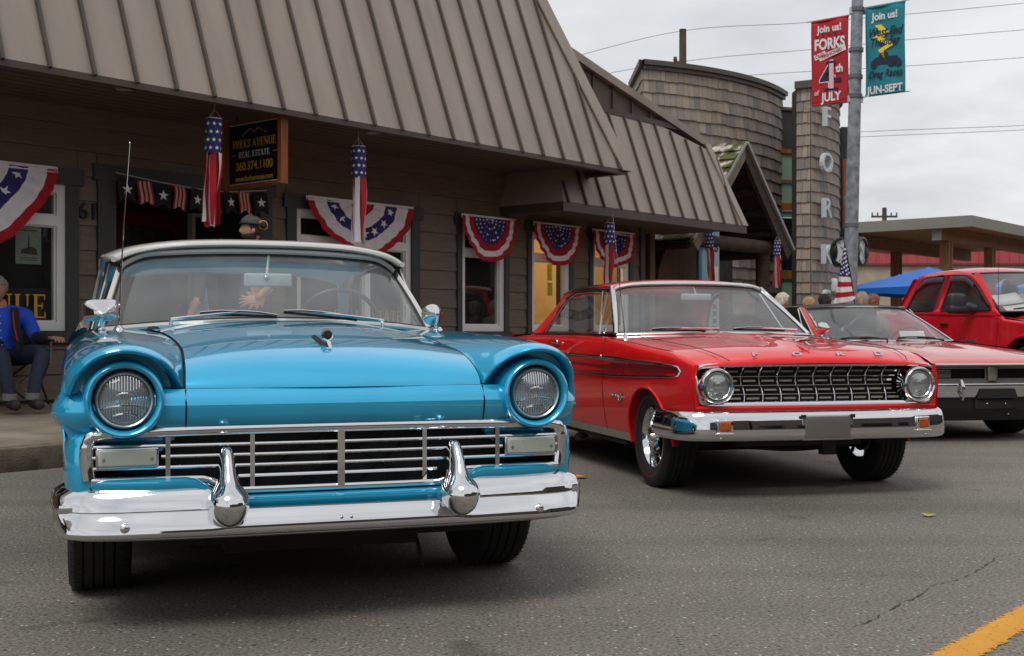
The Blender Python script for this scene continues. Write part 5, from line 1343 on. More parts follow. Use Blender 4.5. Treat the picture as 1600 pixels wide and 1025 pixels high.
m = MB(); m.grid(rows); m.mirror(); fp = m.build('front_panel', BLUE, bc, smooth=55)
for sgn in (-1, 1):
    part('panel_gap', BLACK, fp, 'tube', [(sgn * .509, y - 0.001, z) for y, z in ((.062, .784), (.036, .735), (.0345, .728), (.042, .695), (.054, .664))], 0.0032, n=6)

# upper fenders with the brow over each headlamp
fen = [
 [(.513, .078, .790), (.545, .045, .847), (.605, .008, .896), (.70, -.016, .919), (.79, .0, .896), (.850, .045, .838), (.878, .115, .772)],
 [(.513, .092, .800), (.543, .075, .862), (.605, .045, .911), (.70, .025, .932), (.795, .04, .909), (.860, .08, .850), (.887, .15, .778)],
 [(.510, .15, .848), (.541, .14, .884), (.605, .13, .922), (.70, .12, .941), (.80, .13, .918), (.870, .15, .860), (.895, .20, .782)],
 [(.507, .28, .891), (.540, .28, .911), (.605, .28, .936), (.70, .28, .950), (.805, .28, .930), (.878, .28, .872), (.902, .30, .785)],
 [(.506, .55, .926), (.54, .55, .937), (.61, .55, .953), (.71, .55, .962), (.812, .55, .944), (.886, .55, .885), (.906, .55, .786)],
 [(.526, 1.0, .961), (.56, 1.0, .966), (.63, 1.0, .972), (.722, 1.0, .975), (.822, 1.0, .955), (.896, 1.0, .895), (.914, 1.0, .788)],
 [(.572, 1.62, .986), (.61, 1.62, .987), (.67, 1.62, .988), (.745, 1.62, .986), (.84, 1.62, .964), (.906, 1.62, .90), (.920, 1.62, .788)]]
for sgn in (-1, 1):
    m = MB(); m.grid([[(sgn * x, y, z) for x, y, z in r] for r in patch(fen, 6, 6)]); f_ = m.build('fender', BLUE, bc, smooth=60)
    edge = hermite(fen[0], 8); cx_, cz_ = .70, .755; n_ = len(edge); rr = [edge]
    rr.append([(x + (cx_ - x) * .03, y - 0.003, z + (cz_ - z) * .03) for x, y, z in edge])
    rr.append([(x + (cx_ - x) * .09, y + 0.006, z + (cz_ - z) * .09) for x, y, z in edge])
    inner = []
    for i in range(n_):
        a = R(172 - 164 * i / (n_ - 1)); inner.append((cx_ + .152 * math.cos(a), .15, cz_ + .012 + .14 * math.sin(a)))
    rr.append([((a[0] * .5 + b[0] * .5), a[1] * .4 + b[1] * .6, (a[2] * .45 + b[2] * .55)) for a, b in zip(rr[2], inner)])
    rr.append(inner); rr.append([(cx_ + (x - cx_) * .7, .17, cz_ + (z - cz_) * .7) for x, y, z in inner])
    m = MB(); m.grid([[(sgn * x, y, z) for x, y, z in r] for r in rr]); m.build('lamp_hood', BLUE, f_, smooth=60)
    m = MB(); m.lathe([(0.0, .15), (.20, .15)], (sgn * cx_, 0, cz_ - 0.02), axis='y', n=32); m.build('lamp_backplate', BLUE, f_)
    m = MB(); m.lathe([(.138, .15), (.133, .10), (.128, .055), (.123, .026), (.119, .013), (.113, .009), (.107, .012), (.101, .024), (.097, .05), (.096, .085)], (sgn * cx_, 0, cz_), axis='y', n=48); m.build('headlight_bezel', BLUE, bc, smooth=60)
    m = MB(); m.lathe([(.100, .070), (.084, .073)], (sgn * cx_, 0, cz_), axis='y', n=40); m.build('bezel_shadow_gap', BLACK, f_)
    headlamp(bc, sgn * cx_, .036, cz_, .082, ring=STEEL)

# flanks
Xb = itp([(0.40, .905), (1.6, .920), (2.6, .93), (4.0, .925), (4.7, .905), (5.15, .84)])
ins = itp([(.25, .05), (.40, .028), (.60, .02), (.68, .008), (.72, .0), (.80, .003), (.95, .03), (1.05, .06)])
side_shell(bc, 'front_flank', BLUE, Xb, lambda y: .790, lambda y: .27, ins, .42, 1.62, [(.86, .40, .31)], r_sh=.004)
side_shell(bc, 'rear_flank', BLUE, Xb, itp([(1.6, .985), (3.6, .985), (4.4, 1.01), (4.95, 1.045), (5.15, 1.02)]), lambda y: .27, ins, 1.62, 5.15, [(3.80, .38, .27)], r_sh=.04)
m = MB()   # corner below the pods, beside the grille
cn = hermite([(.805, .075), (.845, .095), (.874, .15), (.885, .24), (.887, .43)], 6); nn = plan_norm(cn)
m.grid([[(p[0] + n.x * o, p[1] + n.y * o, z) for z, o in ((.648, .035), (.63, .012), (.60, .0), (.52, -.004), (.47, .0), (.42, .012), (.36, .03))] for p, n in zip(cn, nn)]); m.build('fender_corner', BLUE, bc, smooth=55)
m.v = [(-x, y, z) for x, y, z in m.v]; m.build('fender_corner', BLUE, bc, smooth=55)
# splash panel between grille and bumper
vp = hermite([(0, .035), (.30, .037), (.42, .04), (.60, .05), (.75, .085), (.81, .13), (.83, .20), (.84, .32)], 6); nn = plan_norm(vp)
m = MB(); m.grid([[(p[0] + n.x * o, p[1] + n.y * o, z - .066 * (1 - sstep(.36, .50, p[0]))) for z, o in ((.502, .05), (.500, .01), (.497, -.022), (.491, -.036), (.480, -.038), (.45, -.02), (.40, .0))] for p, n in zip(vp, nn)]); m.mirror(); m.build('splash_panel', BLUE, bc, smooth=55)

# grille
gr = bpy.data.objects.new('grille', None); link(gr, bc); gr.location = (0, 0.05, 0.55)
def gp(x, dy, z): return (x, dy + 0.012 * (abs(x) / .8) ** 2 * 2.2, z - 0.55)
def gzb(x): return .492 - .042 * (1 - sstep(.34, .46, abs(x)))
top = [gp(x, 0, .652 - .010 * (abs(x) / .8) ** 3) for x in lin(-.77, .77, 24)]
m = MB(); m.tube(top, .019, n=10)
for sgn in (-1, 1):
    m.tube(hermite([gp(sgn * .765, 0, .642), gp(sgn * .800, .004, .634), gp(sgn * .812, .012, .60), gp(sgn * .812, .014, .54), gp(sgn * .806, .012, .495)], 6), [.019] * 5 + [.022] * 6 + [.025] * 14, n=10)
m.tube([gp(x, 0, gzb(x)) for x in lin(-.80, .80, 60)], .013, n=10); m.build('surround', CHROME, gr)
for z in (.602, .567, .532, .497):
    for sgn in (-1, 1):
        if z == .567:
            spans = [(0.0, .585), (.785, .80)]
        elif z == .497: spans = [(0.0, .34)]
        else: spans = [(0.0, .80)]
        for a, b in spans:
            m = MB(); m.tube([gp(sgn * q, 0.002, z) for q in lin(a, b, 8)], .0068, n=8); m.build('bar', CHROME, gr)
for x in (-.565, -.295, 0, .295, .565):
    m = MB(); w = .012 if x == 0 else .0075
    zb_ = gzb(x); m.box(gp(x, .004 if x else -.006, (.64 + zb_) / 2), (w * 2, .02, .64 - zb_)); m.build('divider', CHROME if abs(x) < .5 else CHROME_D, gr, smooth=0)
m = MB(); m.grid([[(x, .16, z - .55) for x in (-.84, .84)] for z in (.36, .70)]); m.box((0, .1, -.21), (1.6, .2, .01)); m.build('radiator', mat('radiator_core', (0.026, 0.026, 0.027, 1), rough=0.6, var=0.5, scale=30, stretch=(8, 1, 1)), gr, smooth=0)
m = MB()
for a, b in ((-.30, .0), (-.12, .22), (.1, .32), (.25, -.05)): m.tube([(a, .13, .46 - .55), (b, .13, .64 - .55)], .004, n=5)
m.box((0, .14, .02), (.02, .01, .2)); m.build('brace', DARK, gr)
for sgn in (-1, 1):
    pk = bpy.data.objects.new('parking_lamp', None); link(pk, bc); pk.location = (sgn * .690, .058, .567)
    part('housing', CHROME_D, pk, 'rbox', (0, .012, 0), (.196, .03, .068), .008)
    part('lens', mat('frosted_lens', S(176, 182, 170), rough=0.3, var=0.05, scale=9, coat=0.6), pk, 'rbox', (0, -.008, 0), (.180, .016, .053), .006)
    m = MB()
    for k in range(24): m.box((-.078 + k * .0068, -.0165, 0), (.0026, .002, .046))
    m.build('lens_flute', mat('frosted_lens', S(176, 182, 170)), pk, smooth=0)
    for q in (-.074, .074): part('screw', STEEL, pk, 'lathe', [(0, -.020), (.005, -.019), (.006, -.016)], (q, 0, -.003), axis='y', n=10)

# bumper: rolled lower bar right across, deeper wings outboard of the guards
bp_ = hermite([(0, -.035), (.30, -.033), (.42, -.028), (.60, -.012), (.74, .012), (.84, .055), (.895, .125), (.915, .23), (.92, .38)], 7); nb = plan_norm(bp_)
prof = [(.05, .318), (.012, .312), (-.008, .315), (-.018, .324), (-.019, .334), (-.012, .352), (-.001, .378), (.008, .391), (.010, .3965), (.004, .401), (.008, .420), (.019, .447), (.034, .468), (.060, .477)]
rows = []
for p, n in zip(bp_, nb):
    k = sstep(.37, .44, p[0]); row = []
    ke = sstep(.86, .905, p[0])
    for o, z in prof:
        if .33 < z < .39: o = o + (-.0175 - o) * .75 * (1 - k) * sstep(.39, .36, z) if False else o - (1 - k) * .006 * max(0, 1 - abs(z - .352) / .03)
        if z > .398: z2 = .401 + (z - .401) * .16; o2 = .004 + (z - .401) * .9; z, o = z2 + (z - z2) * k, o2 + (o - o2) * k
        o = o + (-.014 + .06 * ((z - .385) / .085) ** 4 - o) * ke
        row.append((p[0] + n.x * o, p[1] + n.y * o, z - .004 * sstep(.5, .9, p[0])))
    rows.append(row)
m = MB(); m.grid(rows); m.mirror(); bmp = m.build('bumper', CHROME, bc, smooth=60)
for x in (-.70, .70): part('bumper_bolt', CHROME, bmp, 'ball', (x, -.012, .350), (.016, .010, .016))
for x in (-.015, .018): part('bumper_bolt', STEEL, bmp, 'ball', (x, -.05, .358), (.006, .004, .006))
m = MB(); m.tube([(p[0] + n.x * .03, p[1] + n.y * .03, .312) for p, n in zip(bp_, nb)], .010, n=6); m.mirror(); m.build('bumper_underside', STEEL, bmp)
gsec = [(.352, .004, -.105, -.085), (.358, .022, -.130, -.06), (.372, .042, -.152, -.03), (.395, .058, -.168, .0), (.425, .066, -.174, .01), (.450, .061, -.166, .01), (.472, .047, -.143, .015), (.490, .036, -.118, .02), (.515, .029, -.098, .03), (.55, .025, -.078, .035), (.58, .021, -.055, .035), (.594, .014, -.038, .025), (.599, .004, -.02, .005)]
for sgn in (-1, 1):
    rows = []
    for z, hw, yf, yb in hermite(gsec, 4):
        rows.append([(sgn * .385 + max(.001, hw) * math.cos(a), (yf + yb) / 2 - (yb - yf) / 2 * math.sin(a), z) for a in lin(0, 2 * math.pi, 28)[:-1]])
    m = MB(); m.grid(rows, close_v=True); m.build('bumper_guard', CHROME, bc, smooth=70)

# windscreen and roof
def ws_row(t):   # t 0 base .. 1 top
    out = []
    for q in (-1, -.95, -.85, -.65, -.35, 0, .35, .65, .85, .95, 1):
        a = abs(q); yb, zb = 1.40 + .32 * a ** 3, 1.032 - .040 * a * a
        yt, zt = 1.93 + .12 * a ** 4, 1.348 - .030 * a ** 2 - .045 * max(0, (a - .8) / .2) ** 2
        xb, xt = .745 * q, .660 * q; bul = -.025 * math.sin(math.pi * t)
        out.append((xb + (xt - xb) * t, yb + (yt - yb) * t + bul, zb + (zt - zb) * t))
    return out
wsr = [ws_row(t) for t in (0, .33, .66, 1)]
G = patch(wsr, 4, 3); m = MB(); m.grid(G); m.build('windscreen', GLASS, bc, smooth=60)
bor = [g for g in G[0]] + [r[-1] for r in G[1:]] + G[-1][::-1][1:] + [r[0] for r in G[::-1][1:-1]]
m = MB(); m.tube(bor, .010, n=8, closed=True); m.build('windscreen_gasket', GASKET, bc)
m = MB(); m.tube([(x * 1.022, y - .012, z - .012) for x, y, z in G[0]], .014, n=8); m.build('cowl_trim', CREAM, bc)
up_ = [r[-1] for r in G] ; tp = G[-1]
fr_path = [(x * 1.022, y - .004, z) for x, y, z in [r[0] for r in G]] + [(x, y - .006, z + .017) for x, y, z in tp][1:-1] + [(x * 1.022, y - .004, z) for x, y, z in up_[::-1]]
m = MB(); m.tube(fr_path, .0145, n=8); m.build('windscreen_frame', CREAM, bc)
m = MB(); m.tube([(x, y + .004, z + .038) for x, y, z in tp], .011, n=6); m.build('header_shadow_gap', GASKET, bc)
rt = [(1.885, 1.392, .085, .690), (1.895, 1.407, .085, .705), (1.95, 1.421, .088, .722), (2.15, 1.436, .090, .738), (2.6, 1.446, .072, .742), (3.1, 1.438, .074, .742), (3.5, 1.405, .076, .735), (3.72, 1.36, .072, .72)]
def roof_row(t): return [(t[3] * q, t[0] + .13 * abs(q) ** 4 * (1 if t[0] < 2.1 else .4 if t[0] < 2.3 else 0), t[1] - t[2] * (.6 * abs(q) ** 2.6 + .4 * abs(q) ** 9)) for q in (-1, -.96, -.85, -.6, -.3, 0, .3, .6, .85, .96, 1)]
m = MB(); m.grid(patch([roof_row(t) for t in rt], 5, 4)); ro = m.build('roof', CREAM, bc, smooth=60)
md = ro.modifiers.new('thickness', 'SOLIDIFY'); md.thickness = .022; md.offset = -1
for sgn in (-1, 1):
    strip_on(bc, 'drip_rail', CREAM, [(sgn * .70, 2.0, 1.318), (sgn * .738, 2.4, 1.352), (sgn * .748, 3.0, 1.352), (sgn * .748, 3.35, 1.325), (sgn * .77, 3.62, 1.22), (sgn * .80, 3.86, 1.07), (sgn * .815, 3.98, .99)], .014)
    strip_on(bc, 'window_channel', GASKET, [(sgn * .675, 2.05, 1.29), (sgn * .712, 2.4, 1.318), (sgn * .722, 3.0, 1.318), (sgn * .725, 3.3, 1.28), (sgn * .76, 3.5, 1.12), (sgn * .80, 3.62, .995)], .010)
    m = MB(); m.grid(patch([[(sgn * .748, 3.36, 1.325), (sgn * .74, 3.55, 1.33), (sgn * .69, 3.72, 1.315)], [(sgn * .775, 3.55, 1.17), (sgn * .775, 3.74, 1.17), (sgn * .73, 3.86, 1.17)], [(sgn * .815, 3.66, .985), (sgn * .82, 3.95, .985), (sgn * .77, 4.03, .99)]], 5, 5)); m.build('roof_pillar', CREAM, bc)
    m = MB(); m.tube([(sgn * .745, 1.72, .985), (sgn * .70, 1.92, 1.15), (sgn * .668, 2.05, 1.295)], .012, n=8); m.build('screen_post', GASKET, bc)
    m = MB(); m.tube([(sgn * .80, 1.95, .985), (sgn * .715, 2.12, 1.30)], .006, n=6); m.build('vent_window_post', CHROME_D, bc)
m = MB(); m.grid(patch([[(x * .70, 3.73 - .1 * abs(x) ** 2, 1.345 - .03 * x * x) for x in (-1, -.5, 0, .5, 1)], [(x * .77, 4.06 - .1 * abs(x) ** 2, 1.005) for x in (-1, -.5, 0, .5, 1)]], 4, 4)); m.build('rear_window', GLASS_S, bc)
m = MB(); m.grid(patch([[(x * .78, 4.05 - .1 * x * x, 1.0 - .01 * x * x) for x in (-1, -.5, 0, .5, 1)], [(x * .79, 4.6, .985 - .01 * x * x) for x in (-1, -.5, 0, .5, 1)], [(x * .76, 5.10, .95 - .01 * x * x) for x in (-1, -.5, 0, .5, 1)], [(x * .74, 5.16, .80) for x in (-1, -.5, 0, .5, 1)], [(x * .74, 5.14, .35) for x in (-1, -.5, 0, .5, 1)]], 4, 3)); m.build('boot_lid', BLUE, bc, smooth=50)
for sgn in (-1, 1):
    m = MB(); m.grid(patch([[(sgn * .80, 4.0, 1.0), (sgn * .86, 4.0, 1.0), (sgn * .90, 4.0, .95)], [(sgn * .82, 4.6, 1.03), (sgn * .865, 4.6, 1.045), (sgn * .90, 4.6, .98)], [(sgn * .82, 5.05, 1.06), (sgn * .85, 5.1, 1.07), (sgn * .88, 5.05, .98)]], 4, 4)); m.build('tail_fin', CREAM, bc)

# cabin
CAB = mat('grey_vinyl', S(92, 94, 96), rough=0.6, var=0.1); HEADL = mat('headliner', S(120, 120, 118), rough=0.9, var=0.05)
m = MB(); m.grid(patch([[(x * .72, 1.43 + .28 * abs(x) ** 3, 1.012 - .03 * x * x) for x in (-1, -.5, 0, .5, 1)], [(x * .74, 1.80, .99) for x in (-1, -.5, 0, .5, 1)], [(x * .74, 1.86, .90) for x in (-1, -.5, 0, .5, 1)], [(x * .74, 1.82, .60) for x in (-1, -.5, 0, .5, 1)]], 4, 3)); m.build('dashboard', mat('dash_blue', S(70, 110, 128), rough=0.5), bc)
m = MB(); m.box2((-.85, 1.5, .22), (.85, 4.0, .28)); m.build('cabin_floor', DARK, bc, smooth=0)
seat(bc, 0, 2.45, 1.35, CAB, .45, .90); seat(bc, 0, 3.35, 1.30, CAB, .45, .92)
m = MB(); m.box2((-.75, 3.7, .93), (.75, 4.05, .97)); m.build('parcel_shelf', CAB, bc, smooth=0)
steering(bc, (.36, 1.98, 1.00), .205, R(28), mat('wheel_rim_grey', S(66, 68, 70), rough=0.4))
mr_ = bpy.data.objects.new('interior_mirror', None); link(mr_, bc); mr_.location = (0.0, 1.84, 1.222)
part('shell', mat('mirror_back', S(176, 190, 194), rough=0.3, var=0.04), mr_, 'rbox', (0, 0, 0), (.228, .024, .066), .011)
part('stem', mat('mirror_back', S(176, 190, 194)), mr_, 'tube', [(-.01, .0, .0), (-.005, .0, .03), (.015, .09, .125)], .0065, n=8)
part('swivel', CHROME_D, mr_, 'ball', (-.01, -.012, .012), .014)

# brightwork on the cowl
def rect_mirror(x, y, z):
    s = bpy.data.objects.new('door_mirror', None); link(s, bc); s.location = (x, y, z); rows = []
    for k, (sc, yy) in enumerate(((.04, -.085), (.12, -.083), (.45, -.05), (.8, -.018), (.97, .0), (1.0, .014), (.95, .028), (0.0, .028))):
        ring = []
        for a in lin(0, 2 * math.pi, 36)[:-1]:
            c_, s_ = math.cos(a), math.sin(a); e = .45
            ring.append((sc * .072 * math.copysign(abs(c_) ** e, c_) + (1 - sc) * .012, yy, .092 + sc * .047 * math.copysign(abs(s_) ** e, s_) - (1 - sc) * .02 + .006 * sc * c_))
        rows.append(ring)
    m = MB(); m.grid(rows, close_v=True); m.build('shell', CHROME, s, smooth=35)
    m = MB(); m.tube([(.012, .0, 0), (.008, -.01, .03), (.004, -.04, .07)], [.011, .009, .007], n=8); m.build('stalk', CHROME, s)
    m = MB(); m.rbox((.012, 0, .008), (.03, .06, .016), .006); m.build('foot', CHROME, s)
rect_mirror(-.765, 1.44, .975)
side_mirror_round(bc, .725, 1.44, .980, .075, .050, -.018)
an = bpy.data.objects.new('aerial', None); link(an, bc); an.location = (-.690, 1.40, .982)
part('mast', CHROME, an, 'tube', [(0, 0, 0), (.02, 0, .45), (.045, 0, .80)], [.0035, .0028, .0018], n=6)
part('tip', CHROME, an, 'ball', (.045, 0, .80), .004)
part('base', CHROME, an, 'lathe', [(0, .022), (.012, .018), (.022, .006), (.024, 0)], n=14, sz=1.5)
wiper(bc, (-.475, 1.375, 1.002), (-.19, 1.375, 1.052), (1, 0.0, -.03), CHROME, .165)
wiper(bc, (.455, 1.385, 1.000), (.17, 1.372, 1.050), (1, 0.0, -.10), CHROME, .165)
em = bpy.data.objects.new('hood_emblem', None); link(em, bc); em.location = (0, .30, .930)
part('badge', CHROME, em, 'lathe', [(.012, -.012), (.020, -.014), (.022, -.006), (.020, .004), (0, .006)], (0, 0, .032), axis='y', n=24)
part('badge_centre', mat('badge_dark', S(40, 44, 44), rough=0.3), em, 'lathe', [(0, -.0155), (.017, -.013)], (0, 0, .032), axis='y', n=20)
m = MB(); m.prism([(-.006, -.016, .028), (0, -.017, .020), (.006, -.016, .028), (.009, -.016, .040), (-.009, -.016, .040)], (0, 0, 0), (0, -.002, 0)); m.build('crest', CHROME, em)
m = MB(); m.prism([(-.050, .03, .022), (-.038, .03, .026), (.0, -.05, -.012), (.004, -.075, -.034), (-.004, -.075, -.034)], (0, 0, 0), (0, .006, .008)); m.build('chevron', BLACK, em)
m = MB(); m.tube([(.0, -.02, .006), (.003, -.06, -.022), (.004, -.085, -.040)], [.010, .008, .003], n=8); m.build('spear', CHROME, em)
m = MB(); m.lathe([(0, .012), (.02, .010), (.03, 0)], (-.55, 1.36, .986), n=14, sz=.5); m.build('washer_jet', BLACK, bc)
# wheels, underside
for sgn in (-1, 1):
    wheel(bc, sgn * .770, .86, .335, .225, .185, 'steel', sgn); wheel(bc, sgn * .770, 3.80, .335, .215, .185, 'steel', sgn)
m = MB(); m.box2((-.58, .25, .24), (.58, 4.9, .34)); m.tube([(-.66, .86, .26), (.66, .86, .26)], .035); m.box2((-.35, .35, .19), (.35, .8, .25)); m.build('chassis_light_block', DARK, bc, smooth=0)  # flat dark box added to block light under the car, with axle and crossmember
m = MB(); m.tube([(.33, .45, .22), (.36, .40, .19), (.37, .36, .10)], .008, n=6); m.build('hanging_bracket', DARK, bc)

from mathutils.geometry import tessellate_polygon
def framed_side(root, name, matl, outer, holes, fx, t=0.03):
    """sheet with window holes; outline points are (y, z), fx(y, z) gives the half width; built on both flanks"""
    loops = [[Vector((y, z, 0)) for y, z in L] for L in [outer] + holes]
    tris = tessellate_polygon(loops); flat_ = [p for L in loops for p in L]
    for sgn in (-1, 1):
        m = MB(); m.add([(sgn * fx(p.x, p.y), p.x, p.y) for p in flat_], [tuple(q) for q in tris])
        o = m.build(name, matl, root, smooth=30); md = o.modifiers.new('thickness', 'SOLIDIFY'); md.thickness = t; md.offset = -1
def smooth_loop(pts, n=4):
    q = hermite(list(pts) + [pts[0]], n); return q[:-1]
def sheet(root, name, matl, ctrl, nu=5, nv=4, smooth=60, thick_=0):
    m = MB(); m.grid(patch(ctrl, nu, nv)); o = m.build(name, matl, root, smooth=smooth)
    if thick_: md = o.modifiers.new('thickness', 'SOLIDIFY'); md.thickness = thick_; md.offset = -1
    return o
Q5 = (-1, -.6, 0, .6, 1); Q7 = (-1, -.85, -.5, 0, .5, .85, 1)

# ================================================================ red 1960s coupe
RED = paint('bright_red_paint', (0.76, 0.008, 0.010, 1), rough=0.34, ior=1.34)
RED2 = paint('maroon_stripe_paint', (0.24, 0.006, 0.010, 1), rough=0.34, ior=1.34)
fc = car_root('red_coupe', 'bright red 1960s coupe with chrome grille and single round headlights', 'car', 1.833, 7.165, 13.9)
Xf = itp([(.05, .800), (.30, .832), (.72, .852), (1.45, .872), (2.3, .885), (3.4, .880), (4.2, .85), (4.62, .79)])
ztf = itp([(.05, .786), (.14, .812), (.30, .846), (.72, .880), (1.45, .935), (2.2, .957), (3.4, .957), (4.6, .93)])
insf = itp([(.24, .06), (.32, .04), (.45, .018), (.60, .006), (.69, .002), (.715, .007), (.77, .007), (.80, .0), (.87, .010), (.96, .035)])
flank, secf = side_shell(fc, 'flank', RED, Xf, ztf, itp([(.05, .42), (.37, .375), (.42, .37), (.9, .255), (5, .255)]), insf, .05, 4.62, [(.72, .345, .285), (3.48, .34, .285)], r_sh=.045)
tf = [(.012, .790, .770), (.016, .802, .778), (.036, .822, .785), (.085, .842, .800), (.18, .868, .826), (.38, .897, .856), (.72, .922, .882), (1.10, .947, .912), (1.50, .966, .938)]
def f_hood(t):
    y, zm, ze = t; xe = Xf(max(.05, y)) - insf(.83) - .045 if y > .05 else .755
    out = []
    for q in (-1, -.9, -.72, -.4, -.12, -.05, 0, .05, .12, .4, .72, .9, 1):
        a = abs(q); out.append((xe * q, y + .045 * a ** 3 * (1 if y < .1 else max(0, 1 - (y - .1) * 3)), zm + (ze - zm) * a ** 2.2 + (.014 * max(0, 1 - a / .12) * sstep(.03, .4, y))))
    return out
fh_ = sheet(fc, 'hood', RED, [f_hood(t) for t in tf], 5, 4)
for sgn in (-1, 1):
    part('hood_gap', BLACK, fh_, 'tube', hermite([(sgn * .575, .035, .806), (sgn * .60, .10, .831), (sgn * .645, .38, .881), (sgn * .66, .72, .906), (sgn * .665, 1.10, .932), (sgn * .67, 1.46, .954)], 6), .0022, n=6)
# nose panel round the grille opening
for sgn in (-1, 1):
    sheet(fc, 'nose_side', RED, [[(sgn * .755, .060, .775), (sgn * .775, .064, .70), (sgn * .760, .068, .60), (sgn * .74, .072, .50)], [(sgn * .775, .046, .782), (sgn * .790, .046, .70), (sgn * .785, .050, .60), (sgn * .775, .056, .48)], [(sgn * .782, .066, .784), (sgn * .806, .068, .70), (sgn * .800, .075, .60), (sgn * .790, .085, .46)]], 4, 4)
sheet(fc, 'nose_sill', RED, [[(.78 * q, .05 + .03 * q * q, .548) for q in Q5], [(.78 * q, .02 + .03 * q * q, .535) for q in Q5], [(.78 * q, .03 + .03 * q * q, .50) for q in Q5]], 3, 4)
# grille
fg = bpy.data.objects.new('grille', None); link(fg, fc); fg.location = (0, .05, .66)
def fgp(x, dy, z): return (x, dy + .035 * (abs(x) / .78) ** 2.2, z - .66)
half = [(0, .784), (.40, .783), (.70, .776), (.765, .764), (.782, .742), (.770, .68), (.752, .60), (.738, .565), (.70, .556), (.40, .554), (0, .553)]
con = hermite(half, 4); con = con + [(-x, z) for x, z in con[::-1]][1:-1]
m = MB(); m.tube([fgp(x, -.012, z) for x, z in con], .0145, n=8, closed=True); m.build('surround', CHROME, fg)
def conc(z): return .028 + .035 * math.sin(math.pi * (z - .56) / .21)   # dished profile
for k in range(-5, 6):
    x = .116 * k
    m = MB(); m.tube([fgp(x + .012 * math.sin((z - .56) / .21 * 2 * math.pi), conc(z), z) for z in lin(.562, .776, 12)], .0040, n=6); m.build('upright', CHROME, fg)
for z in (.607, .659, .712): m = MB(); m.tube([fgp(x, conc(z), z) for x in lin(-.555, .555, 16)], .0042, n=6); m.build('bar', CHROME, fg)
for k in range(-6, 6):
    for z in (.583, .633, .686, .742):
        x = .058 + .116 * k
        if abs(x) > .56: continue
        m = MB(); m.box(fgp(x + .012 * math.sin((z - .56) / .21 * 2 * math.pi), conc(z) + .012, z), (.080 if abs(x) < .6 else .03, .014, .011)); m.build('slat', CHROME, fg, smooth=0)
m = MB(); m.grid([[fgp(x, .10, z) for x in lin(-.78, .78, 10)] for z in (.53, .80)]); m.build('backing', BLACK, fg)
for sgn in (-1, 1):
    m = MB(); m.lathe([(.112, .055), (.109, .0), (.104, -.024), (.098, -.030), (.090, -.022), (.084, .008), (.082, .03)], (sgn * .655, .045, .66), axis='y', n=40); m.build('headlight_bezel', CHROME, fc)
    headlamp(fc, sgn * .655, .036, .66, .073, ring=CHROME)
# lettering and emblem on the hood
for ch_, x in zip('FORD', (-.40, -.13, .15, .41)):
    m = MB(); text(m, ch_, Matrix.Translation((x, .062 + .02 * abs(x), .833)) @ Matrix.Rotation(R(-48), 4, 'X'), size=.044, extrude=.005, offset=.0015, sx=1.8); m.build('hood_letter', CHROME, fc, smooth=0)
m = MB(); m.tube([(0, .16, .892), (0, .24, .915), (0, .34, .918)], [.006, .013, .003], n=8); m.box((0, .23, .924), (.06, .02, .005)); m.build('hood_emblem', CHROME, fc)
# bumper
fb = hermite([(0, -.045), (.25, -.044), (.55, -.030), (.72, .0), (.815, .045), (.862, .12), (.878, .26), (.878, .45)], 7); nn = plan_norm(fb)
prf = [(.04, .342), (.012, .342), (-.004, .348), (-.012, .362), (-.015, .39), (-.013, .43), (-.009, .462), (-.003, .486), (.006, .502), (.020, .513), (.05, .519), (.075, .512)]
m = MB(); m.grid([[(p[0] + n.x * o, p[1] + n.y * o, z) for o, z in prf] for p, n in zip(fb, nn)]); m.mirror(); fbo = m.build('bumper', CHROME, fc, smooth=55)
part('plate_recess', STEEL, fbo, 'rbox', (0, -.052, .415), (.33, .012, .145), .005)
part('blank_plate', mat('plate_grey', S(138, 136, 132), rough=0.35, metal=0.7, var=0.06), fbo, 'rbox', (0, -.060, .418), (.29, .006, .128), .003)
for x in (-.17, .17): part('plate_bracket', BLACK, fbo, 'box', (x * .93, -.062, .483), (.03, .008, .02))
for x in (-.45, .45): part('bumper_slot', mat('slot_shadow', (.03, .03, .03, 1), rough=.5), fbo, 'tube', [(x - .17 , -.040 + .02 * abs(x), .395), (x + .17, -.040 + .02 * abs(x), .395)], .0035, n=6)
for x in (-.66, -.48, -.2, .2, .3, .66): part('bumper_bolt', CHROME, fbo, 'ball', (x, -.048 + .06 * abs(x) ** 3, .362), (.009, .006, .009))
AMB = mat('amber_lens', S(176, 74, 16), rough=0.25, var=0.25, scale=30, coat=0.8)
for sgn in (-1, 1):
    pk = bpy.data.objects.new('parking_lamp', None); link(pk, fc); pk.location = (sgn * .638, -.028, .430); pk.rotation_euler = (0, 0, sgn * R(9))
    part('bezel', CHROME, pk, 'rbox', (0, 0, 0), (.100, .028, .082), .010); part('lens', AMB, pk, 'rbox', (0, -.010, 0), (.074, .020, .058), .008); part('lip', CHROME, pk, 'rbox', (0, -.008, -.042), (.112, .03, .010), .004)
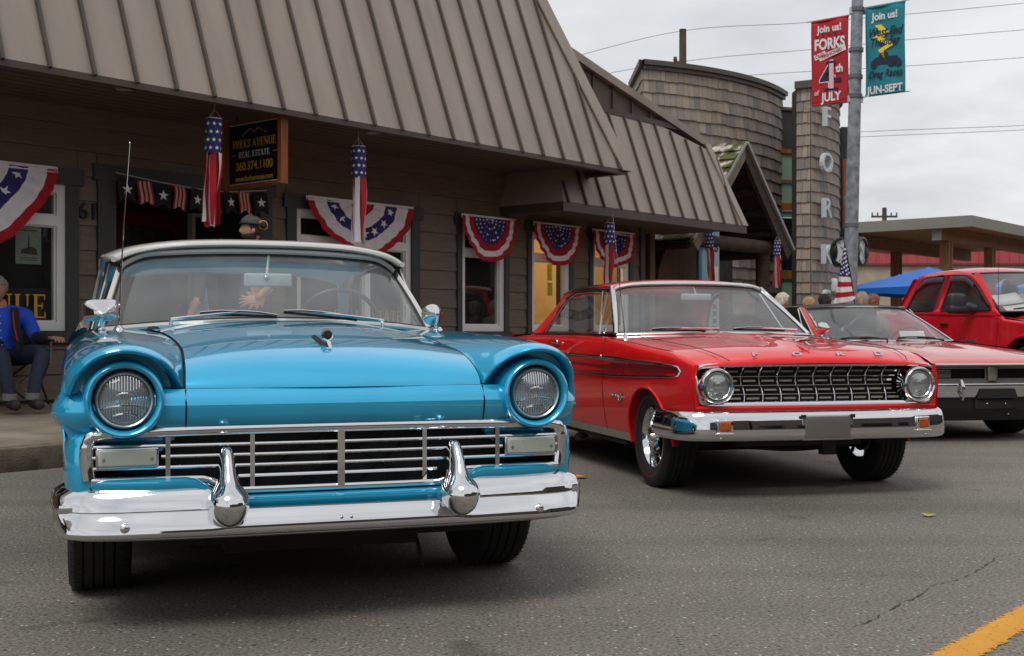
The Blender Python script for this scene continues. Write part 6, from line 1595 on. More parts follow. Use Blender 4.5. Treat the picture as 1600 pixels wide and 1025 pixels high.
# windscreen, roof, pillars
def f_ws(t):
    out = []
    for q in (-1, -.94, -.8, -.4, 0, .4, .8, .94, 1):
        a = abs(q); yb, zb = 1.44 + .16 * a ** 2.5, .972 - .012 * a * a; yt, zt = 1.99 + .09 * a ** 3, 1.322 - .018 * a ** 2 - .022 * max(0, (a - .8) / .2) ** 2
        out.append((.725 * q + (.585 - .725) * q * t, yb + (yt - yb) * t - .02 * math.sin(math.pi * t), zb + (zt - zb) * t))
    return out
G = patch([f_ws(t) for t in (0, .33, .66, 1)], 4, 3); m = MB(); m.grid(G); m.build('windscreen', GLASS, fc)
bor = G[0] + [r[-1] for r in G[1:]] + G[-1][::-1][1:] + [r[0] for r in G[::-1][1:-1]]
m = MB(); m.tube(bor, .008, n=6, closed=True); m.build('windscreen_gasket', GASKET, fc)
m = MB(); m.tube([(x * 1.016, y - .012, z - .006) for x, y, z in G[0]], .013, n=8); m.build('cowl_trim', mat('bright_trim', (0.75, 0.75, 0.74, 1), rough=0.2, metal=0.8, var=0.05), fc)
pth = [(x * 1.02, y - .004, z) for x, y, z in [r[0] for r in G]] + [(x, y - .004, z + .016) for x, y, z in G[-1]][1:-1] + [(x * 1.02, y - .004, z) for x, y, z in [r[-1] for r in G][::-1]]
m = MB(); m.tube(pth, .0150, n=8); m.build('windscreen_frame', mat('bright_trim', (0.75, 0.75, 0.74, 1)), fc)
rf = [(1.985, 1.345, .03, .595), (2.02, 1.358, .04, .612), (2.15, 1.373, .05, .625), (2.5, 1.387, .055, .632), (2.95, 1.378, .055, .632), (3.25, 1.345, .055, .63), (3.36, 1.318, .055, .625)]
sheet(fc, 'roof', RED, [[(t[3] * q, t[0] + (.10 * abs(q) ** 3 if t[0] < 2.1 else 0), t[1] - t[2] * abs(q) ** 2.6) for q in (-1, -.93, -.75, -.4, 0, .4, .75, .93, 1)] for t in rf], 4, 4, thick_=.02)
for sgn in (-1, 1):
    m = MB(); m.grid(patch([[(sgn * .735, 1.585, .955), (sgn * .742, 1.66, .955)], [(sgn * .665, 1.84, 1.15), (sgn * .672, 1.90, 1.15)], [(sgn * .597, 2.08, 1.312), (sgn * .607, 2.15, 1.322)]], 5, 2)); m.build('screen_post', CHROME, fc)
    m = MB(); m.tube(hermite([(sgn * .738, 1.60, .955), (sgn * .668, 1.86, 1.15), (sgn * .603, 2.10, 1.312)], 5), .012, n=8); m.build('screen_post_trim', CHROME, fc)
    rail = [(sgn * .603, 2.10, 1.316), (sgn * .632, 2.5, 1.328), (sgn * .634, 2.95, 1.322), (sgn * .632, 3.25, 1.288), (sgn * .665, 3.42, 1.19), (sgn * .72, 3.62, 1.06), (sgn * .765, 3.76, .958)]
    strip_on(fc, 'drip_rail', CHROME_D, [(x * 1.008, y, z) for x, y, z in rail[:4]], .008)
    chan = [(sgn * .605, 2.16, 1.286), (sgn * .625, 2.5, 1.297), (sgn * .627, 2.92, 1.290), (sgn * .640, 3.14, 1.235), (sgn * .685, 3.32, 1.10), (sgn * .745, 3.48, .958)]
    strip_on(fc, 'window_channel', GASKET, chan, .014); strip_on(fc, 'window_trim', CHROME, [(x + sgn * .008, y, z - .012) for x, y, z in chan], .006)
    sheet(fc, 'roof_pillar', RED, [[(sgn * .632, 3.02, 1.312), (sgn * .630, 3.25, 1.29), (sgn * .600, 3.36, 1.285)], [(sgn * .655, 3.22, 1.23), (sgn * .668, 3.42, 1.18), (sgn * .62, 3.55, 1.18)], [(sgn * .70, 3.36, 1.09), (sgn * .72, 3.62, 1.06), (sgn * .66, 3.74, 1.06)], [(sgn * .755, 3.48, .955), (sgn * .775, 3.80, .955), (sgn * .72, 3.90, .96)]], 4, 4)
    m = MB(); m.grid([[(sgn * .733, 1.70, .965), (sgn * .745, 2.4, .965), (sgn * .745, 3.46, .965)], [(sgn * .61, 2.14, 1.285), (sgn * .625, 2.5, 1.294), (sgn * .64, 3.14, 1.235)]]); m.build('side_glass', GLASS_S, fc)
    m = MB(); m.tube([(sgn * .745, 1.96, .958), (sgn * .632, 2.21, 1.282)], .008, n=6); m.build('vent_window_post', CHROME, fc)
    m = MB(); m.lathe([(.022, -.004), (.026, 0), (.022, .004)], (sgn * .735, 1.86, .985), axis='x', n=14); m.build('vent_latch', CHROME, fc)
    m = MB(); m.tube([(sgn * (Xf(y) - .055), y, ztf(y) + .004) for y in lin(1.66, 3.5, 10)], .007, n=6); m.build('belt_trim', CHROME, fc)
    # side spear, darker band between its two lines
    def on(y, z, e=.003): return (sgn * (Xf(y) - insf(z) + e), y, z)
    zu = itp([(.30, .772), (1.5, .808), (3.0, .815), (4.3, .80)]); zl = itp([(.30, .708), (1.5, .682), (3.0, .69), (4.3, .72)])
    loop = [on(y, zl(y)) for y in lin(4.3, .30, 30)] + [on(.23, .718), on(.20, .742), on(.23, .764)] + [on(y, zu(y)) for y in lin(.30, 4.3, 30)]
    m = MB(); m.tube(loop, .0075, n=6); m.build('side_spear', CHROME, fc)
    m = MB(); m.grid([[on(y, zl(y) + (zu(y) - zl(y)) * t, .0012) for t in lin(0.04, .96, 8)] for y in lin(.24, 4.3, 40)]); m.build('side_band', RED2, fc)
    for y0_ in (1.50, 2.86):
        m = MB(); m.tube([on(y0_ + .02 * math.sin(z * 3), z, .0002) for z in lin(.30, .93, 16)], .0028, n=5); m.build('door_gap', BLACK, fc)
    part('spear_joint', CHROME, fc, 'ball', on(1.505, zu(1.505), .01), (.008, .012, .012))
    m = MB(); p = on(2.66, .900, .02); m.rbox(p, (.022, .13, .022), .008); m.ball((p[0], p[1] - .075, p[2] - .002), (.014, .02, .02)); m.build('door_handle', CHROME, fc)
    m = MB(); m.grid([[on(y, z, .002) for z in (.258, .285, .312)] for y in lin(1.075, 3.12, 16)]); m.build('rocker_trim', CHROME_D, fc)
    eb = on(1.24, .545, .004)
    m = MB(); m.tube([on(1.33 - .02 * k, .553 + .006 * math.sin(k * 2.2), .006) for k in range(8)], .0045, n=5); m.tube([on(1.17, .585, .007), on(1.17, .49, .007)], .005, n=6)
    m.tube([on(1.20, .535, .007), on(1.12, .545, .007)], .006, n=6); m.tube([on(1.145, .57, .007), on(1.15, .52, .007)], .004, n=5); m.tube([on(1.195, .56, .007), on(1.19, .52, .007)], .004, n=5); m.build('fender_badge', CHROME, fc)
    wheel(fc, sgn * .715, .72, .315, .205, .195, 'mag', sgn, redline=True); wheel(fc, sgn * .715, 3.48, .315, .205, .195, 'mag', sgn, redline=True)
sheet(fc, 'rear_window', GLASS_S, [[(.60 * q, 3.37 - .05 * q * q, 1.305 - .03 * q * q) for q in Q5], [(.70 * q, 3.92 - .06 * q * q, .97) for q in Q5]], 4, 4)
sheet(fc, 'boot_lid', RED, [[(.76 * q, 3.90, .962) for q in Q5], [(.78 * q, 4.3, .955) for q in Q5], [(.76 * q, 4.60, .925) for q in Q5], [(.76 * q, 4.63, .60) for q in Q5], [(.76 * q, 4.60, .32) for q in Q5]], 4, 3)
FINT = mat('red_vinyl', S(122, 34, 38), rough=0.5, var=0.1)
sheet(fc, 'dashboard', FINT, [[(.70 * q, 1.46 + .1 * q * q, .955) for q in Q5], [(.72 * q, 1.78, .945) for q in Q5], [(.72 * q, 1.82, .86) for q in Q5], [(.72 * q, 1.80, .55) for q in Q5]], 3, 3)
m = MB(); m.box2((-.80, 1.2, .22), (.80, 4.4, .27)); m.box2((-.55, .9, .24), (.55, 4.4, .28)); m.build('cabin_floor', DARK, fc, smooth=0)
seat(fc, -.36, 2.35, .56, FINT, .42, .88); seat(fc, .36, 2.35, .56, FINT, .42, .88); seat(fc, 0, 3.2, 1.2, FINT, .42, .90)
steering(fc, (.36, 1.95, .93), .195, R(28), BLACK)
mr_ = bpy.data.objects.new('interior_mirror', None); link(mr_, fc); mr_.location = (0, 1.93, 1.235)
part('shell', mat('mirror_back', S(176, 190, 194)), mr_, 'rbox', (0, 0, 0), (.24, .022, .052), .010); part('stem', CHROME, mr_, 'tube', [(0, 0, .02), (0, .05, .07)], .007, n=6)
wiper(fc, (-.05, 1.405, .972), (-.34, 1.415, .992), (1, .03, -.02), CHROME, .20); wiper(fc, (.57, 1.455, .965), (.27, 1.425, .995), (1, .02, -.02), CHROME, .20)
an = bpy.data.objects.new('aerial', None); link(an, fc); an.location = (-.775, 1.30, .925)
part('mast', CHROME, an, 'tube', [(0, 0, 0), (-.05, 0, .45), (-.092, 0, .85)], [.004, .003, .002], n=6); part('base', CHROME, an, 'lathe', [(0, .05), (.008, .045), (.014, .02), (.022, 0)], n=12)
side_mirror_round(fc, .70, 1.28, .925, .075, .046, -.01)
m = MB(); m.tube([(-.55, 3.0, .20), (-.70, 2.45, .19), (-.80, 2.30, .185)], .032, n=8); m.build('side_exhaust', DARK, fc)
m = MB(); m.tube([(-.60, .72, .25), (.60, .72, .25)], .03); m.tube(hermite([(-.3, .34, .27), (0, .36, .25), (.3, .34, .27)], 5), .012); m.box2((-.42, .30, .28), (.42, .60, .34)); m.box2((.15, .28, .22), (.24, .34, .36)); m.build('front_suspension', DARK, fc)

# ================================================================ orange-red muscle car with black roof
ORED = paint('orange_red_paint', (0.60, 0.060, 0.040, 1), rough=0.38, ior=1.36)
VIN = mat('black_vinyl_roof', (0.02, 0.019, 0.019, 1), rough=0.6, var=0.2, scale=20, bump=0.3, bscale=200)
cc = car_root('orange_coupe', 'orange red 1960s coupe with black vinyl roof and full-width dark grille', 'car', 4.27, 10.75, 11.5)
Xc = itp([(.05, .905), (.5, .955), (1.5, .968), (3.0, .965), (4.6, .93), (5.2, .87)]); ztc = itp([(.05, .690), (.6, .775), (1.6, .855), (2.4, .895), (3.6, .91), (5.2, .86)])
insc = itp([(.2, .09), (.4, .035), (.6, .0), (.72, .01), (.92, .05)])
side_shell(cc, 'flank', ORED, Xc, ztc, lambda y: .24, insc, .05, 5.2, [(.98, .36, .31), (3.95, .36, .30)], r_sh=.04)
hc = [(.0, .695, .690), (.02, .706, .700), (.12, .735, .715), (.45, .79, .745), (1.0, .845, .80), (1.72, .885, .855)]
sheet(cc, 'hood', ORED, [[((Xc(max(.05, y)) - .05) * q, y + (.04 * q * q if y < .1 else 0), zm + (ze - zm) * abs(q) ** 2.4 + .012 * math.exp(-((abs(q) - .45) / .12) ** 2) * sstep(.2, .8, y)) for q in (-1, -.85, -.6, -.45, -.25, 0, .25, .45, .6, .85, 1)] for y, zm, ze in hc], 5, 4)
m = MB(); m.tube([(.90 * q, .0 + .04 * q * q, .690) for q in lin(-1, 1, 20)], .011, n=8); m.build('hood_trim', CHROME, cc)
gc = bpy.data.objects.new('grille', None); link(gc, cc); gc.location = (0, .06, .61)
m = MB(); m.grid([[(.92 * q, .12, z) for q in (-1, 1)] for z in (-.08, .08)]); m.build('backing', BLACK, gc, smooth=0)
SILV = mat('silver_surround', S(150, 148, 144), rough=0.3, metal=0.7, var=0.06)
for a, b in ((-.90, -.055), (.055, .90)):
    loop = [(a, 0, -.052), (b, 0, -.052), (b, 0, .048), (a, 0, .048)]; q = []
    for i in range(4):
        p0, p1 = Vector(loop[i]), Vector(loop[(i + 1) % 4]); q += [p0.lerp(p1, t) for t in (.03, .5, .97)]
    m = MB(); m.tube(q, .008, n=6, closed=True); m.build('surround', SILV, gc)
    m = MB()
    for k in range(9): m.box(((a + b) / 2, .04, -.045 + .0115 * k), (b - a - .02, .02, .004))
    m.build('grille_slat', BLACK, gc, smooth=0)
    s_ = -1 if a < 0 else 1
    part('running_lamp', mat('smoked_lens', S(74, 72, 68), rough=0.2, var=0.2, scale=30, coat=1.0), gc, 'rbox', (s_ * .455, .01, -.002), (.125, .03, .075), .008)
m = MB(); m.rbox((0, .0, -.002), (.085, .05, .145), .012); m.build('centre_divider', SILV, gc)
m = MB(); m.box2((-.92, -.01, .056), (.92, .03, .076)); m.box2((-.92, -.012, -.082), (.92, .03, -.060)); m.build('grille_frame', SILV, gc, smooth=0)
cb = hermite([(0, -.03), (.5, -.02), (.80, .02), (.92, .09), (.955, .2), (.96, .4)], 6); nn = plan_norm(cb)
m = MB(); m.grid([[(p[0] + n.x * o, p[1] + n.y * o, z) for o, z in ((.04, .530), (-.002, .522), (-.008, .50), (-.004, .488), (.0, .44), (.006, .405), (.03, .400))] for p, n in zip(cb, nn)]); m.mirror(); cbo = m.build('bumper', CHROME, cc, smooth=50)
part('plate_recess', BLACK, cbo, 'prism', [(-.20, -.036, .395), (.20, -.036, .395), (.17, -.036, .476), (-.17, -.036, .476)], (0, 0, 0), (0, -.004, 0), smooth=0)
for sgn in (-1, 1): m = MB(); m.tube([(sgn * .33, -.02, .385), (sgn * .345, -.065, .44), (sgn * .35, -.07, .50), (sgn * .352, -.04, .555)], [.012, .017, .015, .011], n=8); m.build('bumper_guard', CHROME, cc)
sheet(cc, 'front_valance', mat('valance_black', (.022, .021, .02, 1), rough=.6, var=.2), [[(.93 * q, .0 + .08 * q * q, .40) for q in Q7], [(.92 * q, .02 + .08 * q * q, .30) for q in Q7], [(.88 * q, .10 + .10 * q * q, .19) for q in Q7]], 4, 4)
part('valance_panel', DARK, cc, 'rbox', (0, .0, .34), (.40, .03, .09), .01)
for q in (-.09, .09, .15): part('valance_bolt', CHROME, cc, 'ball', (q, -.02 if q != .15 else .03, .345 if q != .15 else .25), .008)
def c_ws(t): return [((.72 - .14 * t) * q, 1.72 + .14 * abs(q) ** 2.5 + (.74) * t - .02 * math.sin(math.pi * t), .885 + (1.248 - .885) * t - .02 * abs(q) ** 3 * t) for q in (-1, -.94, -.7, 0, .7, .94, 1)]
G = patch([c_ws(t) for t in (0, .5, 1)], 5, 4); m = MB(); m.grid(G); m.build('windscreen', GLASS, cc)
bor = G[0] + [r[-1] for r in G[1:]] + G[-1][::-1][1:] + [r[0] for r in G[::-1][1:-1]]
m = MB(); m.tube([(x, y - .004, z + .002) for x, y, z in bor], .011, n=6, closed=True); m.build('windscreen_frame', CHROME, cc)
m = MB(); m.tube([(x * .985, y, z) for x, y, z in bor], .008, n=6, closed=True); m.build('windscreen_gasket', GASKET, cc)
rc = [(2.45, 1.255, .02, .60), (2.50, 1.272, .03, .612), (2.75, 1.290, .04, .625), (3.2, 1.290, .045, .63), (3.7, 1.24, .05, .64), (4.4, 1.08, .06, .70), (4.9, .93, .04, .78)]
sheet(cc, 'roof', VIN, [[(t[3] * q, t[0] + (.13 * abs(q) ** 3 if t[0] < 2.6 else 0), t[1] - t[2] * abs(q) ** 2.6) for q in (-1, -.93, -.7, 0, .7, .93, 1)] for t in rc], 4, 4, thick_=.02)
for sgn in (-1, 1):
    m = MB(); m.grid(patch([[(sgn * .728, 1.86, .87), (sgn * .755, 1.95, .87)], [(sgn * .665, 2.22, 1.06), (sgn * .69, 2.30, 1.06)], [(sgn * .60, 2.58, 1.24), (sgn * .618, 2.66, 1.25)]], 4, 3)); m.build('screen_post', ORED, cc)
    m = MB(); m.tube([(sgn * .757, 1.96, .87), (sgn * .692, 2.31, 1.06), (sgn * .620, 2.67, 1.248)], .008, n=6); m.build('screen_post_trim', CHROME, cc)
    sheet(cc, 'roof_pillar', VIN, [[(sgn * .630, 3.3, 1.245), (sgn * .64, 3.7, 1.19)], [(sgn * .78, 3.6, .90), (sgn * .80, 4.6, .90)]], 5, 5)
    m = MB(); m.grid([[(sgn * .76, 1.98, .88), (sgn * .79, 3.6, .90)], [(sgn * .62, 2.66, 1.24), (sgn * .635, 3.32, 1.24)]]); m.build('side_glass', GLASS_S, cc)
    m = MB(); m.tube([(sgn * .62, 2.66, 1.252), (sgn * .64, 3.3, 1.252)], .010, n=6); m.build('drip_rail', CHROME_D, cc)
    m = MB(); m.tube([(sgn * .765, 2.2, .89), (sgn * .66, 2.62, 1.23)], .007, n=6); m.build('vent_window_post', CHROME, cc)
    wheel(cc, sgn * .755, .98, .34, .225, .19, 'mag', sgn); wheel(cc, sgn * .755, 3.95, .34, .225, .19, 'mag', sgn)
m = MB(); m.box2((-.85, .3, .2), (.85, 5.0, .27)); m.box2((-.88, 1.6, .27), (.88, 1.66, .85)); m.build('cabin_floor', DARK, cc, smooth=0)
CINT = mat('dark_vinyl_seat', S(70, 62, 58), rough=0.6, var=0.1)
seat(cc, -.38, 2.75, .56, CINT, .42, 1.0); seat(cc, .38, 2.75, .56, CINT, .42, 1.0); steering(cc, (.38, 2.2, .86), .19, R(28), BLACK)
sheet(cc, 'dashboard', CINT, [[(.70 * q, 1.76 + .1 * q * q, .868) for q in Q5], [(.74 * q, 2.10, .86) for q in Q5], [(.74 * q, 2.12, .55) for q in Q5]], 3, 3)
sheet(cc, 'boot_lid', ORED, [[(.80 * q, 4.5, .90) for q in Q5], [(.82 * q, 5.15, .86) for q in Q5], [(.80 * q, 5.2, .4) for q in Q5]], 3, 3)
wiper(cc, (-.12, 1.68, .880), (-.40, 1.73, .915), (1, .0, .02), BLACK, .21); wiper(cc, (.52, 1.70, .872), (.22, 1.70, .918), (1, .0, -.01), BLACK, .21)
ds = part('dash_card', WHITE, None, 'box2', (-.14, -.002, 0), (.14, .002, .10), smooth=0); ds.rotation_euler = (R(-28), 0, R(11.5)); ds.location = Matrix.Rotation(R(11.5), 3, 'Z') @ Vector((.30, 1.90, .90)) + Vector((4.27, 10.75, 0))
tag(ds, 'white paper card on the dashboard of the orange red coupe', 'card')
# clip-on flag at its rear window
fl = thing('car_flag', 'small stars and stripes flag clipped to the black roofed coupe', 'flag', (3.98, 14.05, 1.16), 0)
part('staff', BLACK, fl, 'tube', [(0.0, 0, 0), (-.055, 0, .42), (-.14, 0, .86)], .006, n=6)
part('clip', BLACK, fl, 'box', (0, 0, .02), (.03, .03, .06))
def flag_pt(u, v):   # u 0..1 from the staff outward, v 0..1 from top to bottom: limp, hanging
    p = Vector((-.135 + .125 * v, 0, .83 - .62 * v)); q = Vector((-.150 - .135 * v, -.02, .80 - .74 * v))
    r = p.lerp(q, u); r.y += .02 * math.sin(u * 9 + v * 3); return tuple(r)
W_, H_ = 48, 90
m = MB(); m.mi = 0
for j in range(H_):
    for i in range(W_):
        u0, u1, v0, v1 = i / W_, (i + 1) / W_, j / H_, (j + 1) / H_
        vv = v0 + .16 * u0
        m.mi = 0 if vv < .60 else (1 + int((vv - .60) * 11.5) % 2)
        m.add([flag_pt(u0, v0), flag_pt(u1, v0), flag_pt(u1, v1), flag_pt(u0, v1)], [(0, 1, 2, 3)])
m.build('flag_cloth', [BLU_C, WHT_C, RED_C], fl, smooth=60)
m = MB()
for j in range(7):
    for i in range(4):
        u, v = (i + .5 + .3 * (j % 2)) / 4.6, .06 + .075 * j
        if v + .16 * u > .57: continue
        P = Vector(flag_pt(u, v)) + Vector((0, -.008, 0)); star(m, lambda a, b: (P.x + a, P.y, P.z + b), 0, 0, .017)
stuff(m.build('star_print', STAR_C, fl, smooth=0))

# ================================================================ red pickup
PRED = paint('pickup_red_paint', (0.62, 0.008, 0.022, 1), rough=0.34, ior=1.4)
tk = car_root('red_pickup', 'large red quad-cab pickup truck with black door mirrors', 'truck', 7.26, 16.21, 19.0)
Xt = itp([(-1.65, .86), (-1.3, .95), (-.4, .985), (.3, .955), (2.2, .955), (2.3, .965), (4.0, .96)]); ztt = itp([(-1.65, 1.02), (-1.0, 1.08), (-.1, 1.15), (.0, 1.20), (.35, 1.235), (2.15, 1.27), (4.0, 1.26)])
inst = itp([(.35, .06), (.55, .015), (.8, .0), (1.0, .015), (1.12, .02), (1.3, .03)])
side_shell(tk, 'flank', PRED, Xt, ztt, lambda y: .45, inst, -1.65, 4.0, [(-.55, .52, .42), (3.2, .52, .42)], r_sh=.04, lip=.02)
sheet(tk, 'hood', PRED, [[((Xt(max(y, -1.6)) - .06) * q, y + .08 * q * q * (1 if y < -1.5 else 0), zm + (ze - zm) * abs(q) ** 2 - .035 * math.exp(-((abs(q) - .8) / .10) ** 2) * sstep(-1.5, -1.0, y)) for q in (-1, -.92, -.8, -.66, -.3, 0, .3, .66, .8, .92, 1)] for y, zm, ze in ((-1.75, 1.0, .98), (-1.6, 1.12, 1.02), (-1.1, 1.20, 1.08), (-.5, 1.245, 1.12), (-.05, 1.26, 1.17))], 4, 3)
sheet(tk, 'front_face', PRED, [[(.90 * q, -1.74 + .1 * q * q, 1.0) for q in Q5], [(.90 * q, -1.76 + .1 * q * q, .7) for q in Q5], [(.90 * q, -1.70 + .1 * q * q, .5) for q in Q5]], 3, 3)
def fxt(y, z): return .945 - max(0, z - 1.24) * .33 - max(0, y - 2.0) * .06
outer = smooth_loop([(-.02, 1.20), (.30, 1.47), (.62, 1.72), (.80, 1.80), (1.2, 1.835), (1.7, 1.815), (1.92, 1.74), (2.05, 1.50), (2.14, 1.26)], 3)
outer = hermite([(-.02, 1.20), (.30, 1.47), (.60, 1.71), (.80, 1.795), (1.2, 1.83), (1.65, 1.815), (1.88, 1.745), (2.02, 1.50), (2.14, 1.25)], 3) + [(1.0, 1.22)]
hole1 = hermite([(.16, 1.27), (.38, 1.46), (.62, 1.65), (.80, 1.745), (1.0, 1.765), (1.13, 1.765)], 3) + [(1.17, 1.27)]
hole2 = hermite([(1.33, 1.28), (1.29, 1.60), (1.27, 1.765), (1.5, 1.765), (1.70, 1.735), (1.82, 1.62), (1.90, 1.42), (1.94, 1.29)], 3)
framed_side(tk, 'cab_side', PRED, outer, [hole1, hole2], fxt)
for sgn in (-1, 1):
    for L in (hole1, hole2):
        m = MB(); m.tube([(sgn * (fxt(y, z) - .004), y, z) for y, z in L], .014, n=6, closed=True); m.build('window_seal', GASKET, tk)
        m = MB(); V = [Vector((y, z, 0)) for y, z in L]; m.add([(sgn * (fxt(p.x, p.y) - .02), p.x, p.y) for p in V], [tuple(t) for t in tessellate_polygon([V])]); m.build('side_glass', GLASS_S, tk, smooth=0)
    for pts in ([(.62, 1.645), (.80, 1.738), (1.0, 1.758), (1.13, 1.758)], [(1.28, 1.755), (1.5, 1.758), (1.70, 1.728), (1.80, 1.64)]):
        P = hermite(pts, 5); m = MB(); m.grid([[(sgn * (fxt(y, z) + .012), y, z) for y, z in P], [(sgn * (fxt(y, z - .035) + .022), y, z - .035) for y, z in P], [(sgn * (fxt(y, z - .07) + .018), y - .008, z - .07) for y, z in P]]); m.build('rain_guard', mat('smoked_acrylic', (.03, .035, .045, 1), rough=.25, var=.1), tk)
    mi = bpy.data.objects.new('door_mirror', None); link(mi, tk); mi.location = (sgn * .95, .50, 1.27); MBK = mat('mirror_black', (.03, .032, .036, 1), rough=.55, var=.12)
    part('arm', MBK, mi, 'tube', hermite([(sgn * -.01, -.05, .03), (sgn * .10, .0, .055), (sgn * .26, .02, .06)], 4), [.06] * 5 + [.05] * 4, n=10)
    part('housing', MBK, mi, 'rbox', (sgn * .24, .02, .12), (.26, .13, .22), .05); part('lower_pod', MBK, mi, 'rbox', (sgn * .21, .02, .02), (.34, .14, .13), .05)
    part('sail_panel', MBK, mi, 'prism', [(0, -.33, .0), (0, .02, .0), (sgn * -.05, .02, .24), (sgn * -.03, -.06, .18)], (sgn * .004, 0, 0), (sgn * .012, 0, 0), smooth=0)
    for y in (.02, 1.22): m = MB(); m.tube([(sgn * (Xt(y) - inst(z) + .001), y, z) for z in lin(.5, 1.2, 10)], .004, n=5); m.build('door_gap', BLACK, tk)
    m = MB(); m.rbox((sgn * .955, 1.08, 1.09), (.03, .15, .035), .012); m.build('door_handle', BLACK, tk)
    m = MB(); text(m, 'RAM 1500', Matrix.Translation((sgn * .960, .60, .825)) @ Matrix.Rotation(R(-90 if sgn < 0 else 90), 4, 'Z'), size=.075, extrude=.004, offset=.002, sx=1.15); m.build('door_badge', STEEL, tk, smooth=0)
    wheel(tk, sgn * .86, -.55, .40, .26, .22, 'mag', sgn); wheel(tk, sgn * .86, 3.2, .40, .26, .22, 'mag', sgn)
sheet(tk, 'roof', PRED, [[((.745 - .02 * (t[0] > 1.9)) * q, t[0] + (.14 * q * q if t[0] < 1 else 0), t[1] - t[2] * abs(q) ** 2.5) for q in Q7] for t in ((.64, 1.80, .03), (.72, 1.835, .05), (1.0, 1.885, .06), (1.45, 1.895, .065), (1.8, 1.86, .06), (2.0, 1.77, .05))], 4, 4, thick_=.02)
def t_ws(t): return [((.90 - .17 * t) * q, -.20 + .22 * q * q + (.84 - .08 * q * q) * t - .03 * math.sin(math.pi * t), 1.245 + (1.80 - 1.245) * t - .02 * q * q * t) for q in (-1, -.9, -.6, 0, .6, .9, 1)]
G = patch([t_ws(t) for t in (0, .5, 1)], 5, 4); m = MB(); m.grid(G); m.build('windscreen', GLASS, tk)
bor = G[0] + [r[-1] for r in G[1:]] + G[-1][::-1][1:] + [r[0] for r in G[::-1][1:-1]]
m = MB(); m.tube(bor, .016, n=6, closed=True); m.build('windscreen_gasket', GASKET, tk)
for sgn in (-1, 1): sheet(tk, 'screen_post', PRED, [[(sgn * .90, .02, 1.20), (sgn * .945, .02, 1.22)], [(sgn * .82, .32, 1.52), (sgn * .86, .36, 1.52)], [(sgn * .735, .62, 1.79), (sgn * .765, .68, 1.78)]], 4, 2)
sheet(tk, 'cowl', BLACK, [[(.88 * q, -.26 + .22 * q * q, 1.235) for q in Q5], [(.88 * q, -.10 + .12 * q * q, 1.215) for q in Q5]], 2, 3)
m = MB(); m.box2((-.86, .1, .5), (.86, 2.1, .56)); m.build('cabin_floor', DARK, tk, smooth=0)
TINT = mat('dark_grey_seat', S(58, 56, 56), rough=0.8, var=0.1)
for x in (-.89, .89): m = MB(); m.box2((x - .01, .12, .6), (x + .01, 2.05, 1.235)); m.build('door_trim', TINT, tk, smooth=0)
m = MB(); m.box2((-.70, .9, 1.775), (.70, 1.95, 1.785)); m.build('headliner', TINT, tk, smooth=0)
sheet(tk, 'dashboard', TINT, [[(.84 * q, -.12 + .1 * q * q, 1.235) for q in Q5], [(.84 * q, .40, 1.22) for q in Q5], [(.84 * q, .45, .7) for q in Q5]], 3, 3)
for x in (-.42, .42): seat(tk, x, 1.0, .55, TINT, .85, 1.48); seat(tk, x, 1.75, .60, TINT, .85, 1.45)
for x in (-.42, .42): m = MB(); m.rbox((x, 1.36, 1.58), (.26, .10, .17), .04); m.build('headrest', TINT, tk)
sheet(tk, 'rear_wall', PRED, [[(.74 * q, 2.02, 1.76) for q in Q5], [(.92 * q, 2.16, 1.25) for q in Q5], [(.93 * q, 2.16, .6) for q in Q5]], 3, 3)
m = MB(); m.box2((-.92, 2.2, .7), (.92, 3.95, .74)); m.box2((-.95, 3.95, .5), (.95, 4.0, 1.25)); m.build('truck_bed', PRED, tk, smooth=0)
wiper(tk, (-.2, -.20, 1.235), (-.52, -.12, 1.30), (1, -.05, .06), BLACK, .28); wiper(tk, (.5, -.16, 1.235), (.2, -.18, 1.31), (1, .0, -.02), BLACK, .28)
an = bpy.data.objects.new('aerial', None); link(an, tk); an.location = (-.90, .06, 1.16)
part('mast', BLACK, an, 'tube', [(0, 0, 0), (0, 0, .82)], [.005, .002], n=6); part('base', BLACK, an, 'lathe', [(0, .05), (.012, .05), (.025, .0)], n=12)
for i, (dx, dy, dz, w, hgt, lab) in enumerate(((-.46, .44, 1.43, .52, .22, 'larger white paper sheet inside the red pickup windscreen'), (-.42, .25, 1.30, .40, .15, 'smaller white paper sheet low inside the red pickup windscreen'))):
    m = MB(); m.grid([[(w * (a - .5), .012 * math.sin(a * 3), hgt * (b - .5)) for a in lin(0, 1, 6)] for b in (0, 1)]); o = m.build('paper_sheet', WHITE, None)
    o.location = Matrix.Rotation(R(19), 3, 'Z') @ Vector((dx, dy, dz)) + Vector((7.26, 16.21, 0)); o.rotation_euler = (R(-52), R(-6), R(19)); md = o.modifiers.new('thickness', 'SOLIDIFY'); md.thickness = .002
    tag(o, lab, 'paper', 'papers in the pickup windscreen')

# ================================================================ people
SKIN = mat('skin_tone', S(196, 146, 122), rough=0.55, var=0.08, scale=20)
SKIN_T = mat('tanned_skin', S(176, 128, 106), rough=0.55, var=0.08, scale=20)
def hair_mat(name, col): return mat('hair_' + name, S(*col), rough=0.6, var=0.35, scale=60, stretch=(1, 1, 0.3))

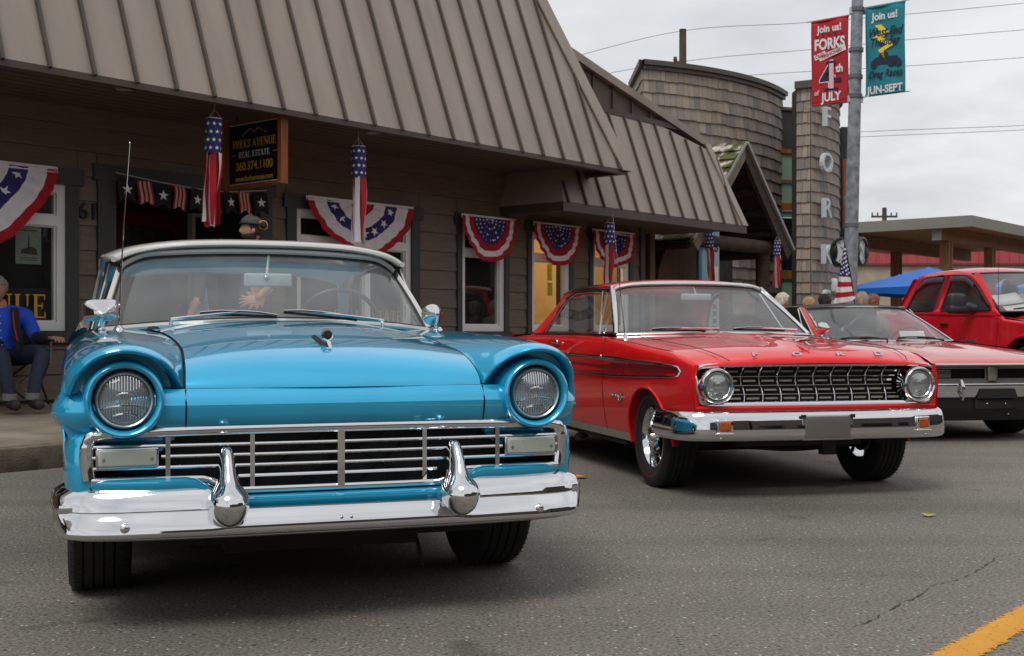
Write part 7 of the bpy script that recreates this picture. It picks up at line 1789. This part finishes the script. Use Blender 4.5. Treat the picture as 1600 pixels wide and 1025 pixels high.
def head_shape(mb, hair, c, face, tilt=0.0, beard=None, long_hair=0.0, hat=None, bald=False):
    """skin head into mb (material slots: 0 skin, 1 lips, 2 eye white, 3 iris); hair into its own builder. face = direction angle the face looks at"""
    M = Matrix.Translation(c) @ Matrix.Rotation(face, 4, 'Z') @ Matrix.Rotation(tilt, 4, 'X')   # local face looks to -y
    def put(m, fn, slot, nl=16, nm=28):
        m.mi = slot; rows = [[tuple(M @ Vector(fn(math.pi * i / nl, 2 * math.pi * k / nm))) for k in range(nm)] for i in range(nl + 1)]; m.grid(rows, close_v=True)
    def skull(a, b):
        x, y, z = math.sin(a) * math.cos(b), math.sin(a) * math.sin(b), math.cos(a)
        X, Y, Z = .076 * x, .096 * y, .118 * z
        if z < 0: X *= 1 + .30 * z; Y = Y * (1 + .12 * z) - (.012 * -z if y < 0 else -.02 * z * 0)
        if y < 0:
            f = math.exp(-((X / .014) ** 2)); Y -= f * .026 * math.exp(-((Z + .012) / .022) ** 2) + f * .008 * math.exp(-((Z - .02) / .02) ** 2)     # nose
            Y += .010 * math.exp(-(((abs(X) - .031) / .015) ** 2)) * math.exp(-((Z - .016) / .012) ** 2)                                       # eye sockets
            Y -= .005 * math.exp(-((Z - .036) / .012) ** 2) * math.exp(-(X / .05) ** 2)                                                     # brow
            Y -= .007 * math.exp(-((Z + .058) / .012) ** 2) * math.exp(-(X / .024) ** 2)                                                    # lips
            Y -= .006 * math.exp(-((Z + .096) / .014) ** 2) * math.exp(-(X / .022) ** 2)                                                    # chin
        return (X, Y, Z)
    put(mb, skull, 0, 26, 40)
    for sx in (-1, 1):
        put(mb, lambda a, b: (sx * (.078 + .008 * math.sin(a) * math.cos(b)), .012 + .020 * math.sin(a) * math.sin(b), -.005 + .032 * math.cos(a)), 0, 8, 12)
        put(mb, lambda a, b: (sx * .031 + .011 * math.sin(a) * math.cos(b), -.078 + .011 * math.sin(a) * math.sin(b), .015 + .008 * math.cos(a)), 2, 6, 10)
        put(mb, lambda a, b: (sx * .031 + .005 * math.sin(a) * math.cos(b), -.087 + .004 * math.sin(a) * math.sin(b), .015 + .005 * math.cos(a)), 3, 6, 8)
    put(mb, lambda a, b: (.022 * math.sin(a) * math.cos(b), -.093 + .006 * math.sin(a) * math.sin(b), -.058 + .006 * math.cos(a)), 1, 6, 12)
    mb.mi = 0
    if hair is not None and not bald:
        def hs(a, b):
            x, y, z = math.sin(a) * math.cos(b), math.sin(a) * math.sin(b), math.cos(a)
            line = -.015 if y > -.2 else .055          # hair line: low at the back, high over the forehead
            if y < .55 and abs(x) > .6: line = max(line, .0)
            low = -.06 if (y > .2) else line
            low -= long_hair * (1 if y > -.35 else 0)
            w = .010 + .006 * mnoise.noise(Vector((x * 6, y * 6, z * 6)))
            Z = .118 * z; k = 1.0
            if Z < low: Z = low; k = .93
            if long_hair and z < 0:
                tp = 1 - .18 * min(1, -z * 1.5) + .10 * mnoise.noise(Vector((b * 2.2, z * 3, 1.7)))
                x *= tp; y *= tp
            if long_hair and z < 0: return ((.080 + w) * (x / max(.3, math.sin(a))) * (1 if math.sin(a) > .3 else math.sin(a) / .3) * .98, (.098 + w) * y / max(.3, math.sin(a)) * (1 if math.sin(a) > .3 else math.sin(a) / .3), max(Z - long_hair * min(1, -z * 2.2) * (1 if y > -.35 else 0), -.06 - long_hair))
            return ((.078 + w) * x * k, (.098 + w) * y * k + .004, Z + w * (z > 0))
        put(hair, hs, 0, 22, 36)
        rs = random.Random(int(c[0] * 1000) % 997)
        for _ in range(170):       # loose strands that break the outline
            b = rs.uniform(0, 2 * math.pi); a0 = rs.uniform(.05, .9); a1 = a0 + rs.uniform(.5, 1.0); pts = []; lift = rs.uniform(.002, .012); dr = rs.uniform(-.35, .35)
            for q in range(5):
                a = a0 + (a1 - a0) * q / 4; p = Vector(hs(a, b + dr * q / 4)); nn_ = Vector((p.x, p.y, max(0, p.z))).normalized(); pts.append(tuple(M @ (p + nn_ * lift * math.sin(math.pi * (.15 + .85 * q / 4)) + Vector((0, 0, -.004 * q)))))
            hair.tube(pts, [.0022, .003, .003, .0022, .0008], n=4, cap=False)
    if beard is not None:
        def bs(a, b):
            p = skull(a, b); z = p[2]
            if z > -.042 or p[1] > .035: return (p[0] * .94, p[1] * .94, min(z, -.042))
            e = .012 * min(1, (-.042 - z) / .02); r = 1 + e / .08
            return (p[0] * r, p[1] * r, z - e * .6)
        put(beard, bs, 0, 22, 36)
    return M

def bake_skin(joints, bones):
    """skin-modifier body from joints {name: (pos, radius)} and bones [(a, b, slot)] -> verts, faces, slots"""
    names = list(joints); idx = {n: i for i, n in enumerate(names)}
    me = bpy.data.meshes.new('body'); me.from_pydata([joints[n][0] for n in names], [(idx[a], idx[b]) for a, b, _ in bones], [])
    o = bpy.data.objects.new('body', me); COL.objects.link(o)
    o.modifiers.new('skin', 'SKIN'); sub = o.modifiers.new('sub', 'SUBSURF'); sub.levels = 2; sub.render_levels = 2
    for i, n in enumerate(names):
        r = joints[n][1]; sv = me.skin_vertices[0].data[i]; sv.radius = r if isinstance(r, tuple) else (r, r); sv.use_root = (i == 0)
    dg = bpy.context.evaluated_depsgraph_get(); dg.update(); em = bpy.data.meshes.new_from_object(o.evaluated_get(dg))
    vs = [tuple(v.co) for v in em.vertices]; fs = [tuple(p.vertices) for p in em.polygons]; sl = []
    B = [(Vector(joints[a][0]), Vector(joints[b][0]), s) for a, b, s in bones]
    for p in em.polygons:
        c = p.center; best = (9, 0)
        for a, b, s in B:
            d = b - a; t = max(0, min(1, (c - a).dot(d) / max(1e-9, d.dot(d)))); best = min(best, ((c - a - d * t).length, s))
        sl.append(best[1])
    bpy.data.objects.remove(o); bpy.data.meshes.remove(me); bpy.data.meshes.remove(em)
    return vs, fs, sl

def hand(mb, wrist, palm_dir, up, curl, slot, spread=0.16, side=1, scale=1.0):
    """palm, four unequal fingers and a thumb; palm_dir points to the finger tips, up is the back of the hand"""
    d = Vector(palm_dir).normalized(); u = Vector(up); u = (u - d * u.dot(d)).normalized(); x = d.cross(u) * side; W = Vector(wrist); s = scale
    mb.mi = slot
    R3 = Matrix((x, d, u)).transposed(); mb.rbox(W + d * .045 * s, (.078 * s, .095 * s, .028 * s), .012 * s, rot=R3)
    for k, (off, L) in enumerate(((-.030, .070), (-.010, .080), (.010, .075), (.029, .058))):
        p = W + d * .088 * s + x * off * s; dd = (d + x * spread * (k - 1.5) / 1.5).normalized(); pts = [p]; q = dd
        for j, f in enumerate((.45, .32, .23)):
            q = (q - u * math.tan(curl * (1 if j else .6))).normalized(); pts.append(pts[-1] + q * L * f * s)
        mb.tube(pts, [.0092 * s, .0088 * s, .008 * s, .0062 * s], n=8); mb.ball(pts[-1], .0064 * s, 8, 6)
    p = W + d * .028 * s - x * .036 * s; t1 = p + (d * .5 - x * .8).normalized() * .036 * s; t2 = t1 + (d * .85 - x * .4 - u * .2).normalized() * .030 * s
    mb.tube([p, t1, t2], [.0115 * s, .0105 * s, .008 * s], n=8); mb.ball(t2, .008 * s, 8, 6)

def person(label, joints, bones, mats, head, hands, base, hair_m=None, group='people by the shops', **hk):
    root = thing('person', label, 'person', base, 0, group); B = Vector(base)
    J = {n: (Vector(p) - B, r) for n, (p, r) in joints.items()}
    vs, fs, sl = bake_skin({n: (tuple(p), r) for n, (p, r) in J.items()}, bones)
    mb = MB(); mb.v = vs; mb.f = fs; mb.m = sl
    n0 = len(mats); hm = MB() if hair_m else None; bm_ = MB() if hk.get('beard_m') else None
    tmp = MB(); M = head_shape(tmp, hm, Vector(head[0]) - B, head[1], head[2] if len(head) > 2 else 0, beard=bm_, long_hair=hk.get('long_hair', 0), bald=hk.get('bald', False))
    k = len(mb.v); mb.v += tmp.v; mb.f += [tuple(i + k for i in q) for q in tmp.f]; mb.m += [n0 + s for s in tmp.m]
    for h in hands:
        mb.mi = n0; hh = dict(h); hand(mb, Vector(hh['w']) - B, hh['d'], hh['u'], hh['c'], n0, side=hh.get('side', 1), spread=hh.get('spread', .16))
    mb.build('body', list(mats) + [hk.get('skin', SKIN), mat('lips', S(150, 84, 78), rough=0.5), mat('eye_white', S(206, 200, 194), rough=0.3), mat('iris', S(46, 38, 34), rough=0.2)], root, smooth=70, weld=False)
    if hm and hm.v: hm.build('hair', hair_m, root, smooth=70)
    if bm_: bm_.build('beard', hk['beard_m'], root, smooth=70)
    return root, M, B

DENIM = mat('dark_denim', S(40, 48, 66), rough=0.85, var=0.3, scale=7, bump=1.0, bscale=16)
SHOE = mat('dark_shoe', S(44, 40, 38), rough=0.7, var=0.2)
VEST = mat('black_vest', S(30, 29, 31), rough=0.8, var=0.2, bump=0.2, bscale=60)
BSHIRT = mat('royal_blue_shirt', S(30, 82, 206), rough=0.75, var=0.15, bump=0.9, bscale=14)

# --- man in a folding chair by the shop window
DX = -0.05
j = {'pelvis': ((-4.58, 11.12, .78), (.17, .14)), 'spine': ((-4.60, 11.12, .95), (.165, .14)), 'chest': ((-4.60, 11.10, 1.10), (.17, .13)), 'neck': ((-4.60, 11.06, 1.215), .065), 'skullbase': ((-4.605, 11.03, 1.28), .06),
     'shl': ((-4.41, 11.19, 1.115), .082), 'ell': ((-4.27, 11.04, .915), .062), 'wrl': ((-4.09, 10.93, .925), .040), 'shr': ((-4.79, 11.0, 1.115), .082), 'elr': ((-4.88, 10.86, .90), .062), 'wrr': ((-4.80, 10.66, .90), .04),
     'hpl': ((-4.47, 11.16, .76), .105), 'knl': ((-4.13, 10.86, .80), .078), 'ckl': ((-4.17, 10.80, .60), .068), 'anl': ((-4.19, 10.75, .40), .055), 'hll': ((-4.20, 10.77, .345), .048), 'tol': ((-4.06, 10.62, .338), .052),
     'hpr': ((-4.69, 11.0, .76), .105), 'knr': ((-4.43, 10.66, .79), .078), 'ckr': ((-4.38, 10.64, .58), .068), 'anr': ((-4.34, 10.63, .40), .055), 'hlr': ((-4.36, 10.66, .345), .048), 'tor': ((-4.22, 10.50, .338), .052)}
bn = [('pelvis', 'spine', 0), ('spine', 'chest', 0), ('chest', 'neck', 0), ('neck', 'skullbase', 4), ('chest', 'shl', 0), ('shl', 'ell', 0), ('ell', 'wrl', 1), ('chest', 'shr', 0), ('shr', 'elr', 0), ('elr', 'wrr', 1),
      ('pelvis', 'hpl', 2), ('hpl', 'knl', 2), ('knl', 'ckl', 2), ('ckl', 'anl', 2), ('anl', 'hll', 3), ('hll', 'tol', 3), ('pelvis', 'hpr', 2), ('hpr', 'knr', 2), ('knr', 'ckr', 2), ('ckr', 'anr', 2), ('anr', 'hlr', 3), ('hlr', 'tor', 3)]
pr, M, B0 = person('person in bright blue shirt and dark vest seated outside the shop window', j, bn, [BSHIRT, VEST, DENIM, SHOE, SKIN_T], ((-4.61, 11.0, 1.36), R(28), R(4)),
       [dict(w=(-4.09, 10.93, .925), d=(.75, -.6, -.05), u=(.1, -.1, 1), c=.32, side=1), dict(w=(-4.80, 10.66, .90), d=(.5, -.8, -.1), u=(0, 0, 1), c=.3, side=-1)], (-4.5, 11.0, .30), hair_mat('grey', (150, 146, 140)), skin=SKIN_T)
pr.location.x += DX
for k in range(5): part('shirt_button', WHITE, pr, 'ball', (-4.565 + .012 * k * .3 + 4.5, 10.955 + .002 * k - 11.0, 1.12 - .065 * k - .30), (.007, .005, .007), 8, 6)
m = MB()   # open vest panels over the shirt
for sx, off in ((1, .0),):
    m.grid(patch([[(-4.49, 11.00, 1.20), (-4.46, 11.02, 1.20), (-4.43, 11.05, 1.19)], [(-4.46, 10.955, 1.05), (-4.43, 10.975, 1.05), (-4.40, 11.01, 1.03)], [(-4.43, 10.94, .90), (-4.40, 10.97, .90), (-4.375, 11.03, .89)], [(-4.41, 10.95, .80), (-4.38, 10.99, .80), (-4.365, 11.06, .80)]], 4, 4))
m.shift((4.5, -11.0, -.30)); m.build('vest', VEST, pr)
m = MB(); m.tube([(-4.455, 10.975, 1.16), (-4.43, 10.945, 1.02), (-4.40, 10.945, .90)], .007, n=6); m.shift((4.5, -11.0, -.30)); m.build('lanyard', mat('red_lanyard', S(170, 40, 40)), pr)
m = MB(); m.tube([(-4.19, 10.752, .44), (-4.192, 10.752, .38)], .062, n=14); m.tube([(-4.34, 10.632, .44), (-4.345, 10.635, .38)], .062, n=14); m.shift((4.5, -11.0, -.30)); m.build('socks', mat('grey_sock', S(120, 116, 112), rough=0.9), pr)
ch = thing('camp_chair', 'black folding camp chair under the person in bright blue shirt', 'chair', (-4.55 + DX, 11.15, .295), R(38), 'folding chairs on the pavement')
m = MB(); m.grid(patch([[(-.25, -.24, .42), (0, -.24, .38), (.25, -.24, .42)], [(-.25, .22, .40), (0, .22, .36), (.25, .22, .40)]], 4, 4)); m.build('seat', BLACK_C, ch)
m = MB(); m.grid(patch([[(-.25, .22, .42), (0, .26, .42), (.25, .22, .42)], [(-.25, .34, .92), (0, .37, .90), (.25, .34, .92)]], 4, 4)); m.build('backrest', BLACK_C, ch)
for a, b in (((-.27, -.26, 0), (.27, -.26, .42)), ((.27, -.26, 0), (-.27, -.26, .42)), ((-.27, .24, 0), (.27, .24, .42)), ((.27, .24, 0), (-.27, .24, .42)), ((-.27, -.26, 0), (-.27, .24, .42)), ((.27, -.26, 0), (.27, .24, .42)), ((-.27, .24, 0), (-.27, -.26, .42)), ((.27, .24, 0), (.27, -.26, .42)), ((-.26, .22, .40), (-.26, .35, .93)), ((.26, .22, .40), (.26, .35, .93)), ((.28, -.26, .40), (.28, -.27, .60)), ((-.28, -.26, .40), (-.28, -.27, .60))):
    part('frame_tube', STEEL if a[1] < 0 and b[1] < 0 else BLACK, ch, 'tube', [a, b], .010, n=6)
for x in (-.29, .29): part('armrest', BLACK_C, ch, 'rbox', (x, .02, .61), (.06, .56, .025), .010)

# --- standing man with cap and ear defenders, hand on hip
SX, SY, GZ = -2.46, 11.6, .22
def st(dx, dy, z): return (SX + dx, SY + dy, GZ + z)
GREY_T = mat('charcoal_shirt', S(58, 56, 58), rough=0.85, var=0.15, bump=0.2, bscale=20)
j = {'pelvis': (st(0, 0, .96), (.15, .13)), 'spine': (st(0.0, 0, 1.12), (.16, .135)), 'chest': (st(.01, 0, 1.33), (.175, .15)), 'neck': (st(.0, 0, 1.55), .062), 'skullbase': (st(-.01, 0, 1.65), .06),
     'shl': (st(.02, -.19, 1.43), .075), 'ell': (st(.22, -.27, 1.18), .055), 'wrl': (st(.07, -.24, 1.06), .036), 'shr': (st(.0, .19, 1.43), .075), 'elr': (st(.03, .25, 1.15), .052), 'wrr': (st(-.06, .24, .92), .036),
     'hpl': (st(.0, -.10, .92), .105), 'knl': (st(-.02, -.11, .50), .075), 'anl': (st(.0, -.12, .10), .05), 'tol': (st(-.16, -.13, .04), .04), 'hpr': (st(.0, .10, .92), .105), 'knr': (st(-.02, .12, .50), .075), 'anr': (st(.02, .13, .10), .05), 'tor': (st(-.14, .15, .04), .04)}
bn2 = [('pelvis', 'spine', 0), ('spine', 'chest', 0), ('chest', 'neck', 0), ('neck', 'skullbase', 3), ('chest', 'shl', 0), ('shl', 'ell', 0), ('ell', 'wrl', 3), ('chest', 'shr', 0), ('shr', 'elr', 0), ('elr', 'wrr', 3),
       ('pelvis', 'hpl', 1), ('hpl', 'knl', 1), ('knl', 'anl', 1), ('anl', 'tol', 2), ('pelvis', 'hpr', 1), ('hpr', 'knr', 1), ('knr', 'anr', 1), ('anr', 'tor', 2)]
pr, M, B0 = person('person in charcoal shirt and grey cap with ear defenders, hand on hip behind blue car', j, bn2, [GREY_T, DENIM, SHOE, SKIN], (st(-.02, 0, 1.735), R(-78), R(2)),
       [dict(w=st(.07, -.24, 1.06), d=(-1, .05, -.08), u=(0, -1, .1), c=.12, side=1, spread=.34), dict(w=st(-.06, .24, .92), d=(-.2, 0, -1), u=(0, 1, 0), c=.3, side=-1)], (SX, SY, GZ), hair_mat('dark_brown', (52, 38, 30)), beard_m=hair_mat('dark_brown', (52, 38, 30)))
def hp(fn_mb, name, matl):
    fn_mb.v = [tuple(M @ Vector(p)) for p in fn_mb.v]; return fn_mb.build(name, matl, pr, smooth=60)
m = MB(); rows = []
for i in range(9):
    a = math.pi / 2 * i / 8; rows.append([((.094) * math.sin(a) * math.cos(b), .116 * math.sin(a) * math.sin(b) + .008, (.046 - .014 * math.sin(b)) + .088 * math.cos(a)) for b in lin(0, 2 * math.pi, 28)[:-1]])
m.grid(rows, close_v=True); hp(m, 'cap', mat('grey_cap', S(74, 68, 64), rough=0.85, var=0.3, scale=25))
m = MB(); m.tube([(.096 * math.cos(b), .118 * math.sin(b) + .008, .048 - .014 * math.sin(b)) for b in lin(0, 2 * math.pi, 28)[:-1]], .010, n=6, closed=True); hp(m, 'cap_band', BLACK_C)
for sx in (-1, 1):
    m = MB(); m.lathe([(0, .0), (.030, .002), (.038, .012), (.038, .032), (.028, .042), (0, .044)], (sx * .070 - (0.04 if sx < 0 else 0) * 0, .105, .035), axis='x' , n=18)
    hp(m, 'ear_cup', BLACK)
    m = MB(); m.lathe([(.036, 0), (.044, .004), (.044, .012), (.036, .016)], (sx * .070 - .004, .105, .035), axis='x', n=18); hp(m, 'ear_cup_ring', mat('yellow_plastic', S(228, 176, 30), rough=0.4))
m = MB(); m.tube([(-.085, .11, .05), (-.06, .15, .08), (0, .165, .09), (.06, .15, .08), (.085, .11, .05)], .007, n=6); hp(m, 'head_band', BLACK)

# --- shorter woman beside him, open jacket over a pale blue top
SX, SY, GZ = -2.98, 11.75, .23
j = {n: ((p[0] - (-2.46) + SX if True else 0, p[1] - 11.6 + SY, GZ + (p[2] - .22) * .905), r) for n, (p, r) in j.items()}
j['ell'] = ((SX + .03, SY - .28, GZ + 1.06), .052); j['wrl'] = ((SX - .08, SY - .26, GZ + .86), .034)
JACK = mat('dark_grey_jacket', S(62, 60, 60), rough=0.85, var=0.2, bump=0.2, bscale=25)
pr, M, B0 = person('person in open dark jacket over pale blue top standing behind the blue car', j, bn2, [JACK, DENIM, SHOE, SKIN], ((SX, SY, GZ + 1.505), R(8), 0),
       [dict(w=(SX - .08, SY - .26, GZ + .86), d=(-.1, -.05, -1), u=(0, -1, 0), c=.3), dict(w=(SX - .06, SY + .24, GZ + .83), d=(-.2, 0, -1), u=(0, 1, 0), c=.3, side=-1)], (SX, SY, GZ), hair_mat('auburn', (150, 88, 52)), long_hair=.12)
m = MB(); m.grid(patch([[(-.02, -.155, 1.28), (.03, -.162, 1.28), (.07, -.155, 1.28)], [(-.035, -.165, 1.10), (.03, -.172, 1.10), (.08, -.165, 1.10)], [(-.05, -.150, .88), (.03, -.160, .88), (.10, -.150, .88)]], 4, 3)); m.build('blue_top', mat('pale_blue_top', S(132, 170, 204), rough=0.85, var=0.1), pr)

# --- spectators sitting beyond the orange coupe, seen from behind
specs = [(1223, 462, 17.6, 'white', (206, 198, 184), 0.0, 'person in beige top seated with back turned, below the porch windsock', (150, 140, 124)),
         (1264, 468, 18.3, 'blond', (178, 146, 96), 0.03, 'seated person beyond the black car roof, second from the porch windsock', (62, 60, 66)),
         (1288, 464, 17.8, 'black', (40, 33, 30), 0.0, 'seated person beyond the black car roof, third from the porch windsock', (70, 74, 84)),
         (1308, 472, 18.6, 'ash', (168, 160, 150), 0.0, 'person in pale blue top seated right behind the small car flag', (142, 164, 190)),
         (1347, 461, 17.4, 'sandy', (172, 150, 122), 0.06, 'seated person between the small car flag and the blue tent, nearer the flag', (92, 84, 80)),
         (1365, 464, 18.0, 'chestnut', (142, 92, 58), 0.02, 'seated person between the small car flag and the blue tent, nearer the tent', (120, 96, 84))]
for i, (px, py, Y, hn, hc_, lh, lab, top) in enumerate(specs):
    P = px3(px, py + 9, Y); gx, gy, gz = P.x, P.y, .18; hz = P.z - gz
    a = R(150 + 14 * ((i * 37) % 5 - 2)); fx, fy = math.sin(a), -math.cos(a)    # looking away over the street
    def q(f, s_, z): return (gx + fx * f - fy * s_, gy + fy * f + fx * s_, gz + z)
    zs = hz - .22; seatz = max(.38, hz - .80)
    j = {'pelvis': (q(0, 0, seatz), (.16, .13)), 'spine': (q(.0, 0, (seatz + zs) / 2), (.15, .13)), 'chest': (q(.0, 0, zs - .07), (.16, .13)), 'neck': (q(.0, 0, zs + .06), .055), 'skullbase': (q(.01, 0, zs + .13), .055),
         'shl': (q(0, .18, zs - .03), .07), 'ell': (q(.08, .22, zs - .30), .05), 'wrl': (q(.30, .14, zs - .34), .036), 'shr': (q(0, -.18, zs - .03), .07), 'elr': (q(.08, -.22, zs - .30), .05), 'wrr': (q(.30, -.14, zs - .34), .036),
         'hpl': (q(.02, .10, seatz - .02), .095), 'knl': (q(.42, .12, seatz + .03), .07), 'anl': (q(.42, .12, .09), .045), 'tol': (q(.56, .13, .04), .04), 'hpr': (q(.02, -.10, seatz - .02), .095), 'knr': (q(.42, -.12, seatz + .03), .07), 'anr': (q(.42, -.12, .09), .045), 'tor': (q(.56, -.13, .04), .04)}
    hd = Vector((fx, fy, 0))
    pr, M, B0 = person(lab, j, bn2, [mat('top_' + hn, S(*top), rough=.85, var=.15), DENIM, SHOE, SKIN], (tuple(P), a, 0), [dict(w=j['wrl'][0], d=tuple(hd), u=(0, 0, 1), c=.4), dict(w=j['wrr'][0], d=tuple(hd), u=(0, 0, 1), c=.4, side=-1)], (gx, gy, gz), hair_mat(hn, hc_), 'spectators beyond the parked cars', long_hair=lh)
    st_ = thing('folding_stool', 'folding stool under ' + ['the person below the porch windsock', 'the second person from the porch windsock', 'the third person from the porch windsock', 'the person behind the car flag', 'the tent side person nearer the flag', 'the flag side person nearer the tent'][i], 'stool', (gx, gy, gz), a, 'folding stools of the spectators')
    part('seat', BLACK_C, st_, 'rbox', (0, 0, seatz - .15), (.40, .38, .03), .012)
    for x in (-.18, .18):
        for y in (-.16, .16): part('leg', STEEL, st_, 'tube', [(x, y, 0), (-x * .9, y, seatz - .16)], .010, n=6)
